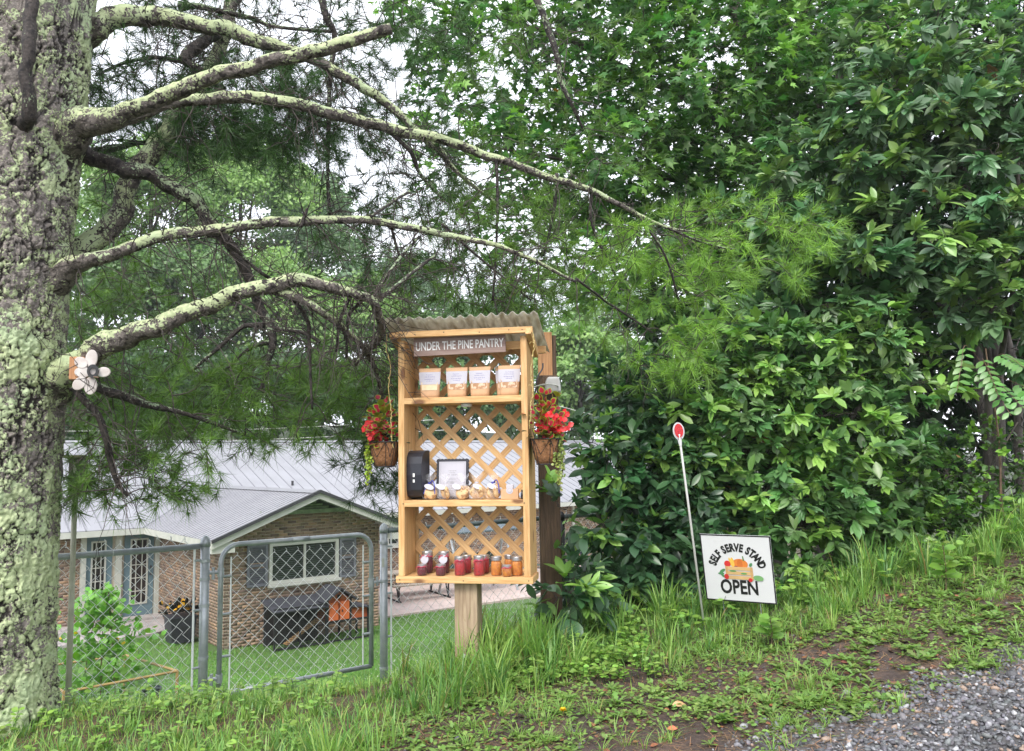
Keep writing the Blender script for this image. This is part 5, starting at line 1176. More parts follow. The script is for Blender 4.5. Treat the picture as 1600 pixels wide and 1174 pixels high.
limb([(495, -20, 5.3, 8), (510, 30, 5.35, 8), (522, 58, 5.4, 6), (516, 120, 5.45, 5), (513, 200, 5.5, 4.5), (512, 280, 5.55, 3.5), (516, 340, 5.6, 2.5)], m_=BK3, n=10)
limb([(835, -10, 6.2, 7), (858, 45, 6.2, 6.5), (870, 85, 6.2, 6), (875, 125, 6.2, 5), (892, 160, 6.2, 4), (910, 200, 6.3, 2.5)], m_=BK3, n=10)
limb([(115, 605, 4.7, 10), (128, 620, 4.72, 8), (150, 645, 4.75, 7), (166, 680, 4.8, 6), (173, 712, 4.85, 6), (182, 750, 4.9, 4.5), (200, 775, 4.95, 3)], m_=BK3, n=12)
limb([(120, 595, 4.75, 9), (165, 610, 4.8, 9), (200, 622, 4.9, 8), (235, 635, 5.0, 6), (300, 650, 5.2, 4), (380, 680, 5.4, 3)], m_=BK3, n=12)
limb([(110, 240, 5.3, 10), (170, 232, 5.5, 7), (215, 222, 5.6, 5), (240, 226, 5.7, 3)], m_=BK3, n=10)
for a in ([(600, 195, 5.3, 4), (640, 235, 5.4, 5), (655, 270, 5.5, 4), (690, 310, 5.6, 3)], [(775, 245, 5.5, 4), (777, 300, 5.55, 3), (775, 400, 5.6, 2.5), (770, 470, 5.7, 2)], [(470, 355, 4.9, 4), (480, 325, 4.9, 3)],
          [(330, 362, 4.8, 4), (370, 392, 5.0, 4.5), (400, 420, 5.1, 4), (430, 440, 5.2, 3.5)], [(450, 455, 4.7, 4), (478, 498, 4.8, 4), (484, 540, 4.85, 3.5), (488, 640, 4.9, 2)], [(545, 468, 4.75, 3.5), (530, 505, 4.8, 3), (525, 550, 4.9, 2.5)], [(565, 470, 4.78, 4), (545, 495, 4.85, 3.5), (540, 560, 4.95, 2.5)],
          [(410, 510, 5.5, 6), (380, 510, 5.5, 5), (345, 540, 5.5, 4.5), (300, 580, 5.5, 3)], [(425, 535, 5.5, 6), (390, 545, 5.5, 4), (350, 580, 5.6, 3)], [(425, 513, 5.5, 5), (470, 520, 5.5, 4), (500, 535, 5.5, 3)], [(595, 465, 4.85, 4.5), (640, 430, 5.0, 4), (680, 400, 5.2, 3)], [(585, 460, 4.85, 3), (620, 410, 5.0, 3), (655, 370, 5.3, 2.5)],
          [(580, 340, 5.0, 3.5), (620, 310, 5.2, 3), (640, 300, 5.3, 2.5)], [(610, 350, 5.1, 3), (622, 390, 5.2, 3), (626, 405, 5.3, 2)], [(690, 350, 5.3, 3), (740, 395, 5.5, 2.5), (830, 470, 5.7, 2)], [(870, 270, 5.6, 3.5), (865, 330, 5.7, 3), (850, 400, 5.8, 2)], [(925, 300, 5.75, 3.5), (925, 350, 5.8, 3), (960, 430, 6.0, 2.5)], [(1000, 340, 5.9, 3), (1040, 400, 6.0, 2.5), (1060, 470, 6.2, 2)], [(900, 435, 5.6, 2.5), (960, 480, 5.9, 2.5), (1020, 520, 6.1, 2)], [(1040, 355, 6.05, 3), (1100, 380, 6.25, 2.2), (1150, 390, 6.4, 1.5)]):
    limb(a, m_=BK3, n=8, rough=.06, sub=7)

def needle_tufts(lb, T, D, K, ln, cols, spread=.8, w=.0021):
    """T: tuft points, D: directions"""
    n = len(T); tt = np.repeat(T, K, 0); dd = np.repeat(D, K, 0); N = len(tt)
    rnd_ = rng.normal(0, 1, (N, 3)); rnd_ = unit(rnd_)
    back = rng.random((N, 1))**1.6*.06; p = tt-dd*back
    a = unit(dd*.55+rnd_*spread+np.array([0, 0, .12])); l = ln*rng.uniform(.75, 1.15, (N, 1))*np.repeat(rng.uniform(.8, 1.15, (n, 1)), K, 0)
    side = unit(np.cross(a, rng.normal(0, 1, (N, 3))))*w/2
    droop = np.zeros((N, 3)); droop[:, 2] = -.18*l[:, 0]*rng.random(N)
    V = np.stack([p-side, p+side, p+a*l+droop], 1).reshape(-1, 3); F = np.arange(3*N).reshape(-1, 3)
    c = np.repeat(cols, K, 0)*(1+rng.uniform(-.2, .2, (N, 1))); C = np.stack([c*np.array([1.35, 1.15, .8]), c*np.array([1.35, 1.15, .8]), c], 1).reshape(-1, 3)
    lb.add(V, [F], C)
def grow(anchors, nodes_, lb, r0=.004, seg=5, wob=.03, maxlink=9., newn=True, droop=.1, gain=1.0):
    """connect anchors one by one to the nearest existing node with curved twigs; returns end directions"""
    nd = [np.array(nodes_)]; arr = np.array(nodes_); d = np.array([np.min(((arr-a)**2).sum(1)) for a in anchors]); dirs = np.zeros((len(anchors), 3))
    cap_ = len(arr)+len(anchors)*(seg+1); buf = np.empty((cap_, 3)); buf[:len(arr)] = arr; k = len(arr)
    for q in np.argsort(d):
        a = anchors[q]; dd = ((buf[:k]-a)**2).sum(1); b = buf[np.argmin(dd)]; Ls = math.sqrt(dd.min())+1e-6
        t = np.linspace(0, 1, seg)[:, None]; mid = rng.normal(0, wob*Ls*2, 3)+np.array([0, 0, Ls*droop])
        pts = b+(a-b)*t+mid*np.sin(t*math.pi); r = np.linspace(min(r0*(1+Ls*gain), .02), r0*.45, seg)
        V, F = tube(pts, r, 4); lb.add(V, [F], None); dirs[q] = unit(pts[-1]-pts[-2])
        if newn and k+seg < cap_: buf[k:k+seg-1] = pts[1:]; k += seg-1
    return dirs
pn = LB(); ptw = LB()
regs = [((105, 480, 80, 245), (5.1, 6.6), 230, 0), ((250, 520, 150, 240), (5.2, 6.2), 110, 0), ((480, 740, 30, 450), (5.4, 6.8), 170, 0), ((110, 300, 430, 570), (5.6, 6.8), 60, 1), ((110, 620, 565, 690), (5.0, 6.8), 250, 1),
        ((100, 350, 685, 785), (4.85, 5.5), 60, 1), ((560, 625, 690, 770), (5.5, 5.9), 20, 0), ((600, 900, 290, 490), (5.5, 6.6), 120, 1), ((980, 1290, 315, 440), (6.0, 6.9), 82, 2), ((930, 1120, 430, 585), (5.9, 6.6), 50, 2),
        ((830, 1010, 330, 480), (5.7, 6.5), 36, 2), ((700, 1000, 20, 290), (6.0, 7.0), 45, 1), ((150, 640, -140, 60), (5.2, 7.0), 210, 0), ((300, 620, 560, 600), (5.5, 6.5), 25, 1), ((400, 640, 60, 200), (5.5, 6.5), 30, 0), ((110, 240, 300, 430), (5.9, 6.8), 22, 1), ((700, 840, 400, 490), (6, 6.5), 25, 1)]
anc = []; brt = []
for (x0, x1, y0, y1), (d0, d1_), n, b in regs:
    for _ in range(n):
        x, y, D_ = rng.uniform(x0, x1), rng.uniform(y0, y1), rng.uniform(d0, d1_); D_ = max(D_, 5.6) if x > 540 and y > 480 else D_; anc.append(P(x, y, D_)); brt.append(b)
anc = np.array(anc); brt = np.array(brt)
dirs = grow(anc, nodes, ptw, r0=.0036, seg=6, wob=.05, droop=.12, gain=1.2)
T = []; D = []; Cc = []
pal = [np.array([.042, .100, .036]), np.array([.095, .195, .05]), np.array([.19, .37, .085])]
for q, a in enumerate(anc):
    m = rng.integers(2, 5)
    for s in range(m):
        dr = unit(dirs[q]*.8+rng.normal(0, .55, 3)+np.array([.15, 0, -.05])); e_ = a+dr*rng.uniform(.06, .22) if s else a
        if s:
            V, F = tube(np.array([a, (a+e_)/2+rng.normal(0, .008, 3), e_]), [.0026, .002, .0014], 3); ptw.add(V, [F], None)
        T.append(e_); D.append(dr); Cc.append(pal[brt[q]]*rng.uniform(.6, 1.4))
T = np.array(T); D = np.array(D); Cc = np.array(Cc)
needle_tufts(pn, T, D, 32, .125, Cc, spread=.55, w=.0045)
# bare hanging twigs
tw = []
for _ in range(900):
    a = nodes[rng.integers(len(nodes))]; dr = unit(rng.normal(0, 1, 3)+np.array([.3, 0, -.35])); Ls = rng.uniform(.12, .5)
    t = np.linspace(0, 1, 6)[:, None]; pts = a+dr*Ls*t+np.array([0, 0, -.15*Ls])*t**2+rng.normal(0, .008, (6, 3)); V, F = tube(pts, np.linspace(.0042, .0014, 6), 4); ptw.add(V, [F], None)
    for _ in range(3):
        b = pts[rng.integers(2, 6)]; d2_ = unit(dr+rng.normal(0, .7, 3)); V, F = tube(np.array([b, b+d2_*.08, b+d2_*.16+rng.normal(0, .02, 3)]), [.0022, .0016, .001], 3); ptw.add(V, [F], None)
ptw.obj('twigs', TWIG, pine, origin=pine_o, kind='stuff'); pn.obj('needles', NEED, pine, origin=pine_o, kind='stuff')

# ------------------------------------------------------------------ BROADLEAF TREES AND SHRUBS NEAR
def blobpts(blobs, n):
    """blobs: (px,py,D,rx_px,ry_px,rz_m,weight)"""
    w_ = np.array([b[6] for b in blobs], float); w_ /= w_.sum(); idx = rng.choice(len(blobs), n, p=w_); B = np.array(blobs, float)[idx]
    u = unit(rng.normal(0, 1, (n, 3))); r = rng.random((n, 1))**.45; u = u*r
    out = np.array([P(b[0]+u_[0]*b[3], b[1]+u_[2]*b[4], b[2]+u_[1]*b[5]) for b, u_ in zip(B, u)]); C0 = np.array([P(b[0], b[1], b[2]) for b in B]); return out, unit(out-C0)
def leafy(name, label, cat, base, blobs, nspray, tpl, size, base_col, light_col, plight, limbs, leaves_per=12, spray_len=.28, m_=LEAFG, group=None, var=.28, face=.25, petiole=0., trunk_m=None, twr=.004, narrow=(.52, .85), whorl=False, tier=0., lob=0.):
    bz_ = float(gz(base[0], base[1])); o_ = np.array([base[0], base[1], bz_-.05]); e = empty(name, tuple(o_), 0, label, cat, group); nd = []
    for i_, lm in enumerate(limbs):
        q = np.array([list(P(a, b, D_))+[r] for a, b, D_, r in lm]) if len(lm[0]) == 4 else None
        if i_ == 0 or True:
            q = np.vstack([[base[0], base[1], bz_-.1, q[0, 3]*1.15], q])
        s = smooth_path(q, 7); V, F = tube(s[:, :3], np.maximum(s[:, 3], .003), 12); V = V+(fbm(V*12, 3, 4)[:, None]-.5)*.12*np.repeat(s[:, 3], 12)[:, None]
        link('trunk' if i_ == 0 else 'limb', meshnp('limb', V-o_, [F], None, True), trunk_m or BARK, e)
        for p_ in s[3:, :3]: nd.append(p_)
    pts, out = blobpts(blobs, nspray)
    if tier: pts[:, 2] += .72*(np.round(pts[:, 2]/tier+.25*np.sin(pts[:, 0]*2.1))*tier-pts[:, 2])
    tw_ = LB(); dirs = grow(pts, nd, tw_, r0=twr, seg=5, wob=.06, droop=.06, gain=.9)
    lb = LB(); n = nspray; L_ = leaves_per
    d = unit(dirs*.5+out*.8+rng.normal(0, .35, (n, 3))+[0, -.25, .1]); ln = spray_len*rng.uniform(.6, 1.2, (n, 1))
    tip = pts+d*ln
    V_, F_ = [], []
    for q in range(n):
        V, F = tube(np.array([pts[q], pts[q]+d[q]*ln[q]*.5+rng.normal(0, .01, 3), tip[q]]), [twr*.5, twr*.4, twr*.25], 3); tw_.add(V, [F], None)
    s = rng.random((n, L_)); s = 1-(1-s)*.85 if not whorl else 1-.35*(1-s)
    s = np.where(rng.random((n, L_)) < (.6 if whorl else .3), 1.0, s)
    pos = pts[:, None]+d[:, None]*(ln[:, None]*s[..., None]); side = unit(rng.normal(0, 1, (n, L_, 3))); ax = unit(d[:, None]*(.55 if whorl else .75)+side*(.95 if whorl else .8)*np.array([1, 1, .6])+np.array([0, 0, -.08]))
    pos = pos+ax*(petiole*rng.uniform(.4, 1.2, (n, L_, 1)))
    nm = np.array([0, -face, 1.])+out[:, None]*.35+rng.normal(0, .42, (n, L_, 3)); sz = size*rng.uniform(.42, 1.32, (n, L_))
    cs = tint(n, base_col, var*.8); lk = rng.random(n) < plight
    lc = np.array(light_col)[None]*(1+rng.uniform(-.2, .2, (n, 1))); cs[lk] = lc[lk]; cs = np.repeat(cs, L_, 0)*(1+rng.uniform(-var, var, (n*L_, 1)))*(1+rng.uniform(-.08, .08, (n*L_, 3)))
    kk = rng.random(n*L_) < .0010; cs[kk] = [.24, .13, .04]
    pf, af, nf_, sf, wf_ = pos.reshape(-1, 3), ax.reshape(-1, 3), nm.reshape(-1, 3), sz.ravel(), rng.uniform(*narrow, n*L_); lm_ = rng.random(n*L_) < lob
    lb.add(*leaves(tpl[0], tpl[1], pf[~lm_], af[~lm_], nf_[~lm_], sf[~lm_], wf_[~lm_], cs[~lm_]))
    if lob: lb.add(*leaves(SL, SLF, pf[lm_], af[lm_], nf_[lm_], sf[lm_]*1.15, wf_[lm_], cs[lm_]))
    tw_.obj('twigs', TWIG, e, origin=o_, kind='stuff'); lb.obj('leaves', m_, e, origin=o_, kind='stuff'); return e
DG, MG, LG = (.03, .08, .03), (.055, .14, .03), (.12, .26, .035)
OVT, RDT, LAT, MPT = (OV, OVF), (RD, RDF), (LA, LAF), (MP, MPF)
# tall maple behind, upper middle and right
mb_ = P(1290, 760, 11.5)
leafy('maple_tree', 'tall maple with lobed leaves overhanging the upper right behind the shrubs', 'tree', mb_[:2],
      [(1080, 120, 10, 190, 150, 1.3, 5), (930, 260, 9.5, 120, 90, .9, 2.6), (1240, 40, 10.5, 200, 110, 1.4, 3), (780, 90, 9.5, 120, 100, .9, 1.25), (1180, 270, 10, 160, 100, 1.1, 3.4), (1010, 400, 9.5, 130, 90, .8, 1.8), (760, 250, 9.2, 90, 90, .6, .75), (900, 30, 9.8, 150, 70, .9, 1.6), (1450, 60, 11, 200, 120, 1.3, 3), (860, 380, 9.6, 80, 70, .6, .7), (690, 20, 9.3, 80, 45, .6, .45), (1130, 420, 10, 90, 80, .7, 1.2), (1020, -80, 10, 300, 80, 1.5, 2)],
      2400, MPT, .160, (.095, .21, .06), (.21, .39, .09), .32, [[(1275, 520, 11.4, .17), (1240, 300, 11, .14), (1180, 100, 10.8, .1), (1120, -60, 10.5, .06)], [(1262, 420, 11.2, .08), (1130, 195, 10.6, .065), (1000, 120, 10, .045), (880, 60, 9.7, .03), (780, 30, 9.5, .02)], [(1255, 380, 11.1, .08), (1120, 300, 10.5, .055), (1000, 270, 9.9, .04), (880, 250, 9.5, .02), (770, 230, 9.3, .012)],
       [(1270, 450, 11.3, .07), (1150, 420, 10.4, .05), (1020, 410, 9.7, .03), (900, 390, 9.6, .015)], [(1240, 300, 11, .08), (1330, 100, 11, .06), (1440, 0, 11, .04)]], leaves_per=12, spray_len=.42, m_=LEAF, narrow=(.8, 1.1), petiole=.05, twr=.006, var=.3, tier=.45)
# sassafras on the right
sb_ = P(1545, 830, 8.2)
leafy('sassafras_tree', 'large sassafras with dull green whorled leaves filling the right edge', 'tree', sb_[:2],
      [(1440, 200, 7.4, 150, 80, .6, 2.6), (1570, 240, 7.2, 120, 110, .6, 2.2), (1330, 250, 7.7, 110, 60, .5, 1.2), (1480, 380, 7.3, 170, 85, .7, 3), (1320, 420, 7.6, 130, 90, .6, 2.2), (1570, 460, 7.2, 100, 80, .5, 1.6), (1420, 90, 7.6, 90, 60, .4, .8), (1240, 500, 7.5, 120, 70, .5, 1.5), (1380, 520, 7.4, 100, 60, .5, 1.3), (1500, 90, 7.5, 60, 50, .3, .5), (1600, 120, 7.3, 70, 60, .4, .8), (1250, 350, 8, 100, 70, .5, 1.2)],
      1050, OVT, .15, (.115, .215, .095), (.25, .41, .11), .24, [[(1555, 640, 8.1, .085), (1540, 450, 8, .07), (1510, 300, 7.8, .05), (1460, 120, 7.6, .025)], [(1548, 560, 8.1, .04), (1450, 470, 7.7, .03), (1330, 420, 7.6, .02), (1240, 400, 7.7, .012)], [(1530, 400, 7.9, .035), (1420, 280, 7.6, .025), (1330, 240, 7.7, .012)], [(1560, 600, 8, .03), (1590, 400, 7.4, .02), (1590, 220, 7.3, .012)]], leaves_per=13, spray_len=.24, whorl=True, twr=.005, tier=.42, lob=.3)
# light green shrub in the middle right
lb_ = P(1260, 860, 7.2)
leafy('spicebush', 'broad bright green sassafras shrub above and behind the open sign', 'shrub', lb_[:2],
      [(1180, 560, 6.9, 120, 60, .4, 2), (1300, 540, 6.9, 120, 50, .4, 1.6), (1150, 650, 6.8, 110, 80, .4, 2.4), (1290, 640, 6.9, 100, 80, .5, 2), (1180, 740, 6.8, 130, 70, .45, 2.4), (1330, 740, 6.9, 110, 80, .5, 2), (1420, 600, 7.1, 80, 50, .3, .9), (1090, 720, 6.8, 70, 60, .3, 1), (1250, 820, 6.8, 130, 50, .4, 1.5), (1400, 820, 7, 90, 50, .35, 1.1), (1215, 890, 6.7, 100, 30, .3, .9)],
      980, OVT, .12, (.125, .25, .08), (.28, .48, .11), .36, [[(1255, 740, 7.1, .035), (1240, 600, 7, .02), (1200, 520, 6.9, .01)], [(1270, 760, 7.1, .03), (1340, 640, 7, .02), (1400, 590, 7.1, .01)], [(1240, 780, 7.1, .03), (1140, 680, 6.9, .02), (1090, 620, 6.8, .01)], [(1260, 800, 7.1, .02), (1370, 790, 7, .01)]], leaves_per=13, spray_len=.20, whorl=True, twr=.0035, tier=.30, lob=.35)
# dark glossy shrub right behind the stand and reflector
db_ = P(985, 960, 6.9)
leafy('glossy_shrub', 'dark glossy leaved shrub between the stand and the reflector stake', 'shrub', db_[:2],
      [(985, 720, 6.6, 60, 45, .35, 1.0), (1040, 760, 6.7, 90, 80, .4, 2.2), (965, 820, 6.5, 50, 55, .3, 1.0), (1030, 870, 6.6, 100, 60, .4, 2), (925, 925, 6.3, 50, 28, .25, .7), (980, 920, 6.5, 100, 40, .35, 1.6), (1090, 850, 6.6, 80, 80, .35, 1.6), (1040, 660, 6.9, 70, 60, .35, 1.2), (930, 690, 6.5, 35, 18, .2, .2), (882, 925, 5.62, 42, 42, .10, .45), (872, 800, 5.62, 14, 60, .06, .12), (1120, 930, 6.5, 90, 30, .3, 1), (1000, 610, 7.0, 60, 50, .3, .8)],
      900, OVT, .125, (.055, .13, .052), (.24, .43, .09), .20, [[(990, 860, 6.8, .03), (1010, 760, 6.8, .022), (1030, 660, 6.9, .01)], [(975, 880, 6.7, .025), (930, 790, 6.6, .018), (940, 720, 6.6, .008)], [(1010, 880, 6.8, .025), (1080, 830, 6.7, .015)], [(960, 900, 6.6, .02), (900, 900, 6.3, .012), (865, 890, 6.2, .006)]], leaves_per=11, spray_len=.2, twr=.0035)
# bushes low right
rb_ = P(1500, 860, 7.4)
leafy('bramble_shrub', 'twiggy shrub with small round light leaves at the lower right above the grass bank', 'shrub', rb_[:2],
      [(1440, 760, 7.1, 90, 60, .35, 1.6), (1540, 720, 7.2, 80, 60, .35, 1.3), (1500, 820, 7.0, 110, 35, .3, 1.5), (1380, 830, 6.9, 60, 40, .25, .8), (1580, 800, 7, 50, 50, .25, .6)],
      420, RDT, .055, (.07, .15, .035), (.2, .38, .06), .3, [[(1500, 800, 7.2, .016), (1480, 740, 7.2, .01), (1440, 690, 7.2, .005)], [(1510, 810, 7.2, .016), (1550, 730, 7.2, .01), (1590, 660, 7.2, .006)], [(1520, 820, 7.2, .014), (1440, 790, 7.1, .008)]], leaves_per=13, spray_len=.2, twr=.003, m_=LEAF)
# filler tree behind the right side: blocks the sky, shade painted into leaves
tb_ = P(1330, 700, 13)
leafy('filler_tree', 'dense filler tree with shade painted into its dark leaves, deep behind the right hand shrubs', 'tree', tb_[:2],
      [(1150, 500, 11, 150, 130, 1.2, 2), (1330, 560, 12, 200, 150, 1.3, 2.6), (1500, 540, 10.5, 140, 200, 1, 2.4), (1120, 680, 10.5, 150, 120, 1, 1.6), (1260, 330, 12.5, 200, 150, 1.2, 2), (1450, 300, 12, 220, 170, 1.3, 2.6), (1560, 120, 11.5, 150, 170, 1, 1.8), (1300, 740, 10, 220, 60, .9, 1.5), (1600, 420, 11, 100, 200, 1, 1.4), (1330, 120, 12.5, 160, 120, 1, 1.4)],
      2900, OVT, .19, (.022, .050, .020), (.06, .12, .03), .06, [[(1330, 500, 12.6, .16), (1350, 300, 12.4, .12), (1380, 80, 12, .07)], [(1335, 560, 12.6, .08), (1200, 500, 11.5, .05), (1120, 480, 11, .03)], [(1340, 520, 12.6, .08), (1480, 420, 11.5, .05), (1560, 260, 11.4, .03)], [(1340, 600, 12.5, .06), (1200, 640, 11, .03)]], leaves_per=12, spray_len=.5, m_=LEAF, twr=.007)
# leaning dark trunks seen in the thicket
for k_, pth in enumerate(([(1560, 860, 8.9, .07), (1545, 700, 9.0, .06), (1530, 560, 9.2, .055), (1570, 400, 9.4, .05), (1620, 250, 9.6, .045)], [(1600, 840, 8.4, .05), (1592, 720, 8.5, .045), (1588, 600, 8.6, .04), (1560, 480, 8.8, .035), (1500, 300, 9, .03)], [(1210, 700, 9.8, .07), (1185, 560, 9.9, .06), (1190, 480, 10, .055), (1260, 300, 10.2, .05)])):
    q = np.array([list(P(a, b, D_))+[r] for a, b, D_, r in pth]); zb = float(gz(q[0, 0], q[0, 1]))-.1; q = np.vstack([[q[0, 0], q[0, 1], zb, q[0, 3]*1.2], q]); s = smooth_path(q, 8); o_ = s[0, :3]
    V, F = tube(s[:, :3]-o_, s[:, 3], 14); V = V+(fbm(V*9, 3, 4)[:, None]-.5)*.03
    e = empty('bare_trunk', tuple(o_), 0, ['dark leaning bare trunk in the shade at the far right', 'thinner bare trunk nearest the right edge', 'bare trunk in the thicket above the reflector stake'][k_], 'tree'); link('trunk', meshnp('trunk', V, [F], None, True), BARK, e)
    m = LB()
    for _ in range(14):
        a = s[rng.integers(len(s)//3, len(s)), :3]; dr = unit(rng.normal(0, 1, 3)+np.array([0, -.2, .2])); Ls = rng.uniform(.4, 1.1); t = np.linspace(0, 1, 6)[:, None]; V, F = tube(a+dr*Ls*t+rng.normal(0, .03, (6, 3))-o_, np.linspace(.012, .003, 6), 4); m.add(V, [F], None)
    m.obj('twigs', TWIG, e, kind='stuff')
# compound leaves (walnut sapling)
wb = P(1560, 800, 7.0); wo = np.array([wb[0], wb[1], float(gz(wb[0], wb[1]))]); e = empty('walnut_sapling', tuple(wo), 0, 'young sapling with long glossy paired compound leaves at the right edge', 'sapling'); m = MB(); lb = LB()
top = P(1540, 545, 6.8); st_ = smooth_path([wo, wo*.5+top*.5+[.05, 0, 0], top], 8); m.tube(st_-wo, np.linspace(.012, .005, len(st_)), 6)
for (x0, y0, x1, y1) in ((1510, 540, 1495, 612), (1535, 560, 1560, 620), (1560, 555, 1600, 575), (1545, 590, 1600, 640), (1530, 580, 1580, 650), (1590, 600, 1620, 630)):
    a = P(x0, y0, 6.7); b = P(x1, y1, 6.55); sp_ = smooth_path([st_[-3], a, (a+b)/2+[0, 0, .03], b], 6); m.tube(sp_-wo, .0022, 4)
    k = 7
    for q in range(k):
        p = a+(b-a)*(q+.5)/k
        for sgn in (-1, 1):
            ax = unit(unit(b-a)*.45+sgn*np.array([1, .0, .25])*.9); lb.add(*leaves(LA, LAF, p[None], ax[None], np.array([[0, -.75, .7]])+rng.normal(0, .12, (1, 3)), np.array([.088*rng.uniform(.85, 1.1)]), 1.45, tint(1, (.13, .30, .07), .2)))
m.obj('stem', TWIGB, e); lb.obj('leaflets', LEAFG, e, origin=wo)
# ------------------------------------------------------------------ FAR TREES
def far_tree(px, py, D, rx, ry, c1, c2, label, n=14000, ls=.24, seed=0, kind='broadleaf_tree', rz=1.0, group='trees on the wooded slope beyond the house'):
    C0 = P(px, py, D); R = np.array([rx*D/FOC, rx*D/FOC*rz, ry*D/FOC]); gz_ = float(gz(C0[0], C0[1])); o_ = np.array([C0[0], C0[1], gz_-.3]); e = empty(kind, tuple(o_), 0, label, 'tree', group)
    n = int(n*1.5); ls = max(ls, .24); k = 130; u = unit(rng.normal(0, 1, (k, 3))); u[:, 2] = np.abs(u[:, 2])*np.where(rng.random(k) < .25, -1, 1); cl = u*(rng.uniform(.55, 1.05, (k, 1)))*R; cr = rng.uniform(.16, .34, k)*R.mean()
    ii = rng.integers(0, k, n); uu = unit(rng.normal(0, 1, (n, 3))); uu[:, 2] = np.where(rng.random(n) < .7, np.abs(uu[:, 2]), uu[:, 2]); p = cl[ii]+uu*cr[ii][:, None]*rng.uniform(.6, 1.1, (n, 1))*[1, 1, .7]+C0-o_
    cs = tint(n, c1, .25, .1); t = rng.random(k)[ii][:, None]; cs = cs*(1-t)+cs*0+t*np.array(c2)[None]*(1+rng.uniform(-.25, .25, (n, 1)))
    lb = LB(); lb.add(*leaves(DIA, DIAF, p, rng.normal(0, 1, (n, 3)), uu*.7+[0, -.1, .7]+rng.normal(0, .4, (n, 3)), rng.uniform(.7, 1.3, n)*ls, 1., cs)); lb.obj('crown', LEAF, e, kind='stuff')
    m = MB(); h = C0[2]-o_[2]; pth = smooth_path([(0, 0, 0), (.1, 0, h*.5), (0, .1, h), (.1, 0, h+R[2]*.6)], 5); m.tube(pth, np.linspace(.22, .05, len(pth)), 8)
    m.obj('trunk', BARK, e, smooth=True)
    m = MB()
    for q in range(14):
        a = pth[rng.integers(len(pth)//2, len(pth))]; b = cl[rng.integers(k)]+[0, 0, h]; m.tube([a, (a+b)/2+rng.normal(0, .3, 3), b], [.07, .045, .02], 5)
    m.obj('limbs', BARK, e, smooth=True)
YG, MGf, DGf, HAZEG = (.36, .54, .17), (.20, .33, .12), (.075, .14, .06), (.24, .34, .22)  # last colour is pale leaves with distance haze painted in
far_tree(375, 330, 50, 120, 115, MGf, YG, 'tall bright green tree topping the skyline between the pine limbs', 16000, .19)
far_tree(235, 330, 44, 110, 110, MGf, YG, 'bright tree just right of the pine trunk', 12000, .17)
far_tree(165, 480, 40, 110, 100, DGf, MGf, 'darker tree low behind the pine trunk', 9000)
far_tree(300, 480, 42, 110, 90, DGf, MGf, 'dark tree below the tall bright one', 10000)
far_tree(430, 500, 43, 110, 100, MGf, YG, 'mid green tree seen beneath the curved limb', 11000)
far_tree(500, 440, 52, 90, 90, HAZEG, MGf, 'green tree with haze painted into its leaves left of the sky gap', 9000, .2)
far_tree(560, 540, 46, 90, 110, MGf, YG, 'light green tree left behind the stand roof', 10000)
far_tree(640, 470, 58, 70, 70, HAZEG, HAZEG, 'small tree paled by painted haze above the stand roof', 6000, .2)
far_tree(680, 560, 47, 100, 90, DGf, MGf, 'dark tree directly behind the top of the stand', 9000)
far_tree(780, 520, 60, 80, 70, HAZEG, HAZEG, 'tree with pale haze coloured leaves behind the right of the stand', 6000, .22)
far_tree(905, 590, 45, 75, 90, MGf, YG, 'light green tree right of the utility post', 11000, .15)
far_tree(960, 520, 62, 90, 80, HAZEG, HAZEG, 'grey green tree with painted haze far behind the pine sprays', 6000, .22)
far_tree(1010, 620, 46, 80, 90, MGf, MGf, 'mid green tree behind the dark shrub', 7000)
far_tree(120, 620, 38, 120, 70, DGf, DGf, 'dark undergrowth tree beyond the left end of the house', 7000)
far_tree(260, 620, 38, 110, 65, DGf, DGf, 'dark undergrowth tree behind the left of the roof', 7000)
far_tree(400, 620, 40, 110, 65, DGf, DGf, 'dark undergrowth tree behind the middle of the roof', 7000)
far_tree(540, 630, 42, 100, 60, DGf, DGf, 'dark undergrowth tree behind the roof left of the stand', 7000)
far_tree(700, 640, 44, 110, 60, DGf, MGf, 'dark undergrowth tree behind the lattice', 7000)
far_tree(850, 660, 48, 100, 60, MGf, MGf, 'undergrowth tree behind the right end of the roof', 6000)
far_tree(480, 330, 56, 70, 60, HAZEG, MGf, 'haze coloured tree top peeking right of the tall bright tree', 9000)
far_tree(40, 420, 46, 130, 140, MGf, MGf, 'tall tree hidden mostly by the pine trunk', 6000)
# ------------------------------------------------------------------ GRASS
def blades(pos, hgt_, wid, lean, colr, curve=.5, segs=3):
    n = len(pos); up = np.array([0, 0, 1.]); la = unit(lean*[1, 1, 0]+1e-6); s = np.cross(la, up); k = rng.uniform(.15, 1., (n, 1))*curve
    ts = [0, .35, .7, 1.] if segs == 3 else [0, 1.]; rows = []
    for t in ts:
        c = pos+up*(hgt_[:, None]*(t-.35*k*t*t*1.2))+la*(hgt_[:, None]*k*1.1*t**1.8); w_ = wid[:, None]*(1-t*.25 if t < 1 else 0)
        rows += [c-s*w_/2, c+s*w_/2] if t < 1 else [c]
    V = np.stack(rows, 1); b = np.arange(n)[:, None]*V.shape[1]
    if segs == 3: Fs = [np.concatenate([b+np.array([[0, 1, 3, 2]]), b+np.array([[2, 3, 5, 4]])]), b+np.array([[4, 5, 6]])]
    else: Fs = [b+np.array([[0, 1, 2]])]
    C = np.repeat(colr, V.shape[1], 0).reshape(n, V.shape[1], 3)
    return V.reshape(-1, 3), Fs, C.reshape(-1, 3)
GC, GL, GD = np.array([.21, .37, .085]), np.array([.38, .54, .15]), np.array([.11, .24, .07])
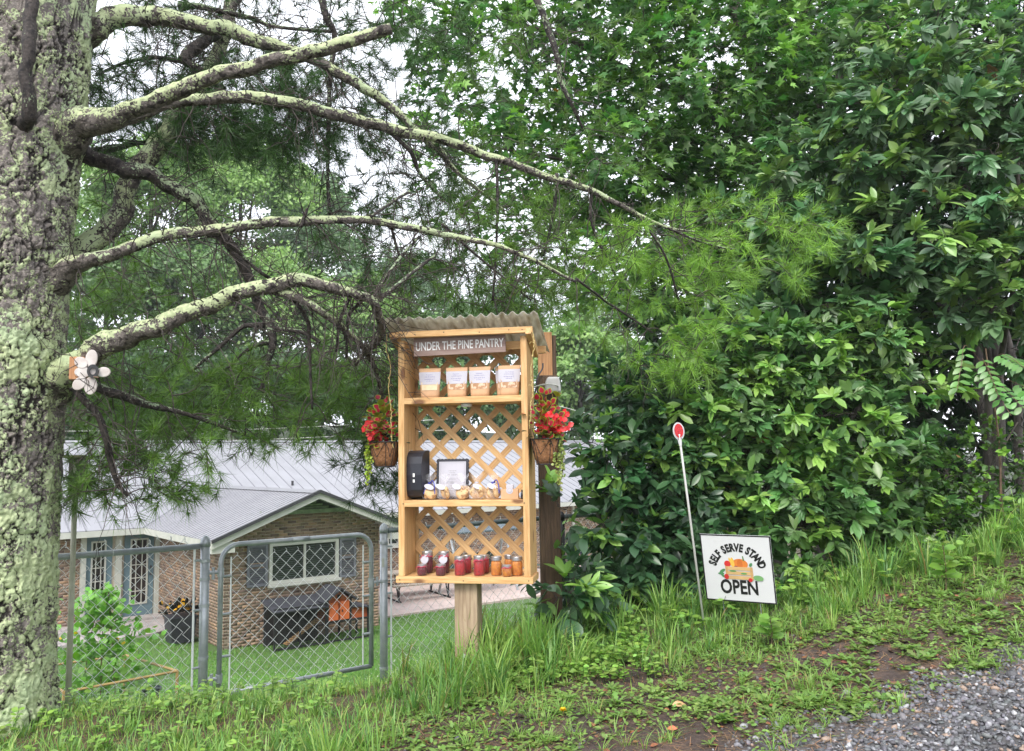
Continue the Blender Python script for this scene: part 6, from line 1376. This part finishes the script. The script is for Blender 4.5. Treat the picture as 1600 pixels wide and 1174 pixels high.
def gcols(n, t=None):
    t = rng.random((n, 1)) if t is None else t
    c = np.where(t < .5, GD+(GC-GD)*t*2, GC+(GL-GC)*(t-.5)*2)*(1+rng.uniform(-.15, .15, (n, 3))*.6); k = rng.random(n) < .03; c[k] = [.34, .27, .11]; return c
tg = LB(); ncl = 3500; cx_ = rng.uniform(-5.2, 6.3, ncl*3); cy_ = rng.uniform(2.4, 9.0, ncl*3)
ok = (cy_ > front(cx_)+rng.normal(0, .12, ncl*3)) & (cy_ < yc(cx_)+.95); cx_, cy_ = cx_[ok][:ncl], cy_[ok][:ncl]
for q in range(len(cx_)):
    if cx_[q] < -.2 and rng.random() < .35: continue
    nb = int(rng.uniform(10, 30)); big = float(fbm(np.array([[cx_[q]*1.3, cy_[q]*1.3, 5.]]), 3, 12)[0])
    dst = cy_[q]-float(yc(cx_[q])); sc_h = .085+.34*max(big-.38, 0)*2.0*(1 if dst < .1 else .5); sc_h *= rng.lognormal(0, .42)
    if cx_[q] > .2: sc_h *= 1.05
    if dst > .3: sc_h *= .7
    if cx_[q] < -.9: sc_h = min(sc_h, .15)
    sc_h = min(sc_h, .36)
    if cx_[q] < -.75 and cy_[q] > 4.1: sc_h *= .55
    r = rng.uniform(.02, .07); a = rng.uniform(0, 2*math.pi, nb); off = np.stack([np.cos(a), np.sin(a)], -1)*(r*rng.random((nb, 1))); x = cx_[q]+off[:, 0]; y = cy_[q]+off[:, 1]
    pos = np.stack([x, y, gz(x, y)-.01], -1); ln = np.stack([np.cos(a), np.sin(a), a*0], -1)+rng.normal(0, .5, (nb, 3))+[0, -.15, 0]; tq = np.clip(rng.normal(rng.uniform(.1, .85), .2, (nb, 1)), 0, 1)
    tg.add(*blades(pos, sc_h*rng.uniform(.5, 1.3, nb), rng.uniform(.004, .009, nb)*(1 if sc_h < .3 else 1.25), ln, gcols(nb, tq), rng.uniform(.5, 1.0)))
tg.obj('tall_grass', GRASS, kind='stuff')
# short undergrass under the tall grass plus sparse tufts on the soil
n = 24000; x = rng.uniform(-5.2, 6.3, n*3); y = rng.uniform(2.2, 9, n*3); ok = (y > front(x)-.1+rng.normal(0, .15, n*3)) & (y < yc(x)+1.2); x, y = x[ok][:n], y[ok][:n]; n = len(x)
sgm = LB(); sgm.add(*blades(np.stack([x, y, gz(x, y)-.005], -1), rng.uniform(.04, .13, n), rng.uniform(.003, .006, n), rng.normal(0, 1, (n, 3)), gcols(n), .8)); sgm.obj('short_grass', GRASS, kind='stuff')
sp = LB(); K = 1000
for q in range(K):
    x0 = rng.uniform(-3.5, 4.5); f_, r_ = float(front(x0)), float(road(x0)); y0 = rng.uniform(r_-.15, f_+.1)
    if fbm(np.array([[x0*2.2, y0*2.2, 1.]]), 3, 31)[0] < .47: continue
    nb = int(rng.uniform(8, 30)); a = rng.uniform(0, 2*math.pi, nb); x = x0+np.cos(a)*.03*rng.random(nb); y = y0+np.sin(a)*.03*rng.random(nb)
    sp.add(*blades(np.stack([x, y, gz(x, y)-.005], -1), rng.uniform(.03, .11, nb), rng.uniform(.0025, .005, nb), np.stack([np.cos(a), np.sin(a), a*0], -1), gcols(nb, np.full((nb, 1), .6)), 1.2))
sp.obj('grass_tufts', GRASS, kind='stuff')
# lawn below the bank
n = 150000; D_ = rng.uniform(6.1, 22.5, n); x = rng.uniform(-.56, .14, n)*D_*rng.uniform(.98, 1.02, n); ok = (D_ > yc(x)+.6); lp_ = np.stack([x-HC[0], D_-HC[1]], -1); lu, lv_ = lp_@hu[:2], lp_@hv[:2]
ok &= ~((lu > -5.3) & (lv_ > 2.55) & (lu < -.6)); ok &= ~((lu > -.3) & (lv_ > -.02) & (lu < HL+.02)); ok &= ~((lu > HL-.05) & (lv_ > .7)); ok &= ~((lv_ > HS-.2)); ok &= ~((lu > -.8) & (lu < .05) & (lv_ > HS-1.95))
x, y = x[ok], D_[ok]; n = len(x); c = gcols(n, np.clip(rng.normal(.42, .2, (n, 1)), 0, 1))*np.array([.8, .92, .8])*(.62+.75*fbm(np.stack([x*.9, y*.9, x*0], -1), 4, 71))[:, None]
lw = LB(); hh_ = rng.uniform(.035, .075, n)*np.where(y < yc(x)+1.6, 1.7, 1.)*(1.+.0*y); lw.add(*blades(np.stack([x, y, gz(x, y)-.004], -1), hh_, .0035+.0011*(y-5)*rng.uniform(.6, 1.2, n), rng.normal(0, 1, (n, 3)), c, .7, segs=1)); lw.obj('lawn_grass', GRASS, kind='stuff')
k = 700; x = rng.uniform(-.5, .1, k); y = rng.uniform(8, 19, k); x = x*y; p_ = np.stack([x-HC[0], y-HC[1]], -1); ok = ((p_@hv[:2]) < -1.6); x, y = x[ok], y[ok]; k = len(x)
lb = LB(); lb.add(*leaves(DIA, DIAF, np.stack([x, y, gz(x, y)+.06], -1), rng.normal(0, 1, (k, 3)), rng.normal(0, .3, (k, 3))+[0, -.6, 1], .03, 1., np.tile([.5, .52, .45], (k, 1)))); lb.obj('clover_flowers', LEAF, kind='stuff')
# ------------------------------------------------------------------ WEEDS, LITTER, GRAVEL
wd = LB(); K = 1900
for q in range(K):
    x0 = rng.uniform(-3.2, 4.4); y0 = rng.uniform(float(road(x0))-.12, float(front(x0))+.12)
    if fbm(np.array([[x0*1.9, y0*1.9, 3.]]), 3, 37)[0] < .40: continue
    nb = int(rng.uniform(5, 11)); a = rng.uniform(0, 6.28)+np.arange(nb)*6.28/nb+rng.normal(0, .2, nb); z0 = float(gz(x0, y0)); s = rng.uniform(.025, .075)
    p = np.tile([x0, y0, z0+.004], (nb, 1)); ax = np.stack([np.cos(a), np.sin(a), rng.uniform(.1, .6, nb)], -1); wd.add(*leaves(TO, TOF, p, ax, np.tile([0, 0, 1.], (nb, 1))+rng.normal(0, .15, (nb, 3)), s*rng.uniform(.7, 1.2, nb), rng.uniform(.7, 1.1, nb), tint(nb, (.19, .31, .075), .25)))
wd.obj('weed_rosettes', LEAF, kind='stuff')
cl_ = LB(); n = 34000; x = rng.uniform(-3.6, 5, n*2); y = rng.uniform(2.2, 6.6, n*2); fld = fbm(np.stack([x*1.6, y*1.6, x*0+2], -1), 3, 41); ok = (y > road(x)-.05+rng.normal(0, .1, n*2)) & (y < front(x)+.35) & (fld > .45); x, y = x[ok], y[ok]; n = len(x)
cl_.add(*leaves(OV, OVF, np.stack([x, y, gz(x, y)+rng.uniform(.003, .03, n)], -1), np.stack([rng.normal(0, 1, n), rng.normal(0, 1, n), rng.uniform(0, .5, n)], -1), rng.normal(0, .3, (n, 3))+[0, 0, 1], rng.uniform(.012, .034, n), rng.uniform(.8, 1.2, n), tint(n, (.21, .33, .08), .3))); cl_.obj('ground_cover', LEAF, kind='stuff')
# broadleaf plants in the grass on the left and along the crest
bp = LB(); bst = LB(); K = 760
for q in range(K):
    if q < 60 or q > 520: x0 = rng.uniform(-3.3, -.9); y0 = rng.uniform(3.7, 5.9)
    elif q < 380: x0 = rng.uniform(-.1, .8); y0 = rng.uniform(4.7, 6.0)
    else: x0 = rng.uniform(.8, 5.2); y0 = float(yc(x0))+rng.uniform(-.35, .3)
    z0 = float(gz(x0, y0)); h = rng.uniform(.04, .15)*(1.6 if 380 < q <= 520 else 1); k = int(rng.uniform(5, 12)); t = rng.uniform(.35, 1, k); ln = rng.normal(0, .12, 3)*[1, 1, 0]
    p = np.array([x0, y0, z0])+np.array([0, 0, h])*t[:, None]+ln*t[:, None]**2*h*2; a = rng.uniform(0, 6.28, k); ax = np.stack([np.cos(a), np.sin(a), rng.uniform(0, .5, k)], -1)
    bp.add(*leaves(OV, OVF, p, ax, rng.normal(0, .25, (k, 3))+[0, -.25, 1], rng.uniform(.022, .048, k)*(1.5 if 380 < q <= 520 else 1), rng.uniform(.9, 1.3, k), tint(k, (.24, .40, .08), .3)))
    V, F = tube(np.array([[x0, y0, z0], [x0+ln[0]*h, y0+ln[1]*h, z0+h*.6], [x0+ln[0]*h*2, y0+ln[1]*h*2, z0+h]]), .0015, 3); bst.add(V, [F], np.tile([.08, .14, .03], (len(V), 1)))
bp.obj('broadleaf_weeds', LEAF, kind='stuff'); bst.obj('weed_stems', LEAF, kind='stuff')
for k_, (px, py, hh2, lab) in enumerate(((1478, 925, .30, 'single light green leafy sprout standing on the soil at the right'), (1570, 850, .36, 'pale yellow green pokeweed shoot at the right edge of the bank'), (815, 985, .26, 'light green lobed sapling just right of the stand post'), (1205, 1010, .16, 'round leaved sprout in the grass below the open sign'))):
    p0 = Gp(px, py); e = empty('leafy_sprout', tuple(p0), 0, lab, 'plant'); k = 16; t = np.linspace(.3, 1, k); p = np.stack([0*t, 0*t, hh2*t], -1); a = np.arange(k)*2.4; ax = np.stack([np.cos(a), np.sin(a), .3+0*a], -1); lb = LB()
    lb.add(*leaves(*((MP, MPF) if k_ == 2 else (OV, OVF)), p, ax, rng.normal(0, .15, (k, 3))+[0, -.45, 1], rng.uniform(.08, .13, k)*(1.1-.4*t), 1.1, tint(k, (.17, .34, .05), .2))); lb.obj('leaves', LEAF, e); MB().tube([(0, 0, -.02), (.01, 0, hh2*.5), (0, 0, hh2)], .003, 5).obj('stem', TWIGB, e)
# climbing bean plant behind the left fence
bo = Pz(158, 1050, -2.5); bz2 = float(gz(bo[0], bo[1])); bo = np.array([bo[0], bo[1], bz2]); e = empty('bean_plant', tuple(bo), 0, 'tall leafy yellow green bean plant climbing stakes in the netted garden bed', 'plant')
lb = LB(); n = 1000; pk = P(165, 925, bo[1])[2]-bz2; t = rng.random(n)**.8; wdt = .62*(1-t)**.8+.11; p = np.stack([rng.normal(0, 1, n)*wdt*.6+.0, rng.normal(0, 1, n)*.18, t*pk+.03], -1)
lb.add(*leaves(RD, RDF, p, rng.normal(0, 1, (n, 3))+[0, 0, -.3], rng.normal(0, .35, (n, 3))+[0, -.6, .9], rng.uniform(.05, .10, n), 1.05, tint(n, (.11, .25, .035), .3)*(1+.45*t[:, None]))); lb.obj('leaves', LEAF, e)
m = MB()
for x in (-.25, 0, .2): m.tube([(x, 0, 0), (x*.6, 0, pk*.6), (x*.2+.02, 0, pk)], .006, 5)
m.obj('stakes', TWIGB, e)
lb = LB(); n = 10; p = np.stack([rng.uniform(-.45, .3, n), rng.uniform(-.2, 0, n), rng.uniform(.1, .7, n)*pk], -1); lb.add(*leaves(RD, RDF, p, rng.normal(0, 1, (n, 3)), np.tile([0, -1., .5], (n, 1)), .055, 1., tint(n, (.75, .5, .02), .1, .05))); lb.obj('yellow_flowers', LEAF, e, kind='stuff')
# small yellow green plant at the house corner
cpx_ = Pz(585, 968, -3.98); e = empty('corner_plant', tuple(cpx_+np.array([0, -.1, 0])), 0, 'spiky yellow green plant at the right corner of the gable wall', 'plant'); n = 70; lb = LB(); lb.add(*blades(rng.normal(0, .06, (n, 3))*[1, 1, 0], rng.uniform(.2, .42, n), np.full(n, .02), rng.normal(0, 1, (n, 3)), tint(n, (.25, .32, .05), .3), .7)); lb.obj('blades', GRASS, e)
cpx_ = Pz(352, 1000, -3.98); e = empty('corner_plant', tuple(cpx_+np.array([0, -.1, 0])), 0, 'small yellow green plant at the left corner of the gable wall', 'plant'); lb = LB(); lb.add(*blades(rng.normal(0, .08, (n, 3))*[1, 1, 0], rng.uniform(.15, .35, n), np.full(n, .02), rng.normal(0, 1, (n, 3)), tint(n, (.25, .32, .05), .3), .7)); lb.obj('blades', GRASS, e)
# pine straw and leaf litter
n = 22000; x = rng.uniform(-3.5, 5, n*2); y = rng.uniform(2.2, 6.8, n*2); ok = (y > road(x)-.35) & (y < np.where(x < 0, 6., front(x)+.3)) & (fbm(np.stack([x*2, y*2, x*0+9], -1), 3, 51) > .30); x, y = x[ok], y[ok]; n = len(x); a = rng.uniform(0, 6.28, n); l = rng.uniform(.03, .10, n); d = np.stack([np.cos(a), np.sin(a), rng.normal(0, .12, n)], -1)
p = np.stack([x, y, gz(x, y)+.004+rng.random(n)*.006], -1); s = np.cross(d, [0, 0, 1.])*.0009; V = np.stack([p-s, p+s, p+d*l[:, None]+s, p+d*l[:, None]-s], 1).reshape(-1, 3); c = np.repeat(tint(n, (.30, .17, .08), .4), 4, 0)
link('pine_straw', meshnp('pine_straw', V, [np.arange(4*n).reshape(-1, 4)], c), mat('straw', (1, 1, 1), (.8, .8, .8), rough=.8, attr=True), kind='stuff')
n = 1600; x = rng.uniform(-3, 4.5, n); y = road(x)+(front(x)-road(x))*rng.random(n)+.05; lb = LB(); lb.add(*leaves(OV, OVF, np.stack([x, y, gz(x, y)+.008], -1), rng.normal(0, 1, (n, 3))*[1, 1, .15], rng.normal(0, .3, (n, 3))+[0, 0, 1], rng.uniform(.015, .04, n), 1.2, tint(n, (.22, .10, .05), .5, .25))); lb.obj('leaf_litter', MATS['straw'], kind='stuff')
for px, py, s, c, lab, ax in ((1062, 1106, .075, (.55, .33, .17), 'large tan fallen leaf on the soil near the bottom middle', (1, .2, .1)), (1050, 1143, .05, (.50, .16, .08), 'small reddish fallen leaf below the tan one', (1, -.3, .2)), (795, 1118, .06, (.50, .36, .2), 'pale tan fallen leaf in the weeds below the stand', (1, .1, .2))):
    p0 = Gp(px, py); lb = LB(); lb.add(*leaves(OV, OVF, np.array([[-s/2, 0, .01]]), np.array([ax]), np.array([[0, -.4, 1.]]), s, 1.1, np.array([c]))); o = lb.obj('fallen_leaf', MATS['straw'], loc=tuple(p0)); tag(o, lab, 'leaf')
p0 = Gp(880, 1128); e = empty('dandelion', tuple(p0), 0, 'single yellow dandelion flower in the weeds at the bottom', 'flower'); MB().tube([(0, 0, 0), (.004, 0, .03), (0, 0, .05)], .0018, 5).obj('stem', TWIGB, e)
n = 60; a = np.arange(n)*2.399; lb = LB(); lb.add(*leaves(LA, LAF, np.tile([0, 0, .05], (n, 1)), np.stack([np.cos(a), np.sin(a), np.linspace(.2, 1.6, n)], -1), np.tile([0, 0, 1.], (n, 1))+rng.normal(0, .1, (n, 3)), .020, .9, tint(n, (.85, .58, .02), .1, .03))); lb.obj('petals', LEAF, e)
# gravel
ph = (1+5**.5)/2; ico = unit(np.array([(-1, ph, 0), (1, ph, 0), (-1, -ph, 0), (1, -ph, 0), (0, -1, ph), (0, 1, ph), (0, -1, -ph), (0, 1, -ph), (ph, 0, -1), (ph, 0, 1), (-ph, 0, -1), (-ph, 0, 1)], float))
icf = np.array([(0, 11, 5), (0, 5, 1), (0, 1, 7), (0, 7, 10), (0, 10, 11), (1, 5, 9), (5, 11, 4), (11, 10, 2), (10, 7, 6), (7, 1, 8), (3, 9, 4), (3, 4, 2), (3, 2, 6), (3, 6, 8), (3, 8, 9), (4, 9, 5), (2, 4, 11), (6, 2, 10), (8, 6, 7), (9, 8, 1)])
def stones(name, x, y, s, cols, m_):
    n = len(x); V = ico[None]*(1+rng.uniform(-.40, .40, (n, 12, 1)))*rng.uniform(.5, 1.25, (n, 1, 3))*[1, 1, .65]; q = unit(rng.normal(0, 1, (n, 4))); w_, a, b, c = q.T
    R = np.stack([1-2*(b*b+c*c), 2*(a*b-c*w_), 2*(a*c+b*w_), 2*(a*b+c*w_), 1-2*(a*a+c*c), 2*(b*c-a*w_), 2*(a*c-b*w_), 2*(b*c+a*w_), 1-2*(a*a+b*b)], -1).reshape(n, 3, 3)
    V = np.einsum('nij,nkj->nki', R, V)*s[:, None, None]*[1, 1, .8]+np.stack([x, y, gz(x, y)+s*.25], -1)[:, None]
    return link(name, meshnp(name, V.reshape(-1, 3), [(icf[None]+12*np.arange(n)[:, None, None]).reshape(-1, 3)], np.repeat(cols, 12, 0)), m_, kind='stuff')
STN = mat('gravel_stone', (1, 1, 1), (.72, .72, .74), rough=.48, nscale=60, attr=True, bump=.35, bscale=160, spec=.5)
n = 60000; x = rng.uniform(.2, 4.3, n); y = rng.uniform(2.3, 5.6, n); dd = road(x)-y; dens = np.clip(.42+dd*2.4+(fbm(np.stack([x*3, y*3, x*0], -1), 3, 61)-.5)*1.6, 0, 1); ok = (rng.random(n) < dens) & (dd > -.55) & (y > .62*x); x, y = x[ok], y[ok]; n = len(x); s = rng.lognormal(math.log(.0097), .38, n).clip(.004, .026)
t = rng.random((n, 1)); cols = np.array([.138, .138, .148])*(.45+1.2*t)*(1+rng.uniform(-.05, .05, (n, 3))); k = rng.random(n) < .07; cols[k] = [.34, .25, .19]; k = rng.random(n) < .06; cols[k] = [.42, .42, .43]
stones('gravel', x, y, s, cols, STN)
n = 1500; x = rng.uniform(-1.5, 4.6, n); y = road(x)+(front(x)-road(x))*rng.random(n); s = rng.lognormal(math.log(.007), .4, n).clip(.003, .02); stones('soil_pebbles', x, y, s, np.array([.11, .10, .10])*(.5+rng.random((n, 1))), STN)
p0 = Gp(715, 1160); s = .03; o = stones('rock', np.array([0.]), np.array([0.]), np.array([.032]), np.array([[.09, .09, .11]]), STN); o['kind'] = ''; del o['kind']
me = o.data; co = np.empty(len(me.vertices)*3, np.float32); me.vertices.foreach_get('co', co); co = co.reshape(-1, 3); co[:, 2] -= co[:, 2].min(); me.vertices.foreach_set('co', co.ravel()); o.location = (p0[0], p0[1], p0[2]-.006); tag(o, 'dark angular rock on the soil below the stand', 'rock')

# ------------------------------------------------------------------ damp air
hz = MB().box((0, 45, 17), (150, 114, 46)).obj('haze', None, kind='stuff'); hm = bpy.data.materials.new('haze_air'); hm.use_nodes = True; hn = hm.node_tree; hn.nodes.remove(hn.nodes['Principled BSDF'])
pv = hn.nodes.new('ShaderNodeVolumePrincipled'); pv.inputs['Color'].default_value = (.93, .96, 1, 1); pv.inputs['Density'].default_value = .0007; hn.links.new(pv.outputs[0], hn.nodes['Material Output'].inputs['Volume']); hz.data.materials.append(hm)
